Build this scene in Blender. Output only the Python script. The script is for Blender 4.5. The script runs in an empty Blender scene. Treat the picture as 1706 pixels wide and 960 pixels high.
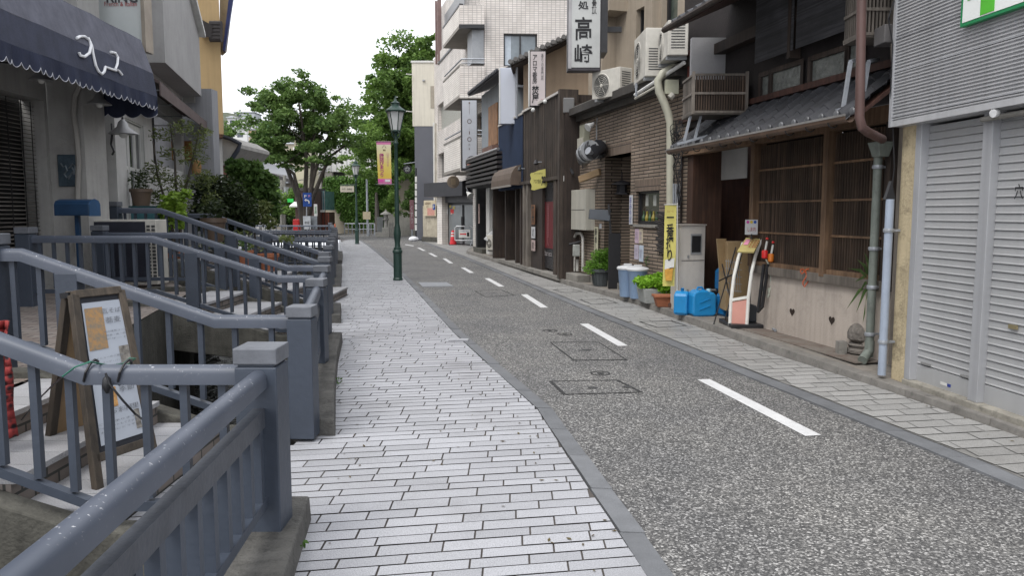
import bpy, math, random
import numpy as np
from mathutils import Vector, Matrix
random.seed(7); rng = np.random.default_rng(7)
SC = bpy.context.scene
COL = SC.collection
R = math.radians
# ------------------------------------------------------------------ camera, sky, sun, exposure
FPX, PITCH, CAMZ = 1280.0, R(5.62), 1.55
cd = bpy.data.cameras.new('camera'); cam = bpy.data.objects.new('camera', cd); COL.objects.link(cam)
cam.location = (0, 0, CAMZ); cam.rotation_euler = (math.pi/2 - PITCH, 0, 0)
cd.sensor_width = 36; cd.lens = 36*FPX/1706; cd.clip_start = .05; cd.clip_end = 3000
SC.camera = cam
SUN_EL, SUN_AZ = R(58), R(215)          # overcast: high soft sun behind and to the left of the camera
w = bpy.data.worlds.new('World'); SC.world = w; w.use_nodes = True
nt = w.node_tree; bg = nt.nodes['Background']
sky = nt.nodes.new('ShaderNodeTexSky'); sky.sky_type = 'NISHITA'; sky.sun_disc = False
sky.sun_elevation = SUN_EL; sky.sun_rotation = SUN_AZ; sky.air_density = 1.0; sky.dust_density = 4.0
hs = nt.nodes.new('ShaderNodeHueSaturation'); hs.inputs['Saturation'].default_value = .22
mx = nt.nodes.new('ShaderNodeMixRGB'); mx.inputs[0].default_value = .55; mx.inputs[2].default_value = (11.5, 11.8, 12.6, 1)
nt.links.new(sky.outputs[0], hs.inputs['Color']); nt.links.new(hs.outputs[0], mx.inputs[1])
nt.links.new(mx.outputs[0], bg.inputs[0]); bg.inputs[1].default_value = .10
sl = bpy.data.lights.new('sun', 'SUN'); so = bpy.data.objects.new('sun', sl); COL.objects.link(so)
sl.energy = 1.0; sl.angle = R(25); sl.color = (1, .97, .92)
d = Vector((math.sin(SUN_AZ)*math.cos(SUN_EL), math.cos(SUN_AZ)*math.cos(SUN_EL), math.sin(SUN_EL)))
so.rotation_euler = d.to_track_quat('Z', 'Y').to_euler(); so.location = (0, 0, 60)
SC.view_settings.view_transform = 'Standard'; SC.view_settings.look = 'None'; SC.view_settings.gamma = 1
SC.view_settings.exposure = .9
SC.render.engine = 'CYCLES'; SC.cycles.max_bounces = 6; SC.cycles.use_denoising = True
SC.cycles.transparent_max_bounces = 12
# ------------------------------------------------------------------ measuring helpers (a pixel of the 1706x960 photo -> a point of the place)
CAM = Vector((0, 0, CAMZ)); FW = Vector((0, math.cos(PITCH), -math.sin(PITCH))); UP = Vector((0, math.sin(PITCH), math.cos(PITCH)))
def ray(px, py): return Vector(((px-853)/FPX, 0, 0)) + UP*((480-py)/FPX) + FW
def G(px, py, z=0.):
    r = ray(px, py); return CAM + r*((z-CAMZ)/r.z)
def D(px, py, y):
    r = ray(px, py); return CAM + r*(y/r.y)
class Face:
    """a vertical facade plane through ground points A -> B; n points to the street"""
    def __init__(s, A, B, side=None):
        s.A = Vector((A[0], A[1], 0)); s.B = Vector((B[0], B[1], 0)); s.u = (s.B-s.A).normalized(); s.L = (s.B-s.A).length
        s.n = Vector((s.u.y, -s.u.x, 0))
        if s.n.dot((side if side else Vector((0, 0, 0))) - s.A) < 0: s.n = -s.n
    def hit(s, px, py, off=0.):
        r = ray(px, py); t = (s.A + s.n*off - CAM).dot(s.n)/r.dot(s.n); P = CAM + r*t
        return (P-s.A).dot(s.u), P.z
    def U(s, px, off=0.): return s.hit(px, 354, off)[0]
    def p(s, u, z, off=0.): return s.A + s.u*u + s.n*off + Vector((0, 0, z))
# ------------------------------------------------------------------ mesh builder
class MB:
    def __init__(s): s.v = []; s.f = []
    def add(s, vs, fs):
        k = len(s.v); s.v += [Vector(v) for v in vs]; s.f += [tuple(i+k for i in f) for f in fs]; return s
    def quad(s, a, b, c, e): return s.add([a, b, c, e], [(0, 1, 2, 3)])
    def poly(s, pts): return s.add(pts, [tuple(range(len(pts)))])
    def hexa(s, b, t):      # bottom 4, top 4
        return s.add(list(b)+list(t), [(3, 2, 1, 0), (4, 5, 6, 7), (0, 1, 5, 4), (1, 2, 6, 5), (2, 3, 7, 6), (3, 0, 4, 7)])
    def box(s, x0, x1, y0, y1, z0, z1):
        return s.hexa([(x0, y0, z0), (x1, y0, z0), (x1, y1, z0), (x0, y1, z0)], [(x0, y0, z1), (x1, y0, z1), (x1, y1, z1), (x0, y1, z1)])
    def fbox(s, F, u0, u1, z0, z1, o0, o1):
        q = [F.p(u0, z0, o0), F.p(u1, z0, o0), F.p(u1, z0, o1), F.p(u0, z0, o1)]
        h = Vector((0, 0, z1-z0)); return s.hexa(q, [a+h for a in q])
    def beam(s, a, b, w, h, up=Vector((0, 0, 1))):
        a = Vector(a); b = Vector(b); dr = (b-a).normalized()
        sd = dr.cross(up)
        if sd.length < 1e-4: sd = Vector((1, 0, 0))
        sd.normalize(); un = sd.cross(dr).normalized(); sd = sd*w/2; un = un*h/2
        return s.hexa([a-sd-un, a+sd-un, b+sd-un, b-sd-un], [a-sd+un, a+sd+un, b+sd+un, b-sd+un])
    def prism(s, pts, vec):
        pts = [Vector(p) for p in pts]; n = len(pts); vec = Vector(vec)
        return s.add(pts+[p+vec for p in pts], [tuple(range(n))[::-1], tuple(range(n, 2*n))] + [(i, (i+1) % n, n+(i+1) % n, n+i) for i in range(n)])
    def tube(s, pts, r, seg=8, caps=True):
        pts = [Vector(p) for p in pts]; rs = r if isinstance(r, (list, tuple)) else [r]*len(pts)
        k = len(s.v); prev = None
        for i, p in enumerate(pts):
            t = (pts[min(i+1, len(pts)-1)] - pts[max(i-1, 0)]).normalized()
            if prev is None:
                a = t.cross(Vector((0, 0, 1)));
                if a.length < .05: a = t.cross(Vector((1, 0, 0)))
            else: a = prev - t*prev.dot(t)
            a.normalize(); prev = a; b = t.cross(a)
            for j in range(seg):
                an = 2*math.pi*j/seg; s.v.append(p + (a*math.cos(an)+b*math.sin(an))*rs[i])
        for i in range(len(pts)-1):
            for j in range(seg):
                s.f.append((k+i*seg+j, k+i*seg+(j+1) % seg, k+(i+1)*seg+(j+1) % seg, k+(i+1)*seg+j))
        if caps: s.f.append(tuple(k+j for j in range(seg))[::-1]); s.f.append(tuple(k+(len(pts)-1)*seg+j for j in range(seg)))
        return s
    def lathe(s, prof, o, seg=16, ax=None, sq=False):
        o = Vector(o); ax = Vector(ax).normalized() if ax else Vector((0, 0, 1))
        a = ax.orthogonal().normalized() if abs(ax.z) < .99 else Vector((1, 0, 0)); b = ax.cross(a); k = len(s.v)
        for r, h in prof:
            for j in range(seg):
                an = 2*math.pi*(j+.5*sq)/seg; s.v.append(o + ax*h + (a*math.cos(an)+b*math.sin(an))*max(r, 1e-4))
        for i in range(len(prof)-1):
            for j in range(seg): s.f.append((k+i*seg+j, k+i*seg+(j+1) % seg, k+(i+1)*seg+(j+1) % seg, k+(i+1)*seg+j))
        s.f.append(tuple(k+j for j in range(seg))[::-1]); s.f.append(tuple(k+(len(prof)-1)*seg+j for j in range(seg)))
        return s
    def sphere(s, c, r, seg=12, rings=7):
        c = Vector(c); r = Vector(r) if hasattr(r, '__len__') else Vector((r, r, r))
        k = len(s.v)
        for i in range(rings+1):
            th = math.pi*i/rings
            for j in range(seg):
                an = 2*math.pi*j/seg; s.v.append(c + Vector((r.x*math.sin(th)*math.cos(an), r.y*math.sin(th)*math.sin(an), -r.z*math.cos(th))))
        for i in range(rings):
            for j in range(seg): s.f.append((k+i*seg+j, k+i*seg+(j+1) % seg, k+(i+1)*seg+(j+1) % seg, k+(i+1)*seg+j))
        return s
    def wall(s, F, u0, u1, z0, z1, off, holes=(), depth=.12):
        us = sorted({u0, u1} | {h[0] for h in holes} | {h[1] for h in holes}); zs = sorted({z0, z1} | {h[2] for h in holes} | {h[3] for h in holes})
        for i in range(len(us)-1):
            for j in range(len(zs)-1):
                uc, zc = (us[i]+us[i+1])/2, (zs[j]+zs[j+1])/2
                if any(h[0] < uc < h[1] and h[2] < zc < h[3] for h in holes): continue
                s.quad(F.p(us[i], zs[j], off), F.p(us[i+1], zs[j], off), F.p(us[i+1], zs[j+1], off), F.p(us[i], zs[j+1], off))
        for a, b, c, e in holes:
            for (ua, za, ub, zb) in ((a, c, b, c), (b, c, b, e), (b, e, a, e), (a, e, a, c)):
                s.quad(F.p(ua, za, off), F.p(ub, zb, off), F.p(ub, zb, off-depth), F.p(ua, za, off-depth))
        return s
    def build(s, name, mat, parent=None, smooth=False, bevel=0, local=False, solid=0):
        if parent is None:
            xs = np.array([tuple(v) for v in s.v]); lo = xs.min(0); hi = xs.max(0); base = Vector(((lo[0]+hi[0])/2, (lo[1]+hi[1])/2, lo[2]))
        elif local: base = Vector((0, 0, 0))
        else:
            o = parent
            while o.parent: o = o.parent
            base = o.location
        me = bpy.data.meshes.new(name); me.from_pydata([tuple(v-base) for v in s.v], [], s.f)
        ul = me.uv_layers.new(name='UVMap'); uvs = np.zeros(len(me.loops)*2)
        for pl in me.polygons:
            n = pl.normal
            if abs(n.z) > .8: t = Vector((1, 0, 0)); b = Vector((0, 1, 0))
            else:
                t = Vector((-n.y, n.x, 0)).normalized(); b = n.cross(t)
                if b.z < 0: b = -b
            for li in pl.loop_indices:
                c = s.v[me.loops[li].vertex_index]; uvs[li*2] = c.dot(t); uvs[li*2+1] = c.dot(b)
        ul.data.foreach_set('uv', uvs)
        if smooth: me.polygons.foreach_set('use_smooth', [True]*len(me.polygons))
        me.materials.append(mat); me.validate(); 
        o = bpy.data.objects.new(name, me); COL.objects.link(o)
        if parent is None: o.location = base
        else: o.parent = parent
        if smooth:
            m = o.modifiers.new('e', 'EDGE_SPLIT'); m.split_angle = R(42)
        if solid:
            m = o.modifiers.new('s', 'SOLIDIFY'); m.thickness = solid; m.offset = 0
        if bevel:
            m = o.modifiers.new('b', 'BEVEL'); m.width = bevel; m.segments = 2; m.limit_method = 'ANGLE'; m.angle_limit = R(40)
        return o
def tag(o, label, cat, group=None):
    o['label'] = label; o['category'] = cat
    if group: o['group'] = group
    return o
def thing(name, label, cat, loc, group=None, rz=0):
    o = bpy.data.objects.new(name, None); COL.objects.link(o); o.location = Vector(loc); o.rotation_euler = (0, 0, rz)
    o.empty_display_size = .2
    return tag(o, label, cat, group)
def struct(o, kind='structure'): o['kind'] = kind; return o
def dup(root, loc, rz=0, label=None, group=None):
    kids = {}
    for o in COL.objects:
        if o.parent: kids.setdefault(o.parent.name, []).append(o)
    def cp(o, par):
        c = o.copy(); COL.objects.link(c)
        if par: c.parent = par
        for k in kids.get(o.name, []): cp(k, c)
        return c
    r = cp(root, None); r.location = Vector(loc); r.rotation_euler = (0, 0, rz)
    if label: r['label'] = label
    if group: r['group'] = group
    return r
# ------------------------------------------------------------------ materials
MATS = {}
def nodes(name):
    m = bpy.data.materials.new(name); m.use_nodes = True; t = m.node_tree
    return m, t, t.nodes['Principled BSDF'], t.nodes, t.links
def ramp(N, stops):
    r = N.new('ShaderNodeValToRGB'); e = r.color_ramp.elements
    while len(e) < len(stops): e.new(.5)
    for el, (p, c) in zip(e, stops): el.position = p; el.color = (*c, 1) if len(c) == 3 else c
    return r
def mul(c, k): return tuple(min(1, x*k) for x in c)
def mat(name, c, rough=.75, var=.18, scale=3., bump=.12, bs=40., metal=0, c2=None, streak=0, island=0, spec=.4, trans=0, grime=0):
    """plain procedural surface: two tones of noise, optional vertical streaks, grime blotches, per-piece tone and fine bump"""
    if name in MATS: return MATS[name]
    m, t, P, N, L = nodes(name)
    tc = N.new('ShaderNodeNewGeometry'); n1 = N.new('ShaderNodeTexNoise'); n1.inputs['Scale'].default_value = scale; n1.inputs['Detail'].default_value = 6; n1.inputs['Roughness'].default_value = .65
    L.new(tc.outputs['Position'], n1.inputs['Vector'])
    r = ramp(N, [(.3, mul(c, 1-var)), (.7, c2 if c2 else mul(c, 1+var))]); L.new(n1.outputs[0], r.inputs[0]); out = r.outputs[0]
    def over(fac, col):
        nonlocal out
        mxn = N.new('ShaderNodeMixRGB'); mxn.inputs[2].default_value = (*col, 1); L.new(fac, mxn.inputs[0]); L.new(out, mxn.inputs[1]); out = mxn.outputs[0]
    if streak:
        mp = N.new('ShaderNodeMapping'); mp.inputs['Scale'].default_value = (9, 9, .35); n2 = N.new('ShaderNodeTexNoise'); n2.inputs['Scale'].default_value = 1.6; n2.inputs['Detail'].default_value = 5
        L.new(tc.outputs['Position'], mp.inputs[0]); L.new(mp.outputs[0], n2.inputs['Vector'])
        rr = ramp(N, [(.45, (0, 0, 0)), (.75, (streak,)*3)]); L.new(n2.outputs[0], rr.inputs[0]); over(rr.outputs[0], mul(c, .42))
    if grime:
        n3 = N.new('ShaderNodeTexNoise'); n3.inputs['Scale'].default_value = scale*2.7; n3.inputs['Detail'].default_value = 9; n3.inputs['Roughness'].default_value = .75
        L.new(tc.outputs['Position'], n3.inputs['Vector']); rr = ramp(N, [(.5, (0, 0, 0)), (.68, (grime,)*3)]); L.new(n3.outputs[0], rr.inputs[0]); over(rr.outputs[0], mul(c, .38))
    if island:
        h = N.new('ShaderNodeHueSaturation'); mr = N.new('ShaderNodeMapRange'); mr.inputs[3].default_value = 1-island; mr.inputs[4].default_value = 1+island
        L.new(tc.outputs['Random Per Island'], mr.inputs[0]); L.new(mr.outputs[0], h.inputs['Value']); L.new(out, h.inputs['Color']); out = h.outputs[0]
    L.new(out, P.inputs['Base Color'])
    P.inputs['Roughness'].default_value = rough; P.inputs['Metallic'].default_value = metal; P.inputs['Specular IOR Level'].default_value = spec
    if bump:
        nb = N.new('ShaderNodeTexNoise'); nb.inputs['Scale'].default_value = bs; nb.inputs['Detail'].default_value = 4; L.new(tc.outputs['Position'], nb.inputs['Vector'])
        b = N.new('ShaderNodeBump'); b.inputs['Strength'].default_value = bump; b.inputs['Distance'].default_value = .02; L.new(nb.outputs[0], b.inputs['Height']); L.new(b.outputs[0], P.inputs['Normal'])
    if trans: P.inputs['Transmission Weight'].default_value = trans
    MATS[name] = m; return m
def brickmat(name, c, c2, mortar, bw, bh, ms=.008, offset=.5, rough=.8, bump=.4, grime=.25, squash=1):
    if name in MATS: return MATS[name]
    m, t, P, N, L = nodes(name)
    uv = N.new('ShaderNodeUVMap'); b = N.new('ShaderNodeTexBrick'); L.new(uv.outputs[0], b.inputs['Vector'])
    b.inputs['Scale'].default_value = 1; b.inputs['Brick Width'].default_value = bw; b.inputs['Row Height'].default_value = bh; b.inputs['Mortar Size'].default_value = ms
    b.inputs['Mortar Smooth'].default_value = .1; b.offset = offset; b.inputs['Bias'].default_value = 0
    b.inputs['Color1'].default_value = (*c, 1); b.inputs['Color2'].default_value = (*c2, 1); b.inputs['Mortar'].default_value = (*mortar, 1)
    g = N.new('ShaderNodeNewGeometry'); n = N.new('ShaderNodeTexNoise'); n.inputs['Scale'].default_value = 1.3; n.inputs['Detail'].default_value = 8; L.new(g.outputs['Position'], n.inputs['Vector'])
    r = ramp(N, [(.4, (1-grime,)*3), (.7, (1.08,)*3)]); L.new(n.outputs[0], r.inputs[0])
    x = N.new('ShaderNodeMixRGB'); x.blend_type = 'MULTIPLY'; x.inputs[0].default_value = 1; L.new(b.outputs[0], x.inputs[1]); L.new(r.outputs[0], x.inputs[2])
    L.new(x.outputs[0], P.inputs['Base Color']); P.inputs['Roughness'].default_value = rough
    bp = N.new('ShaderNodeBump'); bp.invert = True; bp.inputs['Strength'].default_value = bump; bp.inputs['Distance'].default_value = .01; L.new(b.outputs['Fac'], bp.inputs['Height']); L.new(bp.outputs[0], P.inputs['Normal'])
    MATS[name] = m; return m
def woodmat(name, c, c2, scale=1., rough=.75, vertical=True, grime=.3):
    if name in MATS: return MATS[name]
    m, t, P, N, L = nodes(name)
    g = N.new('ShaderNodeNewGeometry'); mp = N.new('ShaderNodeMapping'); mp.inputs['Scale'].default_value = (22*scale, 22*scale, 1.4*scale) if vertical else (3*scale, 3*scale, 40*scale)
    n = N.new('ShaderNodeTexNoise'); n.inputs['Scale'].default_value = 1; n.inputs['Detail'].default_value = 8; n.inputs['Roughness'].default_value = .7
    L.new(g.outputs['Position'], mp.inputs[0]); L.new(mp.outputs[0], n.inputs['Vector'])
    r = ramp(N, [(.32, c), (.68, c2)]); L.new(n.outputs[0], r.inputs[0])
    n2 = N.new('ShaderNodeTexNoise'); n2.inputs['Scale'].default_value = 2.2; n2.inputs['Detail'].default_value = 7; L.new(g.outputs['Position'], n2.inputs['Vector'])
    r2 = ramp(N, [(.38, (1-grime,)*3), (.66, (1.15,)*3)]); L.new(n2.outputs[0], r2.inputs[0])
    x = N.new('ShaderNodeMixRGB'); x.blend_type = 'MULTIPLY'; x.inputs[0].default_value = 1; L.new(r.outputs[0], x.inputs[1]); L.new(r2.outputs[0], x.inputs[2])
    h = N.new('ShaderNodeHueSaturation'); mr = N.new('ShaderNodeMapRange'); mr.inputs[3].default_value = .72; mr.inputs[4].default_value = 1.3
    L.new(g.outputs['Random Per Island'], mr.inputs[0]); L.new(mr.outputs[0], h.inputs['Value']); L.new(x.outputs[0], h.inputs['Color'])
    L.new(h.outputs[0], P.inputs['Base Color']); P.inputs['Roughness'].default_value = rough
    b = N.new('ShaderNodeBump'); b.inputs['Strength'].default_value = .35; b.inputs['Distance'].default_value = .01; L.new(n.outputs[0], b.inputs['Height']); L.new(b.outputs[0], P.inputs['Normal'])
    MATS[name] = m; return m
def leafmat(name, c, c2, rough=.55):
    if name in MATS: return MATS[name]
    m, t, P, N, L = nodes(name)
    g = N.new('ShaderNodeNewGeometry'); r = ramp(N, [(0, c), (1, c2)])
    n = N.new('ShaderNodeTexNoise'); n.inputs['Scale'].default_value = .9; n.inputs['Detail'].default_value = 3; L.new(g.outputs['Position'], n.inputs['Vector'])
    a = N.new('ShaderNodeMath'); a.operation = 'MULTIPLY_ADD'; a.inputs[1].default_value = .55; L.new(g.outputs['Random Per Island'], a.inputs[0])
    a2 = N.new('ShaderNodeMath'); a2.operation = 'MULTIPLY_ADD'; a2.inputs[1].default_value = 1.3; a2.inputs[2].default_value = -.42; L.new(n.outputs[0], a2.inputs[0]); L.new(a2.outputs[0], a.inputs[2])
    L.new(a.outputs[0], r.inputs[0]); L.new(r.outputs[0], P.inputs['Base Color']); P.inputs['Roughness'].default_value = rough; P.inputs['Specular IOR Level'].default_value = .3
    tr = N.new('ShaderNodeBsdfTranslucent'); L.new(r.outputs[0], tr.inputs[0]); ms = N.new('ShaderNodeMixShader'); ms.inputs[0].default_value = .35
    L.new(P.outputs[0], ms.inputs[1]); L.new(tr.outputs[0], ms.inputs[2]); L.new(ms.outputs[0], N['Material Output'].inputs[0])
    MATS[name] = m; return m
def glassmat(name, c=(.03, .035, .04), rough=.06, spec=.9):
    return mat(name, c, rough=rough, var=.35, scale=1.2, bump=0, spec=spec)
# ------------------------------------------------------------------ lettering
def text(s, F3, w, h, mt, parent, vertical=False, name='lettering', ext=.003, bold=0.):
    """F3 = (centre, right, up) ; fitted to w x h metres"""
    cu = bpy.data.curves.new('t', 'FONT'); cu.body = '\n'.join(s) if vertical else s
    cu.align_x = 'CENTER'; cu.space_line = .92 if vertical else 1; cu.extrude = .0; cu.offset = bold; cu.resolution_u = 3
    o = bpy.data.objects.new('t', cu); COL.objects.link(o); dg = bpy.context.evaluated_depsgraph_get()
    me = bpy.data.meshes.new_from_object(o.evaluated_get(dg)); bpy.data.objects.remove(o); bpy.data.curves.remove(cu)
    n = len(me.vertices); co = np.zeros(n*3); me.vertices.foreach_get('co', co); co = co.reshape(-1, 3)
    if n == 0: return None
    lo = co.min(0); hi = co.max(0); c = (lo+hi)/2; sx = w/max(hi[0]-lo[0], 1e-6); sy = h/max(hi[1]-lo[1], 1e-6)
    ce, rt, up = F3; nr = rt.cross(up).normalized()
    mb = MB(); mb.v = [ce + rt*((q[0]-c[0])*sx) + up*((q[1]-c[1])*sy) + nr*ext for q in co]; mb.f = [tuple(p.vertices) for p in me.polygons]
    bpy.data.meshes.remove(me)
    return mb.build(name, mt, parent)
def fr(F, u, z, off=0., flip=False):
    """frame on facade F for lettering: right vector as seen from the street"""
    rt = F.u.copy()
    if rt.cross(Vector((0, 0, 1))).dot(F.n) < 0: rt = -rt
    return (F.p(u, z, off), rt, Vector((0, 0, 1)))
def xz(px, py, y): return (D(px, py, y), Vector((1, 0, 0)), Vector((0, 0, 1)))   # frame facing the camera side (-Y)
# ------------------------------------------------------------------ foliage
def leafcloud(name, clusters, size, mt, parent, asp=.5, droop=.3, n_scale=1.):
    """clusters: (centre, (rx,ry,rz), count)"""
    V = []; tot = 0
    for c, r, n in clusters:
        n = int(n*n_scale)
        q = rng.normal(size=(n, 3)); q /= np.linalg.norm(q, axis=1)[:, None]; q *= (rng.random(n)[:, None]**.42)
        p = np.array(c) + q*np.array(r)
        a = rng.normal(size=(n, 3)); a[:, 2] = a[:, 2]*.5 - droop; a /= np.linalg.norm(a, axis=1)[:, None]
        b = np.cross(a, rng.normal(size=(n, 3))); b /= np.linalg.norm(b, axis=1)[:, None]
        s = size*(.6+.8*rng.random(n))[:, None]
        V.append(np.stack([p-a*s*.5, p+b*s*asp*.5, p+a*s*.5, p-b*s*asp*.5], 1)); tot += n
    V = np.concatenate(V).reshape(-1, 3)
    o = parent; base = np.zeros(3)
    if parent is not None:
        while o.parent: o = o.parent
        base = np.array(o.location)
    else: base = np.array([V[:, 0].mean(), V[:, 1].mean(), V[:, 2].min()])
    me = bpy.data.meshes.new(name); me.vertices.add(len(V)); me.vertices.foreach_set('co', (V-base).ravel())
    me.loops.add(tot*4); me.loops.foreach_set('vertex_index', np.arange(tot*4)); me.polygons.add(tot)
    me.polygons.foreach_set('loop_start', np.arange(tot)*4); me.update(calc_edges=True); me.materials.append(mt)
    ob = bpy.data.objects.new(name, me); COL.objects.link(ob)
    if parent is not None: ob.parent = parent
    else: ob.location = Vector(base)
    return ob
def interp(pts, d):
    ys = [p[1] for p in pts]; xs = [p[0] for p in pts]; return float(np.interp(d, ys, xs))
# ================================================================== street lines (X, depth)
def gl(pts, z=0.): return [(G(x, y, z).x, G(x, y, z).y) for x, y in pts]
KO = [(.86, 1.0), (.78, 2.2)] + gl([(1133, 960), (981, 760), (924.5, 682), (866, 632.5), (832, 604), (774, 554.6), (700, 480), (671, 452), (640, 426), (616, 408), (594, 396), (572, 389)])    # kerb / asphalt
KI = [(x-.135, y) for x, y in KO]
GO = [(3.0, 1.0), (2.95, 3.0)] + gl([(1706, 812), (1532.5, 740), (1300, 646), (1233, 620), (1060, 549.5), (967, 512), (763, 425), (715, 407), (690, 398)])
GI = [(x+.16, y) for x, y in GO]
RB = [(3.75, 1.0), (3.62, 4.0)] + gl([(1706, 729), (1450, 640.6), (1300, 593), (1095, 520), (1060, 507), (931, 471), (878, 453.8), (776, 421.7)])    # foot of right kerb
XLp = [(-.62, 1.0), (-.99, 3.6), (-1.235, 5.3), (-1.7, 7.3), (-2.0, 9.0), (-2.42, 10.8), (-2.68, 12.0), (-3.24, 14.5), (-4.76, 21.5), (-6.32, 28.7), (-7.3, 33.), (-11.2, 50)]
XTp = [(-2.9, 1.0), (-3.15, 5.), (-4.1, 9.), (-4.5, 10.8), (-5.3, 12.), (-5.6, 14.5), (-8.5, 21), (-12, 29), (-20, 50)]
XL = lambda d: interp(XLp, d)
XT = lambda d: interp(XTp, d)
def strip(mb, La, Lb, z, d0, d1, step=1.0, za=None):
    n = max(1, int((d1-d0)/step)); ds = [d0+(d1-d0)*i/n for i in range(n+1)]
    for a, b in zip(ds[:-1], ds[1:]):
        mb.quad((interp(La, a), a, z), (interp(Lb, a), a, z), (interp(Lb, b), b, z), (interp(La, b), b, z))
    return mb
# ---- materials
def asphalt():
    m, t, P, N, L = nodes('asphalt')
    g = N.new('ShaderNodeNewGeometry'); v = N.new('ShaderNodeTexVoronoi'); v.inputs['Scale'].default_value = 98; L.new(g.outputs['Position'], v.inputs['Vector'])
    s = N.new('ShaderNodeSeparateColor'); L.new(v.outputs['Color'], s.inputs[0])
    r = ramp(N, [(0, (.045, .045, .046)), (.4, (.085, .084, .083)), (.66, (.138, .136, .133)), (.86, (.24, .237, .23)), (1, (.46, .455, .445))]); L.new(s.outputs[0], r.inputs[0])
    n = N.new('ShaderNodeTexNoise'); n.inputs['Scale'].default_value = .8; n.inputs['Detail'].default_value = 8; n.inputs['Roughness'].default_value = .6; L.new(g.outputs['Position'], n.inputs['Vector'])
    r2 = ramp(N, [(.32, (.80, .80, .81)), (.68, (1.14, 1.12, 1.08))]); L.new(n.outputs[0], r2.inputs[0])
    x = N.new('ShaderNodeMixRGB'); x.blend_type = 'MULTIPLY'; x.inputs[0].default_value = 1; L.new(r.outputs[0], x.inputs[1]); L.new(r2.outputs[0], x.inputs[2]); L.new(x.outputs[0], P.inputs['Base Color'])
    P.inputs['Roughness'].default_value = .8; b = N.new('ShaderNodeBump'); b.inputs['Strength'].default_value = .5; b.inputs['Distance'].default_value = .01
    L.new(v.outputs['Distance'], b.inputs['Height']); b.invert = True; L.new(b.outputs[0], P.inputs['Normal']); return m
def granite(name, c, isl, sp=.1):
    m, t, P, N, L = nodes(name)
    g = N.new('ShaderNodeNewGeometry'); n = N.new('ShaderNodeTexNoise'); n.inputs['Scale'].default_value = 160; n.inputs['Detail'].default_value = 2; L.new(g.outputs['Position'], n.inputs['Vector'])
    r = ramp(N, [(.36, mul(c, 1-sp*2.4)), (.62, mul(c, 1+sp))]); L.new(n.outputs[0], r.inputs[0])
    n2 = N.new('ShaderNodeTexNoise'); n2.inputs['Scale'].default_value = .75; n2.inputs['Detail'].default_value = 9; n2.inputs['Roughness'].default_value = .65; L.new(g.outputs['Position'], n2.inputs['Vector'])
    r2 = ramp(N, [(.28, (.74, .73, .72)), (.46, (.97, .97, .97)), (.68, (1.08, 1.08, 1.09))]); L.new(n2.outputs[0], r2.inputs[0])
    x = N.new('ShaderNodeMixRGB'); x.blend_type = 'MULTIPLY'; x.inputs[0].default_value = 1; L.new(r.outputs[0], x.inputs[1]); L.new(r2.outputs[0], x.inputs[2])
    h = N.new('ShaderNodeHueSaturation'); mr = N.new('ShaderNodeMapRange'); mr.inputs[3].default_value = 1-isl; mr.inputs[4].default_value = 1+isl
    L.new(g.outputs['Random Per Island'], mr.inputs[0]); L.new(mr.outputs[0], h.inputs['Value']); L.new(x.outputs[0], h.inputs['Color']); L.new(h.outputs[0], P.inputs['Base Color'])
    P.inputs['Roughness'].default_value = .55; b = N.new('ShaderNodeBump'); b.inputs['Strength'].default_value = .12; b.inputs['Distance'].default_value = .01; L.new(n.outputs[0], b.inputs['Height']); L.new(b.outputs[0], P.inputs['Normal']); return m
M_asph = asphalt()
M_stone = granite('pale_granite', (.365, .368, .386), .12)
M_stone2 = granite('footway_stone', (.32, .316, .305), .10)
M_grout = mat('grout', (.085, .075, .068), .9, scale=9)
M_grout2 = mat('light_grout', (.19, .185, .175), .9, scale=9)
M_kerb = mat('kerb_stone', (.145, .15, .158), .75, .15, 5, island=.12, bump=.2, bs=120)
M_conc = mat('old_concrete', (.22, .21, .19), .9, .3, 2.5, bump=.3, bs=60, grime=.6, streak=.3)
M_concd = mat('mossy_concrete', (.085, .082, .07), .9, .4, 3, bump=.4, bs=50, grime=.7, streak=.5)
M_paint = mat('road_paint', (.62, .62, .62), .6, .07, 6, bump=.3, bs=90, grime=.3)
M_soil = mat('far_ground', (.16, .155, .15), .9, .2, .5)
# ---- ground to the horizon (everything right of the canal, and beyond its end)
mb = MB()
mb.poly([(-1.5, -40, -.06), (600, -40, -.06), (600, 1500, -.06), (-11, 1500, -.06), (-11, 50, -.06), (-6.3, 28.7, -.06), (-2.7, 12, -.06), (-1.2, 5.3, -.06), (-.6, 1, -.06)])
mb.poly([(-11, 50, -.06), (-11, 1500, -.06), (-600, 1500, -.06), (-600, 50, -.06)])
struct(mb.build('ground', M_soil))
mb = MB(); strip(mb, KI, GI, -.028, 1.0, 44, 1.0)
mb.poly([(interp(KI, 44), 44, -.028), (interp(GI, 44), 44, -.028), (4, 47, -.028), (-2, 56, -.028), (-9, 66, -.028), (-60, 92, -.028), (-60, 60, -.028), (-14.5, 50.5, -.028)])
mb.quad((interp(KI, 1), 1, -.028), (interp(GI, 1), 1, -.028), (3.2, -12, -.028), (1.2, -12, -.028))
struct(mb.build('road', M_asph))
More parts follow.
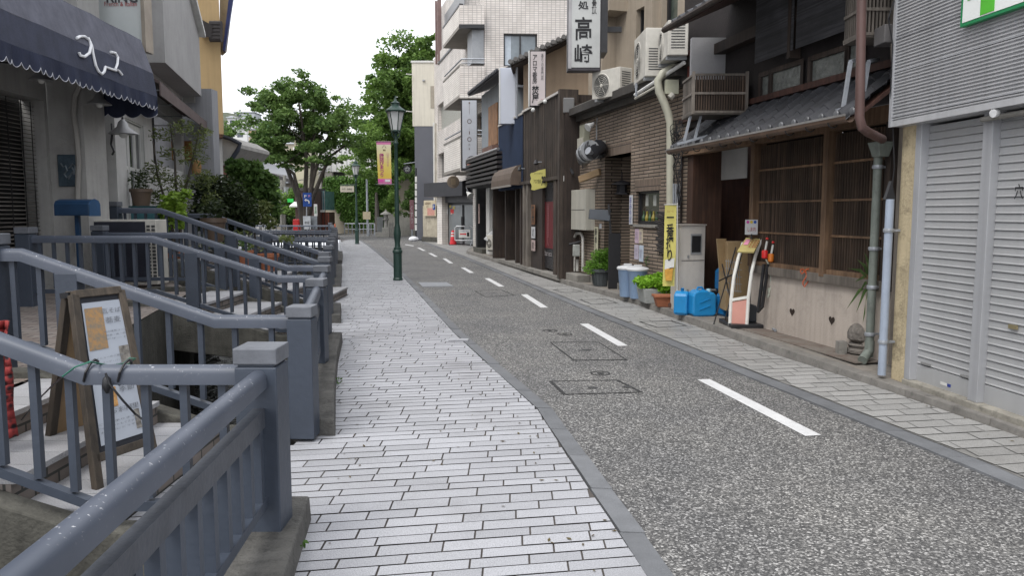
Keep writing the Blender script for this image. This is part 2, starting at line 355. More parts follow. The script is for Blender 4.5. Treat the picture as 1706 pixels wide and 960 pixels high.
# ---- pavers: every stone its own quad, rows crossing the footway
def pavers(name, La, Lb, z, d0, d1, rows, lens, tilt, gap, mt, xc, jit=.0012, left=None):
    mb = MB(); y = d0
    while y < d1:
        h = random.choice(rows); lo = left(y) if left else interp(La, y-.12)-.05; xe = interp(Lb, y)+.12; x = lo - random.uniform(0, lens[1])
        while x < xe:
            l = random.uniform(*lens); a, b = max(x, lo), x+l; x += l
            kb = interp(Lb, y+tilt*(min(b, xe)-xc(y))); b = min(b, kb)
            ka = -9 if left else interp(La, y+tilt*(a-xc(y))); a = max(a, ka)
            if b-a < .03: continue
            g = gap/2; a += g; b -= g; zz = z + random.uniform(-jit, jit); cx = xc(y)
            f = lambda X, Y: (X, Y + tilt*(X-cx), zz + random.uniform(-jit, jit)*.4)
            e_ = interp(Lb, y+h+tilt*(b-cx))-kb if b > kb-.02 else 0; s_ = interp(La, y+h+tilt*(a-cx))-ka if a < ka+.02 else 0; mb.quad(f(a, y+g), f(b, y+g), f(b+e_, y+h-g), f(a+s_, y+h-g))
        y += h
    return struct(mb.build(name, mt))
mb = MB(); strip(mb, XLp, KI, -.008, .6, 44); mb.poly([(XL(44), 44, -.008), (interp(KI, 44), 44, -.008), (-14.5, 50.5, -.008), (-20, 53, -.008), (-11.2, 50, -.008)]); struct(mb.build('sidewalk_bedding', M_grout))
pavers('sidewalk', XLp, KI, 0, .9, 46, (.095, .11, .125, .11), (.2, .42), .17, .009, M_stone, lambda y: interp(KI, y)-.9, left=lambda y: next((x for a, b, x in ((3.6, 5.1, -1.95), (9.15, 10.75, -2.75), (12.4, 14.5, -3.1), (21.8, 23.2, -7.4), (29.1, 32.3, -10)) if a < y < b), XL(y)-.25))
mb = MB(); strip(mb, GI, RB, -.010, .6, 42); struct(mb.build('footway_bedding', M_grout2))
pavers('footway', GI, RB, -.003, 1.5, 40, (.16,), (.28, .34), .17, .008, M_stone2, lambda y: interp(GI, y)+.5)
# ---- kerb stones left, gutter slabs right
mb = MB(); d = .6
while d < 44:
    e = d + (.6 if d > 2 else .6); j = random.uniform(-.008, .006) if d < 20 else 0; g = .006; z0 = random.uniform(-.003, .003)
    a0, a1 = interp(KO, d+g)+j, interp(KO, e-g)+j+random.uniform(-.006, .006)
    mb.hexa([(a0-.13, d+g, -.05), (a0, d+g, -.05), (a1, e-g, -.05), (a1-.13, e-g, -.05)], [(a0-.13, d+g, z0), (a0-.012, d+g, z0-.004), (a1-.012, e-g, z0-.004), (a1-.13, e-g, z0)]); d = e
struct(mb.build('kerb', M_kerb))
mb = MB(); d = .6
while d < 42:
    e = d+.6; g = .003; z0 = -.012 + random.uniform(-.002, .002)
    a0, a1 = interp(GO, d+g), interp(GO, e-g)
    mb.hexa([(a0, d+g, -.05), (a0+.16, d+g, -.05), (a1+.16, e-g, -.05), (a1, e-g, -.05)], [(a0, d+g, z0), (a0+.16, d+g, z0), (a1+.16, e-g, z0), (a1, e-g, z0)]); d = e
struct(mb.build('gutter', M_kerb))
# ---- raised footpath in front of the right-hand buildings
def kh(d): return float(np.interp(d, [5, 6.8, 8.5, 30], [.05, .055, .09, .09]))
M_rk = mat('raised_kerb', (.19, .18, .165), .9, .25, 4, bump=.3, bs=70, grime=.6, island=.1)
mb = MB(); d = 1.0
while d < 32:
    e = d+.9; g = .004; a0, a1 = interp(RB, d+g), interp(RB, e-g); h0, h1 = kh(d), kh(e)
    mb.hexa([(a0, d+g, -.05), (a0+.15, d+g, -.05), (a1+.15, e-g, -.05), (a1, e-g, -.05)], [(a0+.012, d+g, h0), (a0+.15, d+g, h0), (a1+.15, e-g, h1), (a1+.012, e-g, h1)]); d = e
struct(mb.build('raised_kerb', M_rk, bevel=.006))
mb = MB(); d = 1.0
while d < 32:
    e = d+.5; a0, a1 = interp(RB, d)+.148, interp(RB, e)+.148
    mb.quad((a0, d, kh(d)-.006), (a0+4, d, kh(d)-.006), (a1+4, e, kh(e)-.006), (a1, e, kh(e)-.006)); d = e
struct(mb.build('raised_footpath', mat('footpath_concrete', (.20, .19, .17), .9, .25, 3, c2=(.25, .22, .19), bump=.3, grime=.6)))
# ---- lane dashes
for i, (a, b) in enumerate([((1172, 633), (1355, 727)), ((973, 540), (1038, 577)), ((873, 491), (907, 513)), ((811, 464), (836, 478)), ((771, 446), (786, 455)), ((740, 431), (752, 439)), ((716, 422), (727, 428)), ((697, 413), (707, 418))]):
    A, B = G(*a, -.028), G(*b, -.028); dr = (B-A).normalized(); s = Vector((-dr.y, dr.x, 0))*.062
    mb = MB(); mb.quad(*[v+Vector((0, 0, .004)) for v in (A-s, A+s, B+s, B-s)]); struct(mb.build('lane_marking', M_paint))
for a, b in [((1265+350, 0), (0, 0))][:0]: pass
# worn white lines of the junction far up the road
for q in [[(676, 407), (690, 409.5), (688, 410.3), (674, 407.8)]]:
    mb = MB(); mb.quad(*[G(x, y, -.024) for x, y in q]); struct(mb.build('lane_marking', M_paint))
# ---- service covers in the asphalt: dark joints round aggregate-filled lids
M_joint = mat('cover_joint', (.03, .03, .03), .8, scale=20, bump=.2); M_iron = mat('cast_iron', (.075, .075, .075), .55, .3, 30, metal=.5, bump=.5, bs=90)
def outline(name, label, pts, wd, z=-.024, cat='manhole cover', extra=(), group=None):
    P = [G(x, y, z) for x, y in pts]; c = sum(P, Vector())/len(P); T = thing(name, label, cat, (c.x, c.y, z), group)
    mb = MB(); n = len(P)
    inn = [p + (c-p).normalized()*wd*1.35 for p in P]
    for i in range(n): mb.quad(P[i], P[(i+1) % n], inn[(i+1) % n], inn[i])
    mb.build('rim', M_joint, T)
    m2 = MB(); m2.poly([p+Vector((0, 0, -.002)) for p in inn]); m2.build('lid', M_asph, T)
    if extra:
        m3 = MB()
        for ex, ey, rx in extra:
            q = G(ex, ey, z+.001); m3.poly([q+Vector((rx*math.cos(k*.7), rx*.8*math.sin(k*.7), 0)) for k in range(9)])
        m3.build('lifting_eye', M_iron, T)
outline('service_cover', 'large square asphalt-filled cover beside the second lane dash from the camera', [(915, 570), (998, 570), (1046, 600), (955, 601)], .03, extra=[(978, 583, .06), (968, 584, .04)])
outline('service_cover', 'wide flat asphalt-filled cover, the one nearest the camera on the road', [(914, 635), (1030, 633), (1072, 654), (938, 658)], .03, extra=[(988, 646, .05), (1045, 645, .05)])
outline('service_cover', 'small faint square cover well up the road near the fourth dash', [(790, 485), (833, 482), (858, 492), (808, 495)], .04, extra=[(823, 488, .06)])
for (x, y, lb) in [(916, 551, 'round iron valve lid, farther of the pair beyond the large square cover'), (941, 557, 'round iron valve lid, nearer of the pair beyond the large square cover'), (1000, 622, 'faint round valve lid between the two large asphalt-filled covers')]:
    c = G(x, y, -.024); mb = MB(); pts = [c+Vector((.1*math.cos(k*math.pi/8), .1*math.sin(k*math.pi/8), 0)) for k in range(16)]; pin = [c+(p-c)*.8 for p in pts]
    for i in range(16): mb.quad(pts[i], pts[(i+1) % 16], pin[(i+1) % 16], pin[i])
    mb.poly([c+(p-c)*.35 for p in pts]); tag(mb.build('valve_lid', M_joint), lb, 'valve lid')
c = [G(697, 471, -.024), G(744, 471, -.024), G(755, 477, -.024), G(704, 478, -.024)]
T = thing('drain_grate', 'grey steel drain grate at the kerb beside the nearer street lamp', 'drain grate', c[0]); mb = MB(); mb.poly(c); mb.build('pit', M_joint, T)
mb = MB()
for k in range(14):
    f = (k+.5)/14; a = c[0].lerp(c[1], f); b = c[3].lerp(c[2], f); mb.beam(a+Vector((0, 0, .004)), b+Vector((0, 0, .004)), .05, .006)
mb.beam(c[0], c[1], .07, .014); mb.beam(c[3], c[2], .07, .014); mb.build('bars', mat('galv', (.32, .33, .35), .5, .15, 20, metal=.6), T)
for (pts, lb) in [([(1064, 536), (1118, 534), (1146, 543), (1094, 546)], 'narrow stone-filled cover in the right footway by the blue canisters'), ([(965, 499), (1008, 498), (1030, 505), (985, 507)], 'stone-filled cover in the right footway by the dustbins'), ([(921, 483), (950, 481), (972, 486), (942, 488)], 'stone-filled cover in the right footway by the pipes'), ([(860, 455), (878, 454), (893, 459), (872, 460)], 'stone-filled cover in the right footway by the dark wooden doorway')]:
    P = [G(x, y, .001) for x, y in pts]; mb = MB(); cc = sum(P, Vector())/4; inn = [p+(cc-p).normalized()*.035 for p in P]
    for i in range(4): mb.quad(P[i], P[(i+1) % 4], inn[(i+1) % 4], inn[i])
    tag(mb.build('footway_cover', M_joint), lb, 'manhole cover')
# one paver standing proud near the kerb
c = G(764, 568, 0); mb = MB(); mb.box(c.x-.12, c.x+.12, c.y-.05, c.y+.05, 0, .02); tag(mb.build('loose_paver', M_stone, bevel=.004), 'single pale paving stone sitting proud of the walk near the kerb', 'paving stone')
# ---- canal: bed, water, walls; terrace of the left-hand houses
struct(MB().poly([(-60, -5, -1.35), (0, -5, -1.35), (0, 52, -1.35), (-60, 52, -1.35)]).build('canal_bed', mat('canal_mud', (.04, .038, .03), .9, scale=4, bump=.5, bs=12)))
mw, t, P, N, L = nodes('canal_water'); P.inputs['Base Color'].default_value = (.012, .014, .012, 1); P.inputs['Roughness'].default_value = .05
n = N.new('ShaderNodeTexNoise'); n.inputs['Scale'].default_value = 5.5; n.inputs['Detail'].default_value = 4; g = N.new('ShaderNodeNewGeometry'); L.new(g.outputs['Position'], n.inputs['Vector'])
b = N.new('ShaderNodeBump'); b.inputs['Strength'].default_value = 1; b.inputs['Distance'].default_value = .12; L.new(n.outputs[0], b.inputs['Height']); L.new(b.outputs[0], P.inputs['Normal'])
mb = MB(); strip(mb, XTp, XLp, -1.0, .5, 50); struct(mb.build('water', mw))
def vstrip(La, z0, z1, d0, d1, dx=0):
    mb = MB(); n = int(d1-d0)
    for i in range(n):
        a, b = d0+(d1-d0)*i/n, d0+(d1-d0)*(i+1)/n
        mb.quad((interp(La, a)+dx, a, z0), (interp(La, b)+dx, b, z0), (interp(La, b)+dx, b, z1), (interp(La, a)+dx, a, z1))
    return mb
struct(vstrip(XLp, -1.4, -.008, .5, 50, -.02).build('canal_wall', M_concd)); struct(vstrip(XTp, -1.4, .44, .5, 50).build('canal_wall', M_concd))
M_tile = brickmat('terrace_tile', (.21, .17, .145), (.27, .235, .21), (.07, .06, .055), .22, .105, .008)
mb = MB(); n = 40
for i in range(n):
    a, b = .5+11.5*i/n, .5+11.5*(i+1)/n; mb.quad((-30, a, .45), (interp(XTp, a), a, .45), (interp(XTp, b), b, .45), (-30, b, .45))
struct(mb.build('terrace', M_tile))
mb = MB()
for i in range(n):
    a, b = 12+40*i/n, 12+40*(i+1)/n; mb.quad((-60, a, .78), (interp(XTp, a), a, .78), (interp(XTp, b), b, .78), (-60, b, .78))
mb.quad((-60, 12, .4), (interp(XTp, 12), 12, .4), (interp(XTp, 12), 12, .78), (-60, 12, .78)); struct(mb.build('terrace', M_conc))
# ---- concrete plinths along the canal, between the bridges
PL = [(1.0, 3.78, 'nearest'), (5.22, 9.15, 'second'), (10.7, 12.15, 'third'), (14.4, 21.4, 'fourth'), (23.2, 28.6, 'fifth')]
for a, b, nm in PL:
    mb = MB(); k = max(2, int((b-a)/1.2))
    for i in range(k):
        p, q = a+(b-a)*i/k, a+(b-a)*(i+1)/k - .006
        mb.hexa([(XL(p)-.34, p, -.15), (XL(p)+.005, p, -.15), (XL(q)+.005, q, -.15), (XL(q)-.34, q, -.15)], [(XL(p)-.34, p, .12), (XL(p)-.012, p, .12), (XL(q)-.012, q, .12), (XL(q)-.34, q, .12)])
    tag(mb.build('canal_plinth', mat('plinth_concrete', (.095, .092, .085), .9, .35, 4, bump=.6, bs=45, grime=.7), bevel=.012), {'nearest': 'weathered concrete plinth under the nearest canal-side railing', 'second': 'long weathered concrete plinth between the first and second footbridges', 'third': 'short concrete plinth between the second and third footbridges', 'fourth': 'concrete plinth beyond the third footbridge', 'fifth': 'farthest concrete plinth along the canal'}[nm], 'plinth')
# weeds in the gaps by the plinth
for i, (x, y) in enumerate([(497, 918), (604, 555), (561, 640)]):
    c = G(x, y, .0)
    if i == 1: continue
    tag(leafcloud('weed', [((c.x, c.y, .03), (.05, .05, .03), 40)], .03, leafmat('weed_leaf', (.05, .12, .02), (.12, .22, .05)), None), ['small weed sprouting at the foot of the nearest plinth', '', 'small weed sprouting at the foot of the second plinth'][i], 'weed')
# ================================================================== footbridges and their blue-grey railings
M_rail = mat('railing_paint', (.044, .055, .076), .5, .14, 2.2, bump=.12, bs=25, spec=.5, grime=.12, streak=.15)
def chips():
    m, t, P, N, L = nodes('handrail_paint'); g = N.new('ShaderNodeNewGeometry')
    n = N.new('ShaderNodeTexNoise'); n.inputs['Scale'].default_value = 62; n.inputs['Detail'].default_value = 5; n.inputs['Roughness'].default_value = .55; L.new(g.outputs['Position'], n.inputs['Vector'])
    n2 = N.new('ShaderNodeTexNoise'); n2.inputs['Scale'].default_value = 3; n2.inputs['Detail'].default_value = 4; L.new(g.outputs['Position'], n2.inputs['Vector'])
    r = ramp(N, [(.64, (0, 0, 0)), (.67, (1, 1, 1))]); L.new(n.outputs[0], r.inputs[0])
    r2 = ramp(N, [(.3, (.056, .067, .09)), (.7, (.082, .094, .122))]); L.new(n2.outputs[0], r2.inputs[0])
    r3 = ramp(N, [(.42, (0, 0, 0)), (.52, (1, 1, 1))]); L.new(n2.outputs[0], r3.inputs[0])
    sx = N.new('ShaderNodeSeparateXYZ'); L.new(g.outputs['Normal'], sx.inputs[0])
    a = N.new('ShaderNodeMath'); a.operation = 'MULTIPLY'; L.new(r.outputs[0], a.inputs[0]); L.new(sx.outputs[2], a.inputs[1]); a.use_clamp = True
    a2 = N.new('ShaderNodeMath'); a2.operation = 'MULTIPLY'; L.new(a.outputs[0], a2.inputs[0]); L.new(r3.outputs[0], a2.inputs[1])
    x = N.new('ShaderNodeMixRGB'); x.inputs[2].default_value = (.5, .5, .52, 1); L.new(a2.outputs[0], x.inputs[0]); L.new(r2.outputs[0], x.inputs[1]); L.new(x.outputs[0], P.inputs['Base Color'])
    P.inputs['Roughness'].default_value = .5; return m
M_hrail = chips()
M_cap = mat('post_cap_paint', (.125, .133, .15), .55, .2, 6, bump=.1, grime=.3)
def post_parts(T, x, y, w, zb, zt, cap=True):
    MB().box(x-w/2, x+w/2, y-w/2, y+w/2, zb, zt-.085 if cap else zt).build('post', M_rail, T, bevel=.006)
    if cap:
        MB().box(x-w/2+.012, x+w/2-.012, y-w/2+.012, y+w/2-.012, zt-.084, zt-.074).build('post_neck', M_rail, T)
        MB().box(x-w/2-.004, x+w/2+.004, y-w/2-.004, y+w/2+.004, zt-.073, zt).build('post_cap', M_cap, T, bevel=.006)
def rail_line(T, P, w, h, rnd, zoff, name, mt):
    """hand rail or bottom rail along a polyline, mitred at the knees"""
    P = [Vector(p)+Vector((0, 0, zoff)) for p in P]; mb = MB()
    prof = []
    if rnd:
        for k in range(9):
            an = math.pi*k/8; prof.append((math.cos(an)*w/2, math.sin(an)*h*.42))
        prof += [(-w/2, -h*.58), (w/2, -h*.58)]
    else: prof = [(w/2, h/2), (-w/2, h/2), (-w/2, -h/2), (w/2, -h/2)]
    n = len(prof)
    for i, p in enumerate(P):
        a = (P[i]-P[i-1]).normalized() if i else (P[1]-P[0]).normalized(); b = (P[i+1]-P[i]).normalized() if i < len(P)-1 else a
        t = (a+b).normalized(); s = Vector((t.x, t.y, 0)).normalized(); s = Vector((-s.y, s.x, 0))
        for q in prof: mb.v.append(p + s*q[0] + Vector((0, 0, q[1])))
    for i in range(len(P)-1):
        for j in range(n): mb.f.append((i*n+j, i*n+(j+1) % n, (i+1)*n+(j+1) % n, (i+1)*n+j))
    mb.f.append(tuple(range(n))[::-1]); mb.f.append(tuple((len(P)-1)*n+j for j in range(n)))
    mb.build(name, mt, T, smooth=rnd)
def balusters(T, P, zt, zb, step, w=.034, skip=()):
    first = None
    for i in range(len(P)-1):
        a, b = Vector(P[i]), Vector(P[i+1]); L = (Vector((b.x, b.y, 0))-Vector((a.x, a.y, 0))).length; n = max(1, round(L/step))
        for k in range(n):
            f = (k+.5)/n; c = a.lerp(b, f)
            if any(abs(c.x-s) < .09 for s in skip): continue
            MB().box(c.x-w/2, c.x+w/2, c.y-w/2, c.y+w/2, c.z+zb, c.z+zt).build('baluster', M_rail, T)
def bridge_railing(lb, y, xr, knee, top, left, zlow, zhigh, w=.165, mids=(), rh=.62, step=.155, zpost=.925, base=.02, hw=.085):
    T = thing('bridge_railing', lb, 'railing', (xr, y, 0), 'blue-grey railings of the canal footbridges')
    post_parts(T, xr, y, w, base, zpost)
    P = [(xr-w/2, y, zlow)]
    if knee: P.append((knee, y, zlow))
    if top: P.append((top, y, zhigh)); P.append((left, y, zhigh))
    rail_line(T, P, hw, .085, True, -.035, 'handrail', M_hrail)
    rail_line(T, P, .05, .045, False, -rh-.035, 'bottom_rail', M_rail)
    balusters(T, P, -.06, -rh, step, skip=mids)
    for m in mids:
        z = float(np.interp(m, [p[0] for p in P][::-1], [p[2] for p in P][::-1])); MB().box(m-.075, m+.075, y-.045, y+.045, z-rh-.25, z-.06).build('post', M_rail, T, bevel=.004)
    if top: post_parts(T, left-.08, y, .17, .4 if zhigh < 1.5 else .75, zhigh+.1)
    return T
bridge_railing('nearest footbridge railing, chipped handrail with cord tied round it', 3.42, -1.13, -1.92, -3.05, -3.4, .865, 1.30, w=.185, mids=(-3.0,), step=.165, zpost=.955)
bridge_railing('railing behind the sandwich board, its handrail bending down in the middle', 5.15, -1.42, -2.0, -3.28, -3.42, .86, 1.31, mids=(-2.98,), step=.2)
bridge_railing('third railing from the camera, near side of the second footbridge', 9.0, -2.23, -2.74, -4.19, -5.6, .815, 1.28, mids=(-3.75,), zpost=.93)
bridge_railing('railing in front of the air conditioner, far side of the second footbridge', 10.8, -2.63, -3.15, -4.56, -5.7, .81, 1.27, mids=(-3.62, -4.1), zpost=.93)
bridge_railing('tall stair railing rising from the walk to the lime green shrub', 12.1, -2.95, None, -5.5, -6.15, .79, 1.62, mids=(-4.4,), zpost=.93)
bridge_railing('thin stair railing vanishing up into the dark bush', 14.5, -3.46, None, -5.6, -6.4, .80, 1.53, mids=(-4.6,), zpost=.93)
bridge_railing('level railing, near side of the fourth footbridge', 21.5, -5.0, -8.2, None, None, .80, .8, zpost=.93, w=.18, step=.2)
bridge_railing('level railing, far side of the fourth footbridge', 23.1, -5.35, -9.0, None, None, .80, .8, zpost=.93, w=.18, step=.2)
bridge_railing('level railing, near side of the fifth footbridge', 28.7, -6.6, -11, None, None, .80, .8, zpost=.93, w=.19, step=.22)
bridge_railing('level railing, far side of the farthest footbridge', 32.5, -7.5, -13, None, None, .80, .8, zpost=.93, w=.2, step=.24)
bridge_railing('level railing across the canal end below the blue sign', 42.0, -9.9, -19, None, None, .86, .8, zpost=1., w=.2, step=.3)
# parapet railings along the walk between bridges
def parapet(lb, pts, posts=(), wide=True, zt=.86):
    T = thing('canal_railing', lb, 'railing', (pts[0][0], pts[0][1], .12), 'blue-grey railings along the canal edge')
    P = [(x, y, zt) for x, y in pts]
    rail_line(T, P, .076, .08, True, -.035, 'handrail', M_hrail)
    rail_line(T, P, .05, .085, False, -.215, 'middle_rail', mat('railing_paint_stained', (.06, .067, .082), .5, .3, 5, c2=(.066, .073, .088), grime=.5))
    rail_line(T, P, .05, .045, False, -.60, 'bottom_rail', M_rail)
    for i in range(len(P)-1):
        a, b = Vector(P[i]), Vector(P[i+1]); n = max(1, round((b-a).length/.165)); dr = (b-a).normalized(); s = Vector((-dr.y, dr.x, 0))
        for k in range(n):
            c = a.lerp(b, (k+.5)/n); MB().beam((c.x, c.y, zt-.585), (c.x, c.y, zt-.255), .045, .045, up=dr).build('baluster', M_rail, T)
    for x, y in posts: post_parts(T, x, y, .165, .12, .925)
parapet('nearest canal railing with rounded handrail, running out of the bottom of the picture', [(-.93, .75), (-1.12, 3.35)])
parapet('canal railing beyond the first footbridge, with a post in the middle', [(-1.43, 5.23), (-1.84, 7.2), (-2.2, 8.92)], [(-1.857, 7.27)])
parapet('short canal railing between the second and third footbridges', [(-2.64, 10.88), (-2.93, 12.0)])
parapet('canal railing between the third and fourth footbridges', [(-3.47, 14.6), (-4.98, 21.4)], [(-4.0, 17.0), (-4.5, 19.2)])
parapet('canal railing beyond the fourth footbridge', [(-5.37, 23.2), (-6.58, 28.6)], [(-5.97, 25.9)])
parapet('farthest canal railing running to the canal end', [(-7.52, 32.6), (-9.88, 41.9)], [(-8.4, 36), (-9.1, 39)])
# bridges: deck, stairs, curved edge beams
M_tread = granite('step_stone', (.36, .36, .37), .12)
M_riser = brickmat('step_riser', (.17, .14, .12), (.22, .19, .17), (.05, .05, .045), .2, .07, .008)
def footbridge(lb, y0, y1, zhi, steps, xs0, xs1):
    """level deck from the walk, then steps up to the terrace"""
    xr = XL((y0+y1)/2); T = thing('footbridge', lb, 'footbridge', (xr, (y0+y1)/2, 0), 'footbridges over the canal')
    xr0, xr1 = XL(y0)-.0, XL(y1)-.0
    mb = MB(); mb.hexa([(xs0, y0, -.22), (xr0, y0, -.22), (xr1, y1, -.22), (xs0, y1, -.22)], [(xs0, y0, -.004), (xr0, y0, -.004), (xr1, y1, -.004), (xs0, y1, -.004)]); mb.build('deck', M_grout, T)
    tr = (xs0-xs1)/steps; rz = zhi/(steps+0)
    for k in range(steps):
        a = xs0-tr*k; z = rz*(k+1); b = xs1-.02
        S = MB().box(a-tr-.001, a, y0+.0, y1, z-rz-.12, z-.031).build('step', M_riser, T)
        mb = MB(); yy = y0
        while yy < y1-.02:
            e = min(yy+.2, y1); mb.box(a-tr+.004, a+.02, yy+.003, e-.003, z-.03, z); yy += .2
        mb.build('tread', M_tread, S)
    for y, sgn in ((y0, -1), (y1, 1)):
        yy = y if sgn > 0 else y-.14; xe = XL(y)-.36
        pts = [(xe, .10), (xs0, .10), (xs1, zhi+.05), (xs1-.9, zhi+.05), (xs1-.9, zhi-.5), (xs1, -.05), (xs0-.1, -.22), (xe, -.34)]
        MB().prism([(px, yy, pz) for px, pz in pts], (0, .14, 0)).build('edge_beam', M_concd, T, bevel=.012)
footbridge('nearest footbridge with tiled steps and the sandwich board on it', 3.52, 5.02, .45, 3, -1.95, -3.2)
footbridge('second footbridge, its steps leading to the air conditioner', 9.1, 10.66, .46, 3, -2.75, -4.2)
footbridge('third footbridge with its stairs between two rising railings', 12.2, 14.36, .78, 5, -3.1, -5.4)
footbridge('fourth footbridge, flat, seen edge-on behind the stair railings', 21.6, 23.0, .3, 2, -7.5, -8.8)
footbridge('fifth footbridge, flat, farthest along the canal', 28.9, 32.3, .3, 2, -10.5, -12.4)
# ================================================================== left-hand side: restaurant, cafe front, yellow house
M_plast = mat('grey_plaster', (.34, .335, .32), .9, .12, 1.5, bump=.35, bs=110, streak=.2, grime=.2)
M_plastL = mat('light_plaster', (.48, .475, .46), .9, .1, 1.5, bump=.3, bs=110, streak=.12, grime=.15)
M_balc = mat('balcony_render', (.36, .355, .35), .9, .1, 1.2, bump=.35, bs=130, streak=.12, grime=.15)
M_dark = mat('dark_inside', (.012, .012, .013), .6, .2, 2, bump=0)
M_white = mat('white_paint', (.62, .62, .60), .5, .08, 3, bump=.06, streak=.2)
M_grey = mat('grey_metal', (.30, .31, .32), .45, .12, 4, metal=.3, bump=.05)
M_black = mat('black_metal', (.02, .02, .022), .4, .3, 6, bump=.05)
M_ink = mat('black_ink', (.012, .012, .014), .6, .1, 9, bump=0)
M_glass = glassmat('window_glass')
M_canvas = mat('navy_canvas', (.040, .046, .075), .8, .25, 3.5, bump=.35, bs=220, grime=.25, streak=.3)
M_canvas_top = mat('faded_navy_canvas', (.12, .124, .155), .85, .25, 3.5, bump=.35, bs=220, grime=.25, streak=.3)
M_trim = mat('white_piping', (.55, .56, .6), .7, .1, 9, bump=0)
# -- restaurant building
T = thing('restaurant_building', 'grey rendered restaurant building on the left behind the navy awning', 'building', (-6.8, 9.3, .45))
FR = Face((-6.22, 5.3), (-6.54, 11.04))
MB().wall(FR, -3, FR.L, .3, 9.5, -.02, [(0.0, FR.L-.08, .5, 3.11)], .3).build('wall', M_plast, T)
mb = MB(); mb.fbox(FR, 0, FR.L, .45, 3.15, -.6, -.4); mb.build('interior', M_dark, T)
# pier facing the camera and its return
mb = MB(); mb.box(-8.5, -6.06, 11.04, 11.62, .3, 9.5); mb.build('pier', M_plast, T)
mb = MB(); mb.box(-8.8, -6.30, 12.37, 12.7, .3, 9.5); mb.build('pier', M_plastL, T)
mb = MB(); mb.box(-8.5, -6.52, 11.62, 12.37, .3, 9.5); mb.build('wall', M_plast, T)
# slatted blind
mb = MB(); n = 46
for k in range(n):
    z = .52 + 2.55*k/n; mb.hexa([FR.p(.02, z, -.16), FR.p(FR.L-.09, z, -.16), FR.p(FR.L-.09, z+.012, -.20), FR.p(.02, z+.012, -.20)], [FR.p(.02, z+.006, -.16), FR.p(FR.L-.09, z+.006, -.16), FR.p(FR.L-.09, z+.018, -.20), FR.p(.02, z+.018, -.20)])
bl = mb.build('slatted_blind', woodmat('blind_slats', (.10, .09, .08), (.24, .22, .20), vertical=False), T)
mb = MB()
for u in (4.0, 4.33, 4.66, 5.0, 5.33, 5.56): mb.fbox(FR, u, u+.014, .5, 3.08, -.155, -.148)
mb.build('blind_cord', mat('cord', (.02, .02, .02)), bl)
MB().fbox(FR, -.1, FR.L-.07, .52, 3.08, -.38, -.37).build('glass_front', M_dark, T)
# -- awning
M_cv2 = mat('navy_canvas_valance', (.022, .028, .055), .9, .2, 3, bump=.2)
TA = thing('awning', 'navy canvas awning with a scalloped edge and a white squiggle logo', 'awning', (-5.6, 9.3, 3.2))
def aw(d, o, z): return Vector((-4.76 - .046*d + o, d, z))      # o: inwards is negative
e0, e1 = 4.8, 11.7
prof = [(-1.2, 4.30), (-.21, 4.10), (-.05, 3.61), (0, 3.27)]
def band(a, b, mt, nm, par=TA):
    mb = MB(); n = 14
    for i in range(n):
        p, q = e0+(e1-e0)*i/n, e0+(e1-e0)*(i+1)/n
        sg = lambda d: .012*math.sin(d*5.1)
        mb.quad(aw(p, a[0], a[1]+sg(p)), aw(q, a[0], a[1]+sg(q)), aw(q, b[0], b[1]+sg(q)*.5), aw(p, b[0], b[1]+sg(p)*.5))
    return mb.build(nm, mt, par, solid=.004)
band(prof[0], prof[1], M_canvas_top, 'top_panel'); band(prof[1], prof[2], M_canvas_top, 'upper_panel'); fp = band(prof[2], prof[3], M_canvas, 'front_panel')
def scallop(pf, s0, s1, pitch, depth, z, mt, nm, zb):
    mb = MB(); tr = MB(); n = max(1, int((s1-s0)/pitch)); line = []
    for k in range(n):
        for j in range(8):
            a = s0+(s1-s0)*(k+j/8)/n; b = s0+(s1-s0)*(k+(j+1)/8)/n
            f = lambda t: zb - depth*(abs(math.sin(math.pi*t))**.7)
            za, zc = f(j/8), f((j+1)/8)
            w = lambda t: .018*math.sin(t*9)+.01*math.sin(t*23)
            mb.quad(pf(a, z, 0), pf(b, z, 0), pf(b, zc, w(b)), pf(a, za, w(a))); line.append(pf(a, za, w(a)))
    line.append(pf(s1, zb, 0)); o = mb.build(nm, mt, TA, solid=.003); tr.tube(line, .005, 4).build('piping', M_trim, o)
scallop(lambda d, z, w: aw(d, w, z), e0, e1, .15, .06, 3.27, M_cv2, 'front_valance', 3.12)
scallop(lambda o, z, w: aw(e1, o, z)+Vector((0, w, 0)), -1.25, 0, .21, .06, 3.32, M_cv2, 'side_valance', 3.02)
MB().poly([aw(e1, -1.25, 3.3), aw(e1, 0, 3.3), aw(e1, -.05, 3.61), aw(e1, -.21, 4.10), aw(e1, -1.2, 4.30)]).build('end_panel', M_cv2, TA, solid=.004)
fr_ = MB()
for d in (6, 7.8, 9.6, 11.6): fr_.tube([aw(d, -.02, 3.28), aw(d, -1.25, 3.4)], .012, 6)
fr_.tube([aw(e0, -.03, 3.28), aw(e1, -.03, 3.28)], .014, 6); fr_.build('frame', M_black, TA)
# logo: white brush line on the front panels, traced in metres along the awning
STR = [[(125, 63), (131, 60), (138, 60), (146, 66), (149, 76), (146, 88), (138, 94), (131, 92), (129, 87)], [(144, 62), (150, 75), (153, 92), (157, 109), (162, 119), (167, 123), (171, 119), (173, 111), (184, 115), (191, 117)], [(182, 86), (190, 88), (194, 95), (193, 106), (190, 114), (196, 118), (201, 124)]]
FAW = Face((-4.981, 4.8), (-5.298, 11.7))
mb = MB()
for st in STR:
    P = []
    for x, y in st:
        o = -.03
        for _ in range(5):
            u, z = FAW.hit(x, y, o); o = float(np.interp(z, [3.27, 3.61, 4.1], [0, -.05, -.21]))
        P.append(FAW.p(u, z, o+.02))
    mb.tube(P, .017, 6)
mb.build('lettering', mat('logo_white', (.75, .76, .78), bump=0), fp)
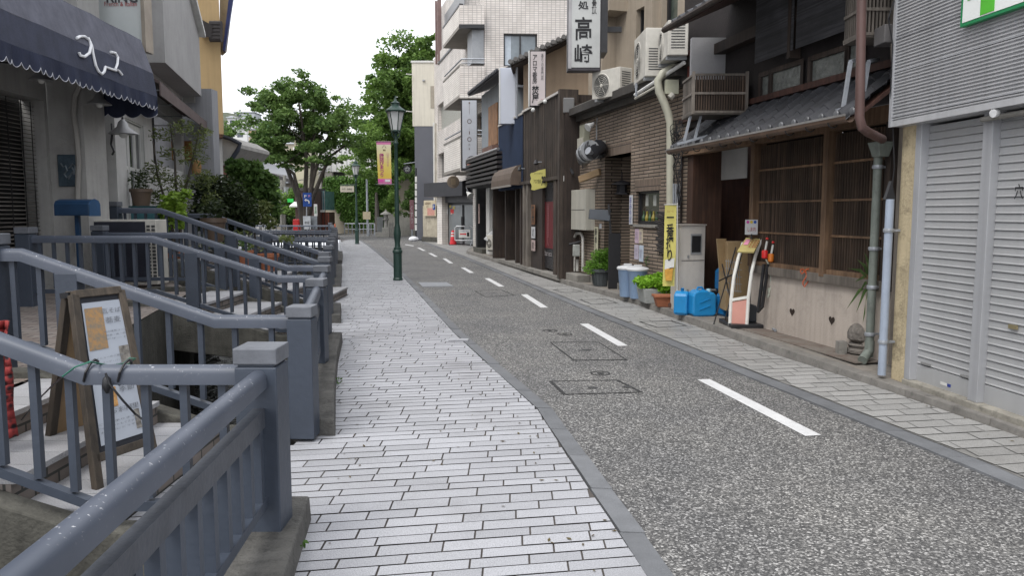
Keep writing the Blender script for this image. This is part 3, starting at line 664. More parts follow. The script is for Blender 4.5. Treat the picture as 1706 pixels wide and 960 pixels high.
# -- relief plaque, cable, lamp, mailbox
T2 = thing('relief_plaque', 'weathered blue-green metal relief plaque fixed on the pier', 'plaque', D(112, 284, 11.0))
c = D(112, 284, 10.99); h = .225
MB().box(c.x-.14, c.x+.14, 10.995, 11.035, c.z-h, c.z+h).build('plate', mat('patina', (.065, .095, .12), .5, .3, 9, metal=.4, bump=.4, bs=30), T2, bevel=.012)
mb = MB(); mb.tube([D(x, y, 10.985) for x, y in [(101, 272), (105, 278), (109, 276), (112, 284), (107, 290), (111, 296), (116, 292), (114, 298), (119, 289), (123, 285), (120, 279), (114, 281), (121, 273), (125, 277), (123, 291)]], .011, 6)
mb.build('relief', mat('patina_hi', (.15, .18, .2), .4, .2, 9, metal=.4), T2)
mb = MB(); mb.tube([D(x, y, 10.98) for x, y in [(133, 140), (124, 160), (122, 190), (127, 225), (131, 270), (130, 300), (129, 332)]] + [D(128, 345, 10.98), D(128, 420, 10.98)], .037, 8); tag(mb.build('conduit_pipe', mat('pipe_beige', (.28, .27, .25), .6, .1)), 'beige conduit pipe snaking down the pier beside the plaque', 'pipe')
T3 = thing('mailbox', 'dark blue rounded mailbox on a blue post', 'mailbox', (-5.46, 9.6, .45))
c = D(124, 346, 9.6); x0, x1 = D(95, 346, 9.6).x, D(153, 346, 9.6).x
M_mail = mat('mailbox_blue', (.012, .036, .08), .4, .2, 5, bump=.05)
pr = [(-.12, -.1), (.12, -.1), (.12, .04), (.085, .085), (0, .105), (-.085, .085), (-.12, .04)]
MB().prism([Vector((x0, 9.65+a, c.z+b)) for a, b in pr], (x1-x0, 0, 0)).build('box', M_mail, T3, bevel=.008)
MB().prism([Vector((x1+.002, 9.65+a*1.05, c.z+b*1.05)) for a, b in pr], (.012, 0, 0)).build('lid', mat('mailbox_blue2', (.025, .075, .16), .4), T3)
MB().box(c.x-.025, c.x+.025, 9.63, 9.68, .45, c.z-.1).build('post', M_mail, T3)
def gooseneck(lb, px, py, y, s=1.):
    c = D(px, py, y); T = thing('wall_lamp', lb, 'wall lamp', c)
    MB().lathe([(.02*s, .12*s), (.05*s, .09*s), (.07*s, .03*s), (.16*s, -.04*s), (.165*s, -.05*s), (.15*s, -.05*s)], c, 18).build('lamp_shade', mat('lamp_zinc', (.25, .25, .25), .4, metal=.5), T, smooth=True)
    MB().sphere(c+Vector((0, 0, -.05*s)), .05*s).build('bulb', mat('bulb_glass', (.5, .5, .48), .1), T, smooth=True)
    MB().tube([c+Vector((0, 0, .12*s)), c+Vector((-.01, 0, .24*s)), c+Vector((-.12*s, .02, .28*s)), c+Vector((-.22*s, .05, .2*s))], .012*s, 6).build('arm', M_black, T, smooth=True)
gooseneck('white gooseneck lamp beside the white cafe doors', 205, 216, 12.1, 1.3)
gooseneck('small metal lamp hanging under the awning by the pier', 165, 168, 10.6, .95)
gooseneck('small metal lamp hanging under the awning over the blind', 68, 128, 9.3, .8)
mb = MB(); mb.tube([D(186, 206, 12.3), D(187, 222, 12.2), D(185, 240, 12.24), D(190, 252, 12.2), D(187, 258, 12.2)], .016, 6); tag(mb.build('iron_ornament', M_black), 'wrought iron ornament on the pale pier beside the cafe lamp', 'ornament')
# white sign above the awning, across the street line
T4 = thing('shop_sign', 'white projecting sign with red and grey lettering above the awning', 'sign', D(198, 80, 12.))
a, b = D(152, -90, 12.), D(240, 86, 12.); MB().box(a.x, b.x, 12, 12.15, b.z, a.z).build('panel', mat('sign_face', (.50, .53, .52), .5, .05, 3, bump=0), T4)
MB().box(b.x, b.x+.055, 11.95, 12.2, b.z, a.z).build('edge_trim', mat('brass_trim', (.35, .31, .26), .35, metal=.6), T4); MB().box(a.x-.05, a.x, 11.95, 12.2, b.z, a.z).build('edge_trim', M_grey, T4)
text('French & Italian', xz(201, 6, 11.99), .49, .065, mat('red_ink', (.30, .03, .03), bump=0), T4)
text('RING', xz(203, -7, 11.99), .47, .2, mat('grey_ink', (.06, .06, .065), bump=0), T4, bold=.02)
# -- cafe front with white double doors, street direction -.24
TC = thing('cafe_building', 'pale rendered cafe building with glazed white doors and a boxed upper balcony', 'building', (-8, 16, .78))
FC = Face((-6.30, 12.37), (-6.81, 14.46))
du = FC.L
MB().wall(FC, 0.0, du+4.2, .3, 10, 0, [(.16, du-.08, .8, 3.13), (du+.66, du+3.9, 2.5, 3.6)], .2).build('wall', M_plastL, TC)
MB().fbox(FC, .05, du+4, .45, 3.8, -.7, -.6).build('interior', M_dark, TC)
w = (du-.24)/4
for k in range(4):
    u0 = .17+w*k; u1 = u0+w-.012; D0 = MB().wall(FC, u0, u1, .8, 3.1, -.06, [(u0+.06, u1-.06, 1.35, 2.28), (u0+.06, u1-.06, 2.34, 2.97)], .03).build('door', M_white, TC)
    g = MB(); g.wall(FC, u0+.06, u1-.06, 1.35, 2.97, -.085); g.build('pane', M_glass, D0)
    MB().fbox(FC, u0+.1, u1-.1, .9, 1.25, -.058, -.045).build('panel', M_white, D0)
    if k in (1, 2): MB().tube([FC.p(u1-.03 if k == 1 else u0+.03, 1.45, -.03), FC.p(u1-.03 if k == 1 else u0+.03, 1.6, -.03)], .01, 6).build('handle', M_black, D0)
MB().wall(FC, .13, du-.05, .8, 3.16, -.02, [(.17, du-.09, .81, 3.11)], .06).build('door_frame', M_white, TC)
# boxed balcony
FBa = Face((-6.33, 14.36), (-7.33, 18.49))
nb, fb = FBa.p(0, 0), FBa.p(FBa.L, 0)
z0 = 4.28
mb = MB(); mb.hexa([(-7.2, 14.36, z0), (nb.x, 14.36, z0), (fb.x, 18.49, z0), (-8.6, 18.49, z0)], [(-7.2, 14.36, 7.73), (nb.x, 14.36, 7.73), (fb.x, 18.49, 5.63), (-8.6, 18.49, 5.63)]).build('balcony', M_balc, TC)
mb = MB(); mb.beam((nb.x+.03, 14.3, 7.76), (fb.x+.03, 18.55, 5.69), .19, .09).build('coping', mat('coping_white', (.6, .6, .58), .5), TC)
MB().hexa([(-10.6, 14.5, 5.6), (-7.05, 14.5, 5.6), (-8.0, 18.49, 5.6), (-10.6, 18.49, 5.6)], [(-10.6, 14.5, 12), (-7.05, 14.5, 12), (-8.0, 18.49, 12), (-10.6, 18.49, 12)]).build('upper_storey', mat('upper_siding', (.33, .32, .30), .8, .1, bump=.2), TC)
MB().box(-9.6, -7.14, 18.62, 19, .7, 4.48).build('wing_wall', mat('bluegrey_plaster', (.28, .285, .30), .9, .1, 1.5, bump=.3, bs=100, streak=.3), TC)
MB().box(-9.6, -7.53, 18.58, 18.62, 4.15, 5.75).build('wing_wall', M_plast, TC)
# rust-coloured square sign on that wall
a, b = D(287, 235, 18.6), D(321, 267, 18.6)
T5 = thing('square_sign', 'rust brown square board on the wall behind the bamboo', 'sign', ((a.x+b.x)/2, 18.6, b.z)); MB().box(a.x, b.x, 18.54, 18.61, b.z, a.z).build('board', mat('rust', (.20, .085, .025), .8, .3, 6, grime=.3), T5)
c = D(327, 278, 18.4); T5b = thing('hanging_lantern', 'small tan lantern hanging beside the rust brown board', 'lantern', c)
MB().lathe([(.04, .16), (.1, .13), (.12, .0), (.1, -.16), (.04, -.19)], c, 12).build('lamp_body', mat('tan_paper', (.30, .17, .07), .8, bump=.2), T5b, smooth=True); MB().tube([c+Vector((0, 0, .12)), c+Vector((0, 0, .4)), c+Vector((0, .1, .42))], .008, 5).build('hook', M_black, T5b)
# brown awning
TB = thing('awning', 'long brown lean-to awning under the boxed balcony', 'awning', (-6.6, 16, 3.6))
FB2 = Face((-5.88, 13.1), (-7.26, 18.55))
mb = MB(); mb.hexa([FB2.p(0, 3.69, 0), FB2.p(FB2.L, 3.61, 0), FB2.p(FB2.L, 4.08, -1.1), FB2.p(0, 4.15, -1.1)], [FB2.p(0, 3.74, 0), FB2.p(FB2.L, 3.66, 0), FB2.p(FB2.L, 4.13, -1.1), FB2.p(0, 4.20, -1.1)]).build('canopy', mat('brown_canvas', (.085, .062, .06), .8, .2, 4, bump=.2), TB)
MB().fbox(FB2, 0, FB2.L, 3.50, 3.70, -.01, .01).build('valance', mat('brown_valance', (.11, .082, .078), .8, .2, 4), TB)
mb = MB()
for u in (.1, 1.9, 3.7, 5.4): mb.tube([FB2.p(u, 3.6, -.02), FB2.p(u, 3.55, -1.2)], .012, 6)
mb.build('frame', M_grey, TB)
# -- yellow house
TY = thing('yellow_house', 'ochre yellow house with dark blue roof edge behind the balcony', 'building', (-7, 17, .78))
xr = D(372, 200, 21).x
xq = xr*29/21-.3; HX = lambda x0, y0, z0, z1, q=0: MB().hexa([(-13, y0, z0), (x0, y0, z0), (xq+q, 29, z0), (-13, 29, z0)], [(-13, y0, z1), (x0, y0, z1), (xq+q, 29, z1), (-13, 29, z1)])
HX(xr, 21, 3.65, 12).build('upper_storey', mat('ochre_render', (.50, .36, .19), .9, .06, 1.5, bump=.25, bs=90, streak=.15), TY)
HX(xr-.02, 20.96, 3.56, 3.65).build('trim', mat('brown_trim', (.10, .05, .03)), TY)
HX(xr-.2, 21.4, .7, 3.56, -.2).build('lower_wall', M_plastL, TY)
MB().prism([D(371, 82, 20.9), D(375, 84, 20.9), D(391, -20, 20.9), D(383, -20, 20.9)], (-.1, .3, 0)).build('roof_edge', mat('blue_fascia', (.03, .04, .12), .5), TY)
MB().prism([D(366, 90, 21.1), D(373, 84, 21.1), D(386, -20, 21.1), D(366, -20, 21.1)], (0, .2, 0)).build('gable_soffit', mat('soffit_tan', (.33, .25, .15), .9), TY)
T6 = thing('entrance_roof', 'small dark-edged porch roof below the yellow house', 'porch roof', D(385, 260, 24)); y = 24.
MB().prism([D(352, 222, y), D(374, 226, y), D(398, 240, y), D(398, 246, y), D(382, 262, y), D(374, 275, y), D(352, 276, y)], (0, 3, 0)).build('soffit', mat('soffit_white', (.36, .35, .33), .8), T6)
MB().tube([D(370, 227, y-.1), D(384, 231, y-.1), D(400, 239, y-.1), D(396, 250, y-.1), D(382, 272, y-.1)], .07, 6).build('edge', mat('edge_dark', (.03, .035, .05), .6), T6)
MB().box(D(358, 300, y).x, D(368, 300, y).x, 23.8, 24.6, .7, D(360, 275, y).z).build('post', mat('brick_red', (.16, .06, .04)), T6)
c = D(346, 60, 20.6); T7 = thing('roof_tile_end', 'dark tiled roof corner jutting out between balcony and yellow house', 'roof', c)
MB().hexa([D(336, 60, 20.6), D(352, 62, 20.6), D(352, 62, 22), D(336, 60, 22)], [D(336, 32, 20.6), D(354, 42, 20.6), D(354, 42, 22), D(336, 32, 22)]).build('eave', mat('dark_tile', (.05, .045, .045), .6), T7)
mb = MB()
for k in range(5): mb.lathe([(.09, 0), (.09, .3)], D(350, 40+k*6, 20.7), 10, ax=(1, 0, 0))
mb.build('tile_ends', mat('dark_tile', (.05, .045, .045), .6), T7)
# -- air conditioner on the terrace
def acunit(lb, W, H, Dp, loc, rz, grp='air conditioner units', dark=False, nm='air_conditioner'):
    T = thing(nm, lb, 'air conditioner', loc, grp, rz)
    Mb = mat('ac_beige', (.44, .42, .37), .5, .08, 3, bump=.05, streak=.3, grime=.15)
    MB().box(-W/2, W/2, -Dp/2, Dp/2, .05, H).build('casing', Mb, T, bevel=.012, local=True)
    MB().box(-W/2+.08, -W/2+.14, -Dp/2, Dp/2, 0, .05).build('foot', M_grey, T, local=True); MB().box(W/2-.14, W/2-.08, -Dp/2, Dp/2, 0, .05).build('foot', M_grey, T, local=True)
    r = min(H*.40, W*.33); cx = -W*.14; mb = MB(); pr = []
    for k in range(28):
        a, b = k*math.pi/14, (k+1)*math.pi/14
        mb.quad((cx+r*math.cos(a), -Dp/2-.004, H/2+r*math.sin(a)), (cx+r*math.cos(b), -Dp/2-.004, H/2+r*math.sin(b)), (cx+r*.93*math.cos(b), -Dp/2-.014, H/2+r*.93*math.sin(b)), (cx+r*.93*math.cos(a), -Dp/2-.014, H/2+r*.93*math.sin(a)))
    mb.build('fan_ring', Mb, T, local=True)
    MB().poly([(cx+r*.93*math.cos(k*math.pi/14), -Dp/2-.002, H/2+r*.93*math.sin(k*math.pi/14)) for k in range(28)]).build('fan_opening', mat('fan_dark', (.05, .05, .05)), T, local=True)
    mb = MB()
    for k in range(1, 7):
        q = r*.93*k/6.5; mb.tube([(cx+q*math.cos(j*math.pi/12), -Dp/2-.012, H/2+q*math.sin(j*math.pi/12)) for j in range(25)], .003, 4, caps=False)
    for j in range(6): mb.tube([(cx, -Dp/2-.012, H/2), (cx+r*.93*math.cos(j*math.pi/3), -Dp/2-.012, H/2+r*.93*math.sin(j*math.pi/3))], .003, 4)
    mb.build('guard', Mb, T, local=True); MB().lathe([(.03, 0), (.03, .02)], (cx, -Dp/2, H/2), 12, ax=(0, -1, 0)).build('hub', Mb, T, local=True)
    mb = MB()
    for k in range(9): mb.box(W/2-.001, W/2+.004, -Dp/2+.05, Dp/2-.05, .15+k*.04, .165+k*.04)
    mb.build('side_louvres', mat('fan_dark', (.05, .05, .05)), T, local=True)
    return T
a, b = D(143, 366, 11.15), D(257, 372, 11.15)
T = thing('air_conditioner', 'beige air conditioner seen from its dark finned back on the left terrace', 'air conditioner', ((a.x+b.x)/2, 11.35, .45)); Mb = mat('ac_beige', (.52, .50, .45))
zt = a.z; MB().box(a.x-.05, b.x, 11.19, 11.55, .5, zt).build('casing', Mb, T, bevel=.008)
MB().box(a.x, b.x-.15, 11.172, 11.189, .54, zt-.03).build('fins', mat('fin_dark', (.02, .022, .035), .6, bump=.5, bs=300), T)
mb = MB()
for k in range(16):
    z = .56+k*(zt-.62)/16; mb.box(b.x-.13, b.x-.085, 11.175, 11.189, z, z+.03); mb.box(b.x-.058, b.x-.012, 11.175, 11.189, z, z+.03)
mb.build('vents', mat('fan_dark', (.05, .05, .05)), T)
for x in (a.x+.1, b.x-.15): MB().box(x, x+.06, 11.2, 11.5, .44, .5).build('foot', M_black, T)
# blue glass side table / cabinet by the doors
a, b = D(217, 346, 12.7), D(258, 368, 12.7)
T = thing('planter_box', 'teal painted box behind the tall stair railing', 'planter', ((a.x+b.x)/2, 12.8, .78)); MB().box(a.x, b.x, 12.7, 12.95, .78, a.z).build('box', mat('teal', (.05, .15, .17), .5), T, bevel=.01); MB().box(a.x-.02, b.x+.02, 12.68, 12.97, a.z, a.z+.03).build('rim', mat('teal_dark', (.03, .08, .09), .5), T)
# ================================================================== things on the nearest footbridge
# sandwich board
T = thing('sandwich_board', 'wooden A-frame menu board with food photos standing on the nearest footbridge', 'sandwich board', (-2.35, 4.3, .0))
Mw = woodmat('board_wood', (.03, .024, .018), (.085, .066, .048)); 
yb = 4.05
def SB(px, py, y): return D(px, py, y)
# front leaf (menu): corners from the photo, leaning; x right, two leaves hinged at top
TL, TR = D(122, 492, 4.12), D(199, 484, 4.40); BL, BR = D(165, 830, 3.78), D(262, 770, 4.12)
nrm = (TR-TL).cross(BL-TL).normalized(); 
if nrm.y > 0: nrm = -nrm
def leaf(TL, TR, BL, BR, nm, panel_mat, bz, par):
    BR = BL+(TR-TL)*((BR-BL).length/(TR-TL).length); n = (TR-TL).cross(BL-TL).normalized(); n = n if n.y < 0 else -n
    L = lambda a, b: (TL.lerp(TR, a)).lerp(BL.lerp(BR, a), b)
    fr2 = MB()
    w = .075
    for a, b in (((0, 0), (0, 1)), ((1, 0), (1, 1)), ((0, 0), (1, 0)), ((0, .82), (1, .82))):
        fr2.beam(L(*a), L(*b), .045, .04, up=n)
    o = fr2.build(nm, Mw, par, bevel=.004); 
    p = MB(); p.quad(L(.04, .02), L(.96, .02), L(.96, .81), L(.04, .81)); q = p.build('board', panel_mat, o, solid=.01)
    return o, L, n
o, L, n = leaf(TL, TR, BL, BR, 'front_frame', mat('slate', (.02, .022, .028), .7), 0, T)
n = -n if n.dot(CAM-TL) < 0 else n
def onb(a0, b0, a1, b1, mt, nm, h=.009):
    return MB().quad(L(a0, b0)+n*h, L(a1, b0)+n*h, L(a1, b1)+n*h, L(a0, b1)+n*h).build(nm, mt, o)
onb(.12, .05, .93, .77, mat('menu_paper', (.38, .41, .46), .3, .06, 2, bump=0), 'menu_sheet')
Mf = mat('food_photo', (.42, .40, .33), .5, .6, 34, c2=(.42, .22, .07), bump=0, grime=.8); Mf2 = mat('food_photo_dark', (.09, .08, .07), .5, .4, 30, c2=(.32, .30, .27), bump=0)
onb(.15, .08, .52, .30, Mf, 'food_picture', .011); onb(.72, .30, .92, .42, Mf2, 'food_picture', .011); onb(.40, .50, .52, .60, mat('food_orange', (.40, .22, .08), .5, .6, 45, bump=0), 'food_picture', .011); onb(.78, .64, .88, .74, Mf2, 'food_picture', .011)
rt = (L(1, .1)-L(0, .1)).normalized(); up = (L(.5, 0)-L(.5, 1)).normalized()
Mg = mat('grey_print', (.16, .17, .19), bump=0)
for a, b, w_, h_, s in [(.70, .105, .12, .03, '瓦そば'), (.70, .155, .10, .035, '蕎麦'), (.70, .215, .15, .012, '旬の味覚コース'), (.70, .235, .13, .01, '前菜・魚・肉'), (.70, .255, .14, .01, 'デザート'), (.40, .345, .24, .012, 'ランチメニューのご案内'), (.40, .37, .2, .01, 'サラダ・スープ・パン'), (.40, .39, .22, .01, 'コーヒーまたは紅茶'), (.40, .41, .2, .01, '本日のパスタ'), (.72, .52, .10, .035, '季節'), (.60, .62, .2, .03, 'お料理'), (.45, .67, .24, .011, 'ご予約承ります'), (.45, .69, .26, .011, 'テイクアウトもできます'), (.45, .71, .22, .011, 'お気軽にどうぞ')]:
    text(s, (L(a, b)+n*.012, rt if rt.cross(up).dot(n) > 0 else rt, up), w_, h_, Mg, o)
# back leaf
TL2, TR2 = D(112, 494, 4.18), D(196, 484, 4.50); BL2, BR2 = D(72, 835, 4.25), D(168, 790, 4.75)
leaf(TL2, TR2, BL2, BR2, 'back_frame', woodmat('plywood', (.26, .17, .09), (.33, .23, .13), .5), 0, T)
MB().beam(D(104, 493, 4.15), D(118, 491, 4.15), .05, .03).build('hinge', M_black, T)
# cord tied round the hand rail
T = thing('tie_cord', 'green and black cord wound round the nearest bridge hand rail', 'cord', D(120, 620, 3.4))
rail = lambda px: D(px, float(np.interp(px, [0, 130, 300], [590, 640, 648])), 3.42)
def loop(x, r=.052, tilt=.02):
    c = Vector((x, 3.42, 0)); z = float(np.interp(x, [-3.05, -1.92, -1.2], [1.27, .83, .83])); return [c+Vector((tilt*math.cos(k*.7), r*math.sin(k*.7), z-.0+r*1.1*math.cos(k*.7))) for k in range(10)]
MB().tube(loop(D(118, 0, 3.42).x), .006, 6).build('black_loop', M_black, T); MB().tube(loop(D(177, 0, 3.42).x), .006, 6).build('black_loop', M_black, T)
Mgc = mat('green_cord', (.02, .12, .08), .5)
MB().tube([D(104, 628, 3.33), D(125, 612, 3.33), D(150, 603, 3.33), D(185, 610, 3.5), D(205, 606, 4.0), D(216, 597, 4.1), D(226, 597, 4.1), D(214, 607, 4.1), D(190, 611, 3.6)], .004, 6).build('green_strand', Mgc, T, smooth=True)
MB().tube([D(176, 622, 3.34), D(182, 640, 3.34), D(205, 668, 3.34), D(225, 690, 3.38), D(237, 699, 3.5)], .005, 6).build('black_strand', M_black, T, smooth=True)
MB().lathe([(.004, .03), (.017, .015), (.02, -.02), (.008, -.05)], D(178, 637, 3.35), 10).build('knot', M_black, T, smooth=True)
MB().tube([D(104, 628, 3.33), D(85, 645, 3.6), D(60, 670, 3.9), D(36, 700, 4.2)], .004, 6).build('black_strand', M_black, T)
# red dotted cloth hanging at the left edge
mb = MB(); nx, nz = 10, 14
gx = lambda i, j: D(-60 + i*9.0 - 3*math.sin(j*.8), 535 + j*15, 3.9) + Vector((0, .035*math.sin(i*1.9+j*.25), 0))
for i in range(nx-1):
    for j in range(nz-1): mb.quad(gx(i, j), gx(i+1, j), gx(i+1, j+1), gx(i, j+1))
m, t, P, N, L_ = nodes('red_dotted_cloth'); g = N.new('ShaderNodeNewGeometry'); v = N.new('ShaderNodeTexVoronoi'); v.inputs['Scale'].default_value = 26; L_.new(g.outputs['Position'], v.inputs['Vector'])
r = ramp(N, [(.22, (.008, .006, .010)), (.34, (.10, .012, .014)), (.5, (.26, .03, .028))]); L_.new(v.outputs['Distance'], r.inputs[0]); L_.new(r.outputs[0], P.inputs['Base Color']); P.inputs['Roughness'].default_value = .8
tag(mb.build('hanging_cloth', m, smooth=True, solid=.006), 'red and black patterned cloth hanging at the left edge above the steps', 'cloth')
# white polystyrene tray on the steps
c = D(28, 800, 4.05); T = thing('plastic_tray', 'white plastic tray holding a crumpled bag on the tiled steps', 'tray', (c.x, c.y, c.z-.1)); x0, x1 = D(-40, 800, 4).x, D(62, 800, 4).x; zt, zb = D(30, 775, 4).z, D(30, 812, 4).z
mb = MB(); mb.hexa([(x0, 3.9, zb), (x1-.03, 3.9, zb), (x1-.03, 4.25, zb), (x0, 4.25, zb)], [(x0, 3.87, zt), (x1, 3.87, zt), (x1, 4.28, zt), (x0, 4.28, zt)]); mb.f = [f for i, f in enumerate(mb.f) if i != 1]; mb.build('tray', mat('white_foam', (.6, .61, .63), .5), T, solid=.012)
mb = MB(); mb.sphere(((x0+x1)/2-.06, 4.08, zt-.01), (.14, .14, .09), 14, 9); mb.v = [v+Vector((random.uniform(-.012, .012), random.uniform(-.012, .012), random.uniform(-.012, .012))) for v in mb.v]; mb.build('crumpled_bag', mat('white_bag', (.62, .63, .66), .35), T, smooth=True)
# ================================================================== plants of the left terrace
M_trunk = woodmat('bark', (.03, .025, .02), (.085, .07, .055)); M_terra = mat('terracotta', (.30, .11, .055), .85, .2, 5, bump=.2, grime=.3)
def pot(T, c, r, h, mt=None, nm='pot'):
    MB().lathe([(r*.7, 0), (r*.95, h*.82), (r*1.06, h*.82), (r*1.06, h), (r*.92, h), (r*.9, h*.88)], c, 18).build(nm, mt or M_terra, T, smooth=True)
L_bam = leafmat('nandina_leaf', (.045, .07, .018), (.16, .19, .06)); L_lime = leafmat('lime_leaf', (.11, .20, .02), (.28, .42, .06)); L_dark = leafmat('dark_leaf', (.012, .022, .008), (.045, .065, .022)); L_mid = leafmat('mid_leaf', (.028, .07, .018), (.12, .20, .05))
def stems(pts_list, r): 
    mb = MB()
    for p in pts_list: mb.tube(p, [r*(1-.6*i/(len(p)-1)) for i in range(len(p))], 6)
    return mb
def shrub(name, lb, cat, cl, size, lm, trunks, r=.02, asp=.5, group=None, potspec=None, droop=.3):
    c0 = Vector(trunks[0][0]); T = thing(name, lb, cat, c0, group)
    leafcloud('foliage', cl, size, lm, T, asp, droop); stems(trunks, r).build('stem', M_trunk, T, smooth=True)
    if potspec: pot(T, c0-Vector((0, 0, potspec[1]*.9)), *potspec)
    return T
def cl(px, py, y, rpx, rpy, n, ry=None):
    c = D(px, py, y); k = y/FPX; return ((c.x, c.y, c.z), (rpx*k, ry or rpx*k, rpy*k), n)
y = 14.2
shrub('bamboo_shrub', 'airy nandina shrub with thin leaves in front of the rust brown board', 'shrub',
      [cl(305, 212, y, 26, 14, 150), cl(268, 225, y, 22, 13, 130), cl(340, 222, y, 16, 14, 90), cl(322, 262, y, 26, 20, 190), cl(262, 288, y, 24, 22, 260), cl(292, 305, y, 30, 18, 260), cl(340, 298, y, 22, 18, 200), cl(255, 330, y, 20, 22, 240), cl(300, 340, y, 24, 18, 200), cl(330, 240, y, 18, 14, 90), cl(280, 255, y, 18, 12, 90), cl(352, 330, y, 18, 16, 150)], .085, L_bam,
      [[(D(296, 420, y)), D(294, 330, y), D(291, 260, y), D(283, 205, y)], [D(298, 420, y), D(305, 330, y), D(325, 250, y), D(335, 205, y)], [D(296, 420, y), D(280, 350, y), D(262, 290, y), D(255, 235, y)]], .03, .28, potspec=(.2, .3))
y = 12.9
shrub('lime_shrub', 'bright lime green leafy shrub behind the stair railing', 'shrub', [cl(290, 335, y, 22, 18, 260), cl(285, 352, y, 25, 14, 240), cl(298, 366, y, 14, 16, 150), cl(276, 372, y, 9, 20, 80), cl(310, 322, y, 10, 8, 60)], .09, L_lime, [[D(288, 425, y), D(288, 380, y), D(286, 340, y)]], .02, .6, potspec=(.18, .28))
y = 15.5
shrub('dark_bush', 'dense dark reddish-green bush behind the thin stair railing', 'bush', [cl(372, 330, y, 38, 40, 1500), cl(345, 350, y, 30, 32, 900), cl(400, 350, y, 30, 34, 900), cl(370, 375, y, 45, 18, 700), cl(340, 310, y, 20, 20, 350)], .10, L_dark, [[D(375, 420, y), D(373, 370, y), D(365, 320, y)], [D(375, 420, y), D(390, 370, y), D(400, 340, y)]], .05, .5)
y = 18.5
shrub('broadleaf_tree', 'rounded mid green tree beside the porch roof', 'tree', [cl(405, 285, y, 26, 20, 600), cl(430, 300, y, 24, 24, 600), cl(398, 310, y, 24, 22, 500), cl(440, 330, y, 24, 26, 600), cl(415, 335, y, 26, 20, 500), cl(385, 272, y, 10, 8, 90), cl(450, 300, y, 14, 10, 90), cl(425, 276, y, 14, 8, 80), cl(455, 345, y, 18, 12, 110)], .16, L_mid, [[D(415, 390, y), D(414, 340, y), D(410, 290, y)], [D(415, 390, y), D(428, 335, y), D(436, 305, y)]], .07, .55)
y = 16.5
shrub('leafy_shrub', 'loose pale green shrub spilling over the stair railing end', 'shrub', [cl(425, 362, y, 26, 16, 260), cl(405, 378, y, 20, 12, 150), cl(450, 372, y, 16, 12, 120), cl(440, 345, y, 16, 12, 120)], .11, L_bam, [[D(425, 400, y), D(424, 370, y), D(430, 345, y)]], .02, .4)
y = 13.6
shrub('trailing_shrub', 'thin wiry shrub leaning over the farther stair railing', 'shrub', [cl(350, 400, y, 30, 14, 110), cl(430, 410, y, 22, 10, 60), cl(395, 395, y, 26, 12, 80), cl(478, 398, y-3, 14, 8, 60)], .07, L_bam, [[D(380, 470, y), D(370, 430, y), D(350, 395, y)], [D(380, 470, y), D(400, 430, y), D(440, 405, y), D(478, 398, y-2)]], .012, .4)
for i, (px, py, yy, r, h, lb) in enumerate([(406, 443, 12.9, .16, .26, 'left of two long terracotta pots on the third footbridge stairs'), (446, 452, 13.2, .19, .3, 'right of two terracotta pots on the third footbridge stairs'), (357, 403, 12.9, .2, .4, 'brown glazed pot at the head of the stairs'), (236, 345, 12.8, .17, .3, 'dark bowl planter on the teal box')]):
    c = D(px, py, yy); T = thing('plant_pot', lb, 'plant pot', c); pot(T, c, r, h, M_terra if i < 2 else mat('brown_glaze', (.10, .07, .05), .5)); MB().lathe([(r*.88, h*.8), (r*.88, h*.86)], c, 14).build('soil', mat('soil', (.03, .022, .015)), T)
    if i == 0: leafcloud('plant', [((c.x, c.y, c.z+h+.1), (.14, .14, .12), 60)], .08, L_mid, T)
    if i == 3: leafcloud('plant', [((c.x, c.y, c.z+h+.15), (.22, .2, .18), 200)], .06, L_dark, T)
    if i == 2: leafcloud('plant', [((c.x, c.y, c.z+h+.14), (.25, .25, .2), 190)], .09, L_dark, T)
# ================================================================== right side, nearest: shuttered shop with corrugated cladding
M_alu = mat('shutter_aluminium', (.385, .388, .392), .38, .05, .9, metal=.15, bump=.03, streak=.12, grime=.05)
M_siding = mat('siding_aluminium', (.45, .453, .462), .4, .06, 1.2, metal=.15, bump=.03, streak=.25)
M_alud = mat('shutter_frame', (.36, .365, .38), .45, .08, 2, metal=.15, bump=.03, streak=.3)
M_cream = mat('cream_stucco', (.48, .40, .26), .9, .18, 1.6, bump=.35, bs=45, grime=.9, streak=.8)
M_galv = mat('galvanised', (.33, .35, .38), .5, .15, 5, metal=.4, bump=.1, streak=.3, grime=.3)
M_pvcg = mat('green_grey_pipe', (.16, .18, .16), .6, .2, 4, bump=.1, grime=.5, streak=.4)
FS = Face((3.43, 6.86), (3.88, 2.95))
T = thing('shop_building', 'shop with grey roller shutters under ribbed aluminium cladding at the right edge', 'building', (3.9, 5, .05))
us = lambda px, off=0: FS.U(px, off)
u1 = us(1523); zt = 2.28
MB().fbox(FS, 0, u1, .0, 2.33, -.5, -.005).build('pillar', M_cream, T, bevel=.01)
MB().fbox(FS, u1+.0, FS.L, 0, .10, -.6, .04).build('sill', mat('sill_concrete', (.25, .235, .2), .9, .3, 4, bump=.4, grime=.7), T, bevel=.008)
MB().fbox(FS, u1, FS.L, .1, 5.5, -.9, -.3).build('wall', M_dark, T)
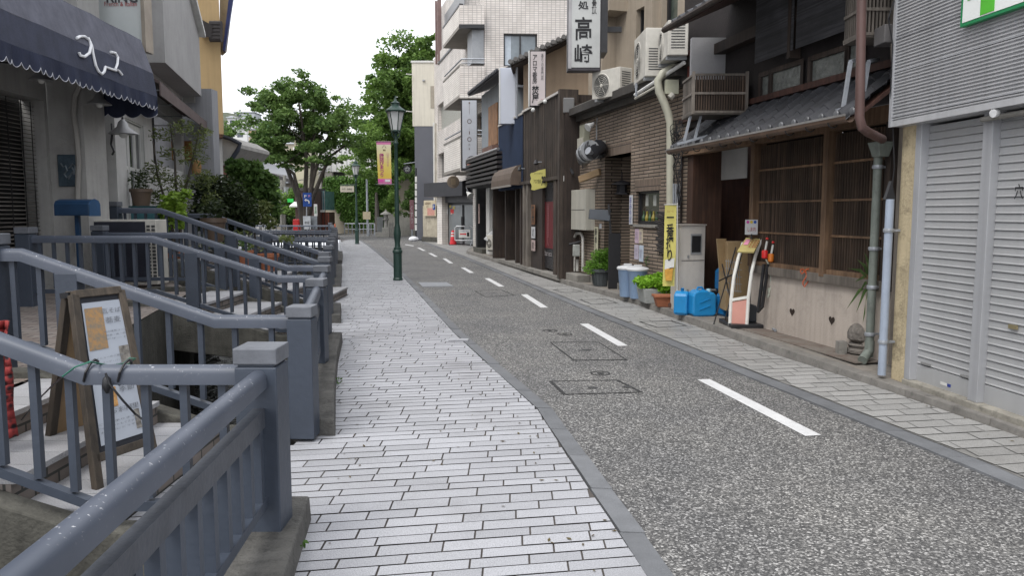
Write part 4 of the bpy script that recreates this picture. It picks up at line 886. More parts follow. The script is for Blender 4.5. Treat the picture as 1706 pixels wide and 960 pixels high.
# shutters: curved slats with dark joints
def shutter(ua, ub, z0, z1, off, pitch, T, handle=False):
    mb = MB(); n = int((z1-z0-.16)/pitch); prof = []
    prof += [(z0, 0.008), (z0+.14, .008), (z0+.145, -.012)]
    for k in range(n):
        z = z0+.15+k*pitch
        prof += [(z, -.008), (z+.001, .008), (z+pitch*.14, .007), (z+pitch*.22, .003), (z+pitch*.88, .0), (z+pitch*.89, -.008)]
    for (za, oa), (zb, ob) in zip(prof[:-1], prof[1:]): mb.quad(FS.p(ua, za, off+oa), FS.p(ub, za, off+oa), FS.p(ub, zb, off+ob), FS.p(ua, zb, off+ob))
    o = mb.build('roller_shutter', M_alu, T)
    return o
um = us(1640); 
MB().fbox(FS, u1, u1+.075, .1, zt+.06, -.2, .02).build('shutter_guide', M_alud, T, bevel=.004)
MB().fbox(FS, um-.05, um+.05, .1, zt+.06, -.2, .012).build('shutter_post', M_alud, T, bevel=.004)
s1 = shutter(u1+.07, um-.052, .1, 2.3, -.055, .0615, T); s2 = shutter(um+.052, FS.L-.1, .1, 2.3, -.055, .0615, T)
for px, py in ((1668, 540),):
    u, z = FS.hit(1688, 545, -.04); MB().fbox(FS, u-.04, u+.04, z-.015, z+.015, -.045, -.032).build('handle', mat('brass', (.4, .34, .2), .4, metal=.7), s2)
for px, py, c in ((1542, 607, (.2, .2, .2)), (1609, 628, (.2, .2, .2))):
    u, z = FS.hit(px, py, -.04); MB().fbox(FS, u-.06, u+.06, z-.008, z+.008, -.046, -.036).build('slot', mat('slot_grey', c), s1)
u, z = FS.hit(1571, 640, -.04); MB().fbox(FS, u-.04, u+.04, z-.012, z+.012, -.0465, -.0445).build('label', M_white, s1); MB().fbox(FS, u-.1 if FS.u.y > 0 else u+.045, (u-.05) if FS.u.y > 0 else u+.085, z-.012, z+.012, -.0465, -.0445).build('label', mat('label_blue', (.03, .05, .25)), s1)
u, z = FS.hit(1699, 319, -.04); text('穴', fr(FS, u, z, -.036), .085, .11, M_ink, s2, bold=.01)
MB().tube([FS.p(um-.02, 2.24, .05), FS.p(um+.55, 2.24, .05), FS.p(FS.L, 2.24, .05)], .02, 8).build('conduit', M_conc, T)
c = FS.p(*FS.hit(1663, 187, .06), .06); MB().lathe([(.02, 0), (.032, .02), (.03, .05)], c, 12, ax=(-1, -.3, -.2)).build('camera_dome', mat('cam_white', (.6, .6, .6), .3), T, smooth=True)
# ribbed cladding, real ribs
mb = MB(); n = 108; p = .0275; z0 = 2.345
prof = [(z0-.05, .11), (z0, .11)]
for k in range(n):
    z = z0+k*p; prof += [(z, .088), (z+p*.35, .088), (z+p*.5, .104), (z+p*.85, .104), (z+p, .088)]
ug = -.02
for (za, oa), (zb, ob) in zip(prof[:-1], prof[1:]):
    mb.quad(FS.p(ug, za, oa), FS.p(FS.L, za, oa), FS.p(FS.L, zb, ob), FS.p(ug, zb, ob))
mb.quad(FS.p(ug, z0-.05, .11), FS.p(FS.L, z0-.05, .11), FS.p(FS.L, z0-.05, -.3), FS.p(ug, z0-.05, -.3)); mb.quad(FS.p(ug, z0-.05, .11), FS.p(ug, z0+n*p, .11), FS.p(ug, z0+n*p, -.5), FS.p(ug, z0-.05, -.5))
mb.build('ribbed_cladding', M_siding, T)
MB().fbox(FS, ug, ug+.03, z0-.05, z0+n*p, -.5, .118).build('corner_trim', M_alud, T); 
for k in (0, 1, 2):
    zz = FS.hit(1500, [193, 118, 62][k], .11)[1]; MB().fbox(FS, ug+.03, FS.L, zz, zz+.008, .1, .108).build('seam', M_alud, T)
# pharmacy sign
TS = thing('pharmacy_sign', 'white sign with a green border and green cross on the ribbed cladding', 'sign', FS.p(us(1640, .12), 2.9, .12))
ua, zb = FS.hit(1603, 46, .14); Mgn = mat('sign_green', (.012, .20, .07), .45, .05, 3, bump=0)
MB().fbox(FS, ua, ua+1.6, zb, zb+1.3, .112, .16).build('border', Mgn, TS, bevel=.004); MB().fbox(FS, ua+.028, ua+1.57, zb+.028, zb+1.27, .161, .163).build('face', mat('sign_white', (.72, .74, .72), .4, .04, 3, bump=0), TS)
uc = FS.hit(1646, 10, .16)[0]; zc = FS.hit(1646, 21, .16)[1]
MB().fbox(FS, uc-.07, uc+.07, zc, zc+.42, .164, .166).fbox(FS, uc-.21, uc-.0702, zc+.14, zc+.28, .164, .166).fbox(FS, uc+.0702, uc+.21, zc+.14, zc+.28, .164, .166).build('cross', mat('cross_green', (.08, .42, .03), .4, bump=0), TS)
# blue-grey downpipe with brackets in front of the cream pillar
def vpipe(name, lb, px, y0, y1, Fc, off, r, mt, brackets=(), shoe=False, z0=None):
    u, za = Fc.hit(px, y0, off); zb = Fc.hit(px, y1, off)[1] if z0 is None else z0
    T = thing(name, lb, 'pipe', Fc.p(u, zb, off)); MB().tube([Fc.p(u, zb, off), Fc.p(u, za, off)], r, 14).build('pipe', mt, T, smooth=True)
    for by in brackets:
        z = Fc.hit(px, by, off)[1]; MB().lathe([(r*1.2, -.018), (r*1.3, 0), (r*1.2, .018)], Fc.p(u, z, off), 14).beam(Fc.p(u, z, off), Fc.p(u, z, off-.12), .02, .02).build('bracket', M_galv, T)
    if shoe:
        p0 = Fc.p(u, zb, off); MB().tube([p0+Vector((0, 0, .16)), p0+Vector((0, 0, .06)), p0+Vector((-.05, -.03, .01)), p0+Vector((-.1, -.08, -.02))], r*1.15, 12).build('shoe', mt, T, smooth=True)
    return T
vpipe('downpipe', 'pale blue-grey downpipe in front of the cream pillar', 1483, 332, 612, FS, .10, .036, mat('bluegrey_pipe', (.30, .345, .42), .5, .12, 4, bump=.06, streak=.3), (384, 573), z0=.09)
tp = FS.p(us(1483, .10), FS.hit(1483, 332, .10)[1], .10)
tag(MB().prism([tp+Vector((-.045, 0, 0)), tp+Vector((.045, 0, 0)), tp+Vector((0, 0, .16))], (0, .05, 0)).build('pipe_cover', M_black), 'black pointed cap above the pale downpipe', 'pipe cap')
# timber post and dark gap between shop and machiya
FM = Face((3.66, 7.36), (2.66, 12.1))
T = thing('machiya_house', 'old dark wooden townhouse with tiled eave and latticed windows', 'building', (3.3, 9.5, .09))
M_wd = woodmat('dark_timber', (.015, .010, .008), (.05, .034, .026)); M_wr = woodmat('red_timber', (.035, .014, .010), (.08, .034, .023)); M_wm = woodmat('brown_timber', (.085, .046, .024), (.21, .13, .075)); M_wg = woodmat('grey_timber', (.10, .085, .07), (.20, .175, .15))
M_wl = woodmat('lattice_wood', (.028, .018, .012), (.10, .066, .045))
um_ = lambda px, off=0: FM.U(px, off)
MB().fbox(FM, -.16, -.03, .09, 2.9, -.4, .03).build('corner_post', M_wg, T); MB().fbox(FM, -.30, -.165, .09, 2.35, -.4, -.03).build('dark_board', mat('tar_board', (.014, .017, .026), .6), T)
M_stuc = mat('greige_stucco', (.44, .385, .335), .9, .08, 2, bump=.25, bs=60, streak=.3, grime=.3)
uA, uW = um_(1478), um_(1255); zs = .70
zs = FM.hit(1365, 470, .0)[1]
# hearts cut in the stucco
mb = MB(); mb.fbox(FM, uA-.03, uW, .05, zs, -.2, 0); mb.build('stucco_wall', M_stuc, T, bevel=.006)
MB().fbox(FM, uA-.03, uW-.3, .08, .092, .0, .30).build('base_tiles', mat('red_brown_tiles', (.20, .145, .12), .9, .35, 5, c2=(.17, .16, .14), grime=.8, bump=.3), T)
for i, (px, py) in enumerate([(1320, 520), (1386, 534)]):
    u, z = FM.hit(px, py, 0); pts = []
    for k in range(24):
        a = k*math.pi/12; x = 16*math.sin(a)**3; y = 13*math.cos(a)-5*math.cos(2*a)-2*math.cos(3*a)-math.cos(4*a); pts.append(FM.p(u+x*.0034, z+y*.0034, .003))
    MB().poly(pts).build('heart_opening', mat('heart_dark', (.03, .02, .015)), T)
MB().fbox(FM, uA-.03, uW, zs, zs+.10, -.15, .045).build('sill_beam', M_wg, T, bevel=.004)
zt1 = 2.42
post_u = um_(1378)
def lattice(ua, ub, z0, z1, T):
    L0 = MB(); n = int((ub-ua)/.043)
    for k in range(n):
        u = ua+(ub-ua)*(k+.5)/n; L0.fbox(FM, u-.006, u+.006, z0+.03, z1-.03, -.055, -.03)
    o = L0.build('lattice', M_wl, T)
    mb = MB()
    for f in (.27, .52, .78): z = z0+(z1-z0)*f; mb.fbox(FM, ua, ub, z-.012, z+.012, -.06, -.022)
    mb.build('crossbar', M_wm, o)
    MB().fbox(FM, ua, ub, z0, z0+.05, -.1, .02).build('bottom_rail', M_wm, o)
    MB().fbox(FM, ua, ub, z0, z1, -.14, -.12).build('pane', mat('brown_glass', (.010, .008, .007), .25, .4, 2, bump=0), o)
zl = zs+.10
lattice(uA+.02, post_u-.045, zl, zt1, T); lattice(post_u+.045, uW-.07, zl, zt1, T)
for u in (uA-.02, ): MB().fbox(FM, u-.04, u+.05, zl-.1, zt1+.1, -.12, .03).build('post', M_wd, T)
MB().fbox(FM, post_u-.045, post_u+.045, zl-.03, zt1+.1, -.12, .05).build('post', M_wm, T, bevel=.004); MB().fbox(FM, uW-.07, uW+.02, zl-.02, zt1+.1, -.12, .05).build('post', M_wm, T, bevel=.004)
MB().fbox(FM, -.1, FM.L, zt1, zt1+.16, -.1, .04).build('lintel', M_wm, T)
# entrance recess
uE = um_(1150)
rec = MB(); rec.fbox(FM, uW, FM.L, .06, .09, -1.2, 0); rec.build('threshold', M_conc, T)
MB().fbox(FM, uW+.02, uE, .09, 1.95, -.95, -.9).build('sliding_door', M_wr, T); 
a = um_(1185, -.5); MB().fbox(FM, um_(1243, -.5), a, FM.hit(1215, 299, -.5)[1], 2.56, -.5, -.485).build('white_panel', M_plastL, T)
MB().fbox(FM, uW+.02, uW+.05, .09, 2.5, -.95, -.12).build('side_wall', M_wr, T)
MB().fbox(FM, uE-.02, uE+.32, .09, 2.5, -.5, -.02).build('board_wall', woodmat('rust_board', (.03, .014, .008), (.085, .04, .024)), T)
MB().fbox(FM, uE+.33, FM.L, .09, 2.5, -.5, .02).build('corner_post', M_wd, T)
MB().fbox(FM, -.1, FM.L, 2.56, 2.58, -1, .0).build('ceiling', M_wd, T)
mb = MB(); mb.fbox(FM, -.3, FM.L, .05, 2.6, -1.6, -1.3); mb.fbox(FM, FM.L-.06, FM.L, .05, 2.6, -1.6, -.5); mb.build('inner_wall', M_wr, T)
# tiled eave
M_tilek = mat('smoked_tile', (.036, .037, .042), .6, .3, 5, bump=.15, bs=40, grime=.3, island=.2)
za, zr, oa, orr = 2.42, 2.92, .62, -.05
mb = MB(); pitch = .235; rows = 4; uEnd = FM.U(1117, .62); nu = int((uEnd+.16)/pitch); uS = -.16-.0
for r_ in range(rows):
    f0, f1 = r_/rows, (r_+1)/rows + .03
    for k in range(nu):
        ua = uS + k*pitch
        for j in range(8):
            ta, tb = j/8, (j+1)/8; hgt = lambda t: (.030*math.cos(2*math.pi*t)) if t < .999 else .03
            pp = lambda t, f, ex: FM.p(ua+pitch*t, za+(zr-za)*f + hgt(t) + .03 + ex, oa+(orr-oa)*f)
            mb.quad(pp(ta, f0, .018), pp(tb, f0, .018), pp(tb, f1, 0), pp(ta, f1, 0)); mb.quad(pp(ta, f0, .018), pp(tb, f0, .018), pp(tb, f0, -.02), pp(ta, f0, -.02))
eo = mb.build('tiled_eave', M_tilek, T, smooth=False)
mb = MB()
for k in range(nu+1):
    u = uS+k*pitch; mb.lathe([(.034, 0), (.038, .01), (.030, .02), (.012, .022)], FM.p(u, za+.045, oa+.0), 12, ax=FM.n)
    mb.add([FM.p(u+pitch*j/8, za+.035-.05*math.sin(math.pi*j/8)**.8 + (.0 if q else -.012), oa+.012) for q in (0, 1) for j in range(9)], [(j, j+1, j+10, j+9) for j in range(8)])
mb.build('eave_tile_ends', mat('tile_ends_grey', (.11, .113, .12), .4, .3, 8, island=.3), eo)
MB().hexa([FM.p(uS, za-.03, oa-.03), FM.p(uEnd, za-.03, oa-.03), FM.p(uEnd, zr-.06, orr), FM.p(uS, zr-.06, orr)], [FM.p(uS, za+.0, oa-.03), FM.p(uEnd, za+.0, oa-.03), FM.p(uEnd, zr, orr), FM.p(uS, zr, orr)]).build('eave_boards', M_wr, T)
# gutter with hooks
G_ = MB(); pts = [(-.05, .0), (-.045, -.03), (-.025, -.05), (0, -.055), (.025, -.05), (.045, -.03), (.05, .0)]
a, b = uS, uEnd
for (o1, h1), (o2, h2) in zip(pts[:-1], pts[1:]): G_.quad(FM.p(a, za+h1+.0, oa+.03+o1), FM.p(b, za+h1, oa+.03+o1), FM.p(b, za+h2, oa+.03+o2), FM.p(a, za+h2, oa+.03+o2))
go = G_.build('gutter', mat('gutter_copper', (.13, .085, .06), .5, .25, 5, metal=.3, streak=.3), T, solid=.003)
mb = MB()
for k in range(11):
    u = a+.25+k*(b-a-.4)/10; mb.tube([FM.p(u, za-.06+.055*(1-math.cos(t))-.02, oa+.03+.055*math.sin(t)) for t in [-1.4, -.7, 0, .7, 1.4]], .006, 5)
mb.build('gutter_hooks', M_black, go)
MB().fbox(FM, a, b, za+.0, za+.02, oa+.075, oa+.085).build('gutter_lip', mat('lip', (.3, .29, .28), .4, metal=.5), go)
# upper storey
z2, zE = 2.9, 4.05
MB().fbox(FM, -.1, FM.L+.1, 2.84, 5.2, -1.2, -.02).build('upper_wall', mat('upper_dark', (.022, .018, .018), .8, .3, 3, bump=.2), T)
MB().fbox(FM, -.1, FM.L+.1, 2.93, 3.0, -.05, .05).build('sill_beam', M_wr, T)
for (pa, pb, ya, yb) in [(1343, 1397, 95, 132), (1279, 1326, 116, 150), (1262, 1274, 130, 158), (1404, 1422, 80, 112)]:
    ua, ub = um_(pb, .02), um_(pa, .02); zc = (FM.hit((pa+pb)/2, ya, .02)[1] + FM.hit((pa+pb)/2, yb, .02)[1])/2
    W_ = MB().wall(FM, ua-.06, ub+.06, zc-.17, zc+.17, .03, [(ua, ub, zc-.115, zc+.115)], .03).build('window', M_wd, T)
    MB().fbox(FM, ua, ub, zc-.115, zc+.115, 0, .004).build('pane', mat('frosted_glass', (.13, .14, .13), .25, .4, 12, bump=.4, bs=60), W_)
for pa, pb in ((1250, 1312), (1316, 1422)):
    ua, ub = um_(pb, .16), um_(pa, .16); B_ = MB(); n = 60; zb_, zt_ = 3.38, 4.3
    for k in range(n): 
        z = zb_+(zt_-zb_)*k/n; B_.quad(FM.p(ua, z, .16), FM.p(ub, z, .16), FM.p(ub, z+.015, .166), FM.p(ua, z+.015, .166)); B_.quad(FM.p(ua, z+.015, .166), FM.p(ub, z+.015, .166), FM.p(ub, z+.0153, .16), FM.p(ua, z+.0153, .16))
    B_.build('reed_blind', woodmat('grey_reed', (.035, .035, .04), (.065, .065, .07), vertical=False), T)
for px in (1313, ): MB().fbox(FM, um_(px, .1)-.03, um_(px, .1)+.03, 3.3, 4.3, .03, .17).build('post', M_wd, T)
# main eave
zE, oE = 4.02, .92
mb = MB(); uR = FM.U(1104, .92); nu2 = int((uR+.5)/.235)
for r_ in range(3):
    f0, f1 = r_/3, (r_+1)/3+.03
    for k in range(nu2):
        ua = -.5+k*.235
        for j in range(6):
            h_ = lambda t: .03*math.cos(2*math.pi*t); pp = lambda t, f, ex: FM.p(ua+.235*t, zE+.75*f+h_(t)+ex, oE-1.5*f)
            mb.quad(pp(j/6, f0, .018), pp((j+1)/6, f0, .018), pp((j+1)/6, f1, 0), pp(j/6, f1, 0)); mb.quad(pp(j/6, f0, .018), pp((j+1)/6, f0, .018), pp((j+1)/6, f0, -.03), pp(j/6, f0, -.03))
mb.build('main_roof', M_tilek, T)
MB().hexa([FM.p(-.4, zE-.06, oE-.05), FM.p(uR, zE-.06, oE-.05), FM.p(uR, zE+.6, -.6), FM.p(-.4, zE+.6, -.6)], [FM.p(-.4, zE-.02, oE-.05), FM.p(uR, zE-.02, oE-.05), FM.p(uR, zE+.66, -.6), FM.p(-.4, zE+.66, -.6)]).build('roof_boards', M_wr, T)
MB().tube([FM.p(-.4, zE-.05, oE+.03), FM.p(uR, zE-.05, oE+.03)], .04, 8).build('gutter', M_wd, T)
for px in ():
    u = um_(px, .3); MB().beam(FM.p(u, 3.55, .0), FM.p(u, zE-.05, oE-.1), .09, .12).build('bracket', M_wr, T)
MB().fbox(FM, FM.L-.5, FM.L-.36, 3.3, 3.95, -.1, .12).build('red_post', woodmat('oxide_post', (.09, .018, .014), (.16, .04, .03)), T)
MB().fbox(FM, -.1, FM.L+.1, 3.72, 3.86, .0, .14).build('upper_beam', M_wd, T)
# white plaster wing seen from the street
a, b = D(1153, 62, 10.85), D(1226, 120, 10.85); MB().box(a.x, b.x+.1, 10.85, 10.95, b.z-.1, a.z).build('plaster_panel', mat('wing_plaster', (.30, .30, .31), .9, .1, 3, bump=.2), T)
# slatted box balcony and its bracket
def slatbox(lb, x0, x1, y0, y1, z0, z1):
    T = thing('slatted_balcony', lb, 'balcony', ((x0+x1)/2, (y0+y1)/2, z0), 'slatted boxes hung on the townhouse')
    mb = MB(); n = int((x1-x0)/.032)
    for k in range(n+1): x = x0+(x1-x0)*k/n; mb.box(x-.008, x+.008, y0, y0+.015, z0, z1)
    mb.build('front_slats', M_wg if x1-x0 < .5 else M_wl, T); mb = MB(); n = max(2, int((y1-y0)/.04))
    for k in range(n+1): y = y0+.02+(y1-y0-.02)*k/n; mb.box(x0-.008, x0+.008, y-.008, y+.008, z0, z1)
    mb.build('side_slats', M_wg, T)
    mb = MB()
    for z in (z0, (z0+z1)/2, z1): mb.box(x0-.015, x1, y0-.012, y0, z-.014, z+.014).box(x0-.022, x0-.009, y0, y1, z-.014, z+.014)
    for x in (x0-.01, x1-.015): mb.box(x-.018, x+.018, y0-.018, y0+.012, z0-.03, z1+.04)
    mb.build('frame', M_wg, T); MB().box(x0+.03, x1, y0+.06, y1, z0, z1-.05).build('shade_board', M_wd, T); MB().box(x0-.02, x1, y0, y1, z0-.03, z0-.015).build('floor', M_wg, T)
    return T
a, b = D(1157, 124, 10.0), D(1245, 186, 10.0); slatbox('slatted timber balcony box over the townhouse entrance', a.x, b.x, 10.0, 10.6, b.z, a.z)
a, b = D(1438, 2, 7.2), D(1472, 56, 7.2); slatbox('small slatted timber box beside the brown downpipe', a.x, b.x+.1, 7.2, 7.55, b.z, a.z+.15)
def bracket(lb, x1, x2, yt, yb, y, w):
    T = thing('metal_bracket', lb, 'bracket', D(x1, yb, y), 'galvanised roof brackets')
    for x in (x1, x2):
        p, q = D(x+6, yt, y), D(x-6, yb, y); MB().beam(q, p, .035, .03).build('leg', M_galv, T)
    MB().beam(D(x1-18, yb+6, y), D(x2+16, yb-8, y), .03, .03).build('rail', M_galv, T); MB().beam(D(x1+6, yt, y), D(x1+22, yt-4, y+.2), .03, .03).build('arm', M_galv, T); MB().beam(D(x2+6, yt, y), D(x2+22, yt-4, y+.2), .03, .03).build('arm', M_galv, T)
bracket('galvanised bracket standing on the tiles under the larger slatted box', 1146, 1163, 187, 234, 10.2, 1)
bracket('white galvanised bracket standing on the tiles beside the brown downpipe', 1411, 1441, 102, 178, 7.35, 1)
# brown downpipe + hopper + green pipe
T = thing('downpipe', 'rusty brown downpipe bending at the tiled eave into a square hopper', 'pipe', D(1460, 250, 7.1))
Mrp = mat('brown_pipe', (.105, .062, .055), .5, .2, 4, bump=.06, streak=.3); y = 6.75
MB().tube([D(1436, -60, y), D(1434, 100, y), D(1432, 195, y), D(1436, 212, y), D(1446, 220, y+.05), D(1470, 232, y+.35)], .040, 14).build('pipe', Mrp, T, smooth=True)
u, z = FM.hit(1466, 249, .12); MB().hexa([FM.p(u-.055, z-.07, .06), FM.p(u+.055, z-.07, .06), FM.p(u+.055, z-.07, .16), FM.p(u-.055, z-.07, .16)], [FM.p(u-.085, z+.07, .03), FM.p(u+.085, z+.07, .03), FM.p(u+.085, z+.07, .2), FM.p(u-.085, z+.07, .2)]).build('hopper', M_pvcg, T, bevel=.006)
vpipe('downpipe', 'green-grey downpipe with a kicked foot beside the spiky plant', 1463, 262, 600, FM, .11, .040, M_pvcg, (278, 415, 480, 560), shoe=True, z0=.13)
mb = MB(); mb.tube([D(1490, 0, 6.85), D(1480, 30, 6.85), D(1487, 70, 6.85), D(1484, 150, 6.85), D(1488, 220, 6.85), D(1490, 280, 6.85), D(1484, 330, 6.85)], .006, 5); tag(mb.build('cable', M_black), 'black cable hanging down the corner of the townhouse', 'cable')
c = D(1484, 55, 7.0); T = thing('junction_box', 'grey meter box with tan cylinder on the townhouse corner', 'box', c); MB().box(c.x-.08, c.x+.07, 6.95, 7.15, c.z-.09, c.z+.07).build('box', mat('box_grey', (.10, .095, .095), .6), T, bevel=.008); MB().lathe([(.02, -.05), (.035, -.04), (.035, .04), (.02, .05)], c+Vector((.1, -.02, .02)), 12).build('cylinder', mat('tan_plastic', (.35, .25, .2), .5), T, smooth=True); MB().tube([c+Vector((0, -.05, -.1)), c+Vector((.01, -.05, -.25)), c+Vector((.06, -.02, -.3))], .02, 8).build('tube', M_wg, T)
# ================================================================== brick-tiled shop, dark timber bar, and what stands before them
FB = Face((2.62, 12.3), (1.42, 17.1))
M_brick = brickmat('tan_brick_tile', (.24, .185, .138), (.31, .245, .19), (.022, .018, .016), .42, .060, .009, offset=.5, grime=.3)
M_soldier = brickmat('soldier_brick', (.19, .14, .105), (.25, .19, .145), (.05, .04, .035), .055, .2, .008, offset=0, grime=.25)
ub = lambda px, off=0: FB.U(px, off)
zb = lambda px, py, off=0: FB.hit(px, py, off)[1]
T = thing('brick_shop', 'single-storey shop faced in tan brick tiles with a dark recessed entrance', 'building', FB.p(2, .09))
e0, e1 = ub(1050), ub(1007); ez = zb(1028, 258)
w0, w1 = ub(1098), ub(1059); wz0, wz1 = zb(1078, 374), zb(1078, 318)
top = 3.5
MB().wall(FB, -.35, FB.L+.15, .05, top, 0, [(e0, e1, .06, ez), (w0, w1, wz0, wz1)], .35).build('wall', M_brick, T)
MB().fbox(FB, w0-.05, w1+.05, wz1+.0, wz1+.2, -.02, .003).build('lintel_bricks', M_soldier, T); MB().fbox(FB, e0-.02, e1+.02, ez, ez+.2, -.02, .003).build('lintel_bricks', M_soldier, T)
MB().fbox(FB, e0-.3, e1+.3, .05, ez+.3, -1.6, -1.3).build('recess_wall', M_brick, T)
mb = MB(); mb.quad(FB.p(e1, .06, -.0), FB.p(e1, .06, -1.3), FB.p(e1, ez, -1.3), FB.p(e1, ez, 0)).quad(FB.p(e0, .06, -.0), FB.p(e0, .06, -1.3), FB.p(e0, ez, -1.3), FB.p(e0, ez, 0)).quad(FB.p(e0, ez, 0), FB.p(e1, ez, 0), FB.p(e1, ez, -1.3), FB.p(e0, ez, -1.3)); mb.build('recess_side', M_brick, T)
W_ = MB().wall(FB, w0, w1, wz0, wz1, -.05, [(w0+.05, w1-.05, wz0+.05, wz1-.04)], .05).build('window', M_black, T)
MB().fbox(FB, w0, w1, wz0, wz1, -.14, -.10).build('pane', mat('shop_glass', (.028, .03, .024), .12, .9, 9, c2=(.07, .06, .045), bump=0, spec=.8), W_)
MB().fbox(FB, w0-.03, w1+.03, wz0-.05, wz0, -.05, .04).build('sill', M_conc, T)
for i, px in enumerate((1066, 1077, 1090)): 
    u = ub(px, -.09); MB().fbox(FB, u-.06, u+.06, wz1-.26, wz1-.07, -.0995, -.095).build('poster', mat('poster_pale', (.35, .36, .33), .6, .3, 20, bump=0), W_)
for k in range(6):
    u = w0+.15+k*(w1-w0-.3)/5; MB().lathe([(.03, 0), (.04, .05), (.015, .12), (.015, .17)], FB.p(u, wz0+.06, -.095), 8).build('bottle', [mat('bottle_y', (.25, .2, .03), .3), mat('bottle_g', (.03, .07, .03), .3)][k % 2], W_)
MB().fbox(FB, -.4, FB.L+.3, top, top+.12, -.6, .10).build('parapet_trim', mat('trim_dark', (.06, .055, .05), .7, .2, 4, bump=.1, streak=.3), T)
MB().fbox(FB, -.4, FB.L+.3, top+.12, top+.26, -1.2, .26).build('eave_board', mat('eave_brown', (.055, .05, .046), .7, .2, 4, bump=.1, streak=.4), T)
MB().fbox(FB, -.35, FB.L+.15, .04, .2, -.02, .006).build('base', M_conc, T)
MB().fbox(FB, -.4, FB.L+.6, top+.262, top+.30, -2.2, .2).build('flat_roof', M_conc, T)
# signs on the brick shop
def plate(name, lb, F_, px, py0, py1, w, off, mt, txt=None, tmt=None, vert=True, cat='sign', fw=.7, bold=0, tf=.9):
    u, za = F_.hit(px, py0, off); zb_ = F_.hit(px, py1, off)[1]; T = thing(name, lb, cat, F_.p(u, zb_, off))
    p = MB().fbox(F_, u-w/2, u+w/2, zb_, za, off-.012, off).build('plate', mt, T)
    if txt: text(txt, fr(F_, u, (za+zb_)/2, off+.002), w*fw, (za-zb_)*tf, tmt or M_ink, T, vertical=vert, bold=bold)
    return T
M_paper = mat('paper', (.50, .51, .52), .7, .07, 12, bump=0); M_inkb = mat('blue_print', (.05, .06, .3), bump=0)
plate('vertical_sign', 'narrow white sign with blue brush lettering left of the shop window', FB, 1051, 325, 374, .14, .03, M_paper, 'おみやげ', M_inkb, bold=.01)
for (px, y0, y1, w, lb, mt, tx) in [(1061, 381, 405, .17, 'pinkish notice under the shop window, upper left of four', mat('paper_pink', (.50, .38, .46), .7, .1, 20, bump=0), 'お品書き\n特別料理'), (1067.5, 381, 405, .15, 'cream notice under the shop window, upper right of four', mat('paper_cream', (.50, .44, .34), .7, .1, 20, bump=0), '営業中\nご案内'), (1060, 408, 432, .17, 'lilac notice under the shop window, lower left of four', mat('paper_lilac', (.46, .42, .5), .7, .1, 20, bump=0), '本日の\nランチ'), (1068, 409, 436, .17, 'pale blue notice under the shop window, lower right of four', mat('paper_blue', (.44, .50, .58), .7, .1, 20, bump=0), 'お持ち\n帰り')]:
    plate('notice', lb, FB, px, y0, y1, w, .012, mt, tx, mat('faint_print', (.25, .2, .28), bump=0), vert=False, cat='notice', tf=.6)
plate('vertical_sign', 'cream vertical board with black characters behind the slanted grey lamp box', FB, 993, 378, 420, .2, .06, mat('cream_board', (.48, .46, .34), .7, .06, 8, bump=0), '釜めし', bold=.02)
T = thing('sign_lamp_box', 'slanted grey lamp box on a tall black stand beside the recessed entrance', 'lamp', FB.p(ub(1000, .3), .09, .3)); c = FB.p(*FB.hit(1000, 357, .3), .3)
MB().hexa([c+Vector(v) for v in ((-.22, -.08, -.09), (.17, -.1, -.13), (.17, .08, -.13), (-.22, .1, -.09))], [c+Vector(v) for v in ((-.2, -.02, .1), (.2, -.04, .08), (.2, .06, .08), (-.2, .08, .1))]).build('hood', mat('slate_metal', (.05, .058, .07), .45, .1, 4), T, bevel=.008)
p0 = D(1014, 340, c.y-.05); p1 = D(1024, 452, c.y-.05); p1.z = .1; MB().beam(p1, p0, .035, .035).build('stand', M_black, T); MB().beam(D(1000, 373, c.y), D(1000, 381, c.y), .12, .04).build('neck', M_grey, T)
MB().box(p1.x-.12, p1.x+.1, p1.y-.05, p1.y+.05, .085, 1.15).build('board', M_ink, T)
# cream cabinets
M_cab = mat('cream_cabinet', (.44, .425, .37), .5, .05, 3, bump=.04, streak=.35, grime=.15)
T = thing('meter_cabinet', 'tall cream meter cabinet on the brick wall above white pipes', 'cabinet', FB.p(ub(966), 1.1)); ua, ub2 = ub(976.5, .2), ub(953, .2)
za, zz = FB.hit(965, 316, .2)[1], FB.hit(965, 383, .2)[1]
a, b = D(953, 316, 16.2), D(966, 383, 16.0); 
MB().fbox(FB, ua, ub2, zz, za, 0.004, .22).build('casing', M_cab, T, bevel=.006); MB().fbox(FB, ua+.02, ub2-.02, (zz+za)/2-.004, (zz+za)/2+.004, .215, .224).build('seam', M_ink, T)
fx = FB.p(ub2, za, .22)
for k in (0, 1): MB().fbox(FB, ub2-.002, ub2+.006, za-.38, za-.12, .05+.08*k, .1+.08*k).build('slot', M_ink, T)
def pipes(lb, Fc, segs, r, mt, nm='pipework'):
    T = thing(nm, lb, 'pipe', segs[0][0])
    for s_ in segs: MB().tube(s_, r, 10).build('pipe', mt, T, smooth=True)
    return T
q = lambda px, py, off=.1: FB.p(*FB.hit(px, py, off), off)
M_wp = mat('white_pipe', (.42, .41, .38), .5, .1, 5, bump=.05, grime=.5)
T = pipes('white pipe loop and gas regulator below the meter cabinet', FB, [[q(957, 452), q(957, 412), q(957, 396), q(960, 389), q(968, 389), q(971, 396), q(971, 452)], [q(962, 432), q(962, 452)]], .032, M_wp)
c = q(961, 415, .14); MB().box(c.x-.09, c.x+.07, c.y-.06, c.y+.06, c.z-.16, c.z+.1).build('gas_meter', mat('meter_grey', (.30, .31, .29), .5, .2, 6, grime=.3), T, bevel=.02); MB().tube([c+Vector((-.16, 0, .1)), c+Vector((.08, -.05, .16))], .03, 8).build('valve', M_ink, T)
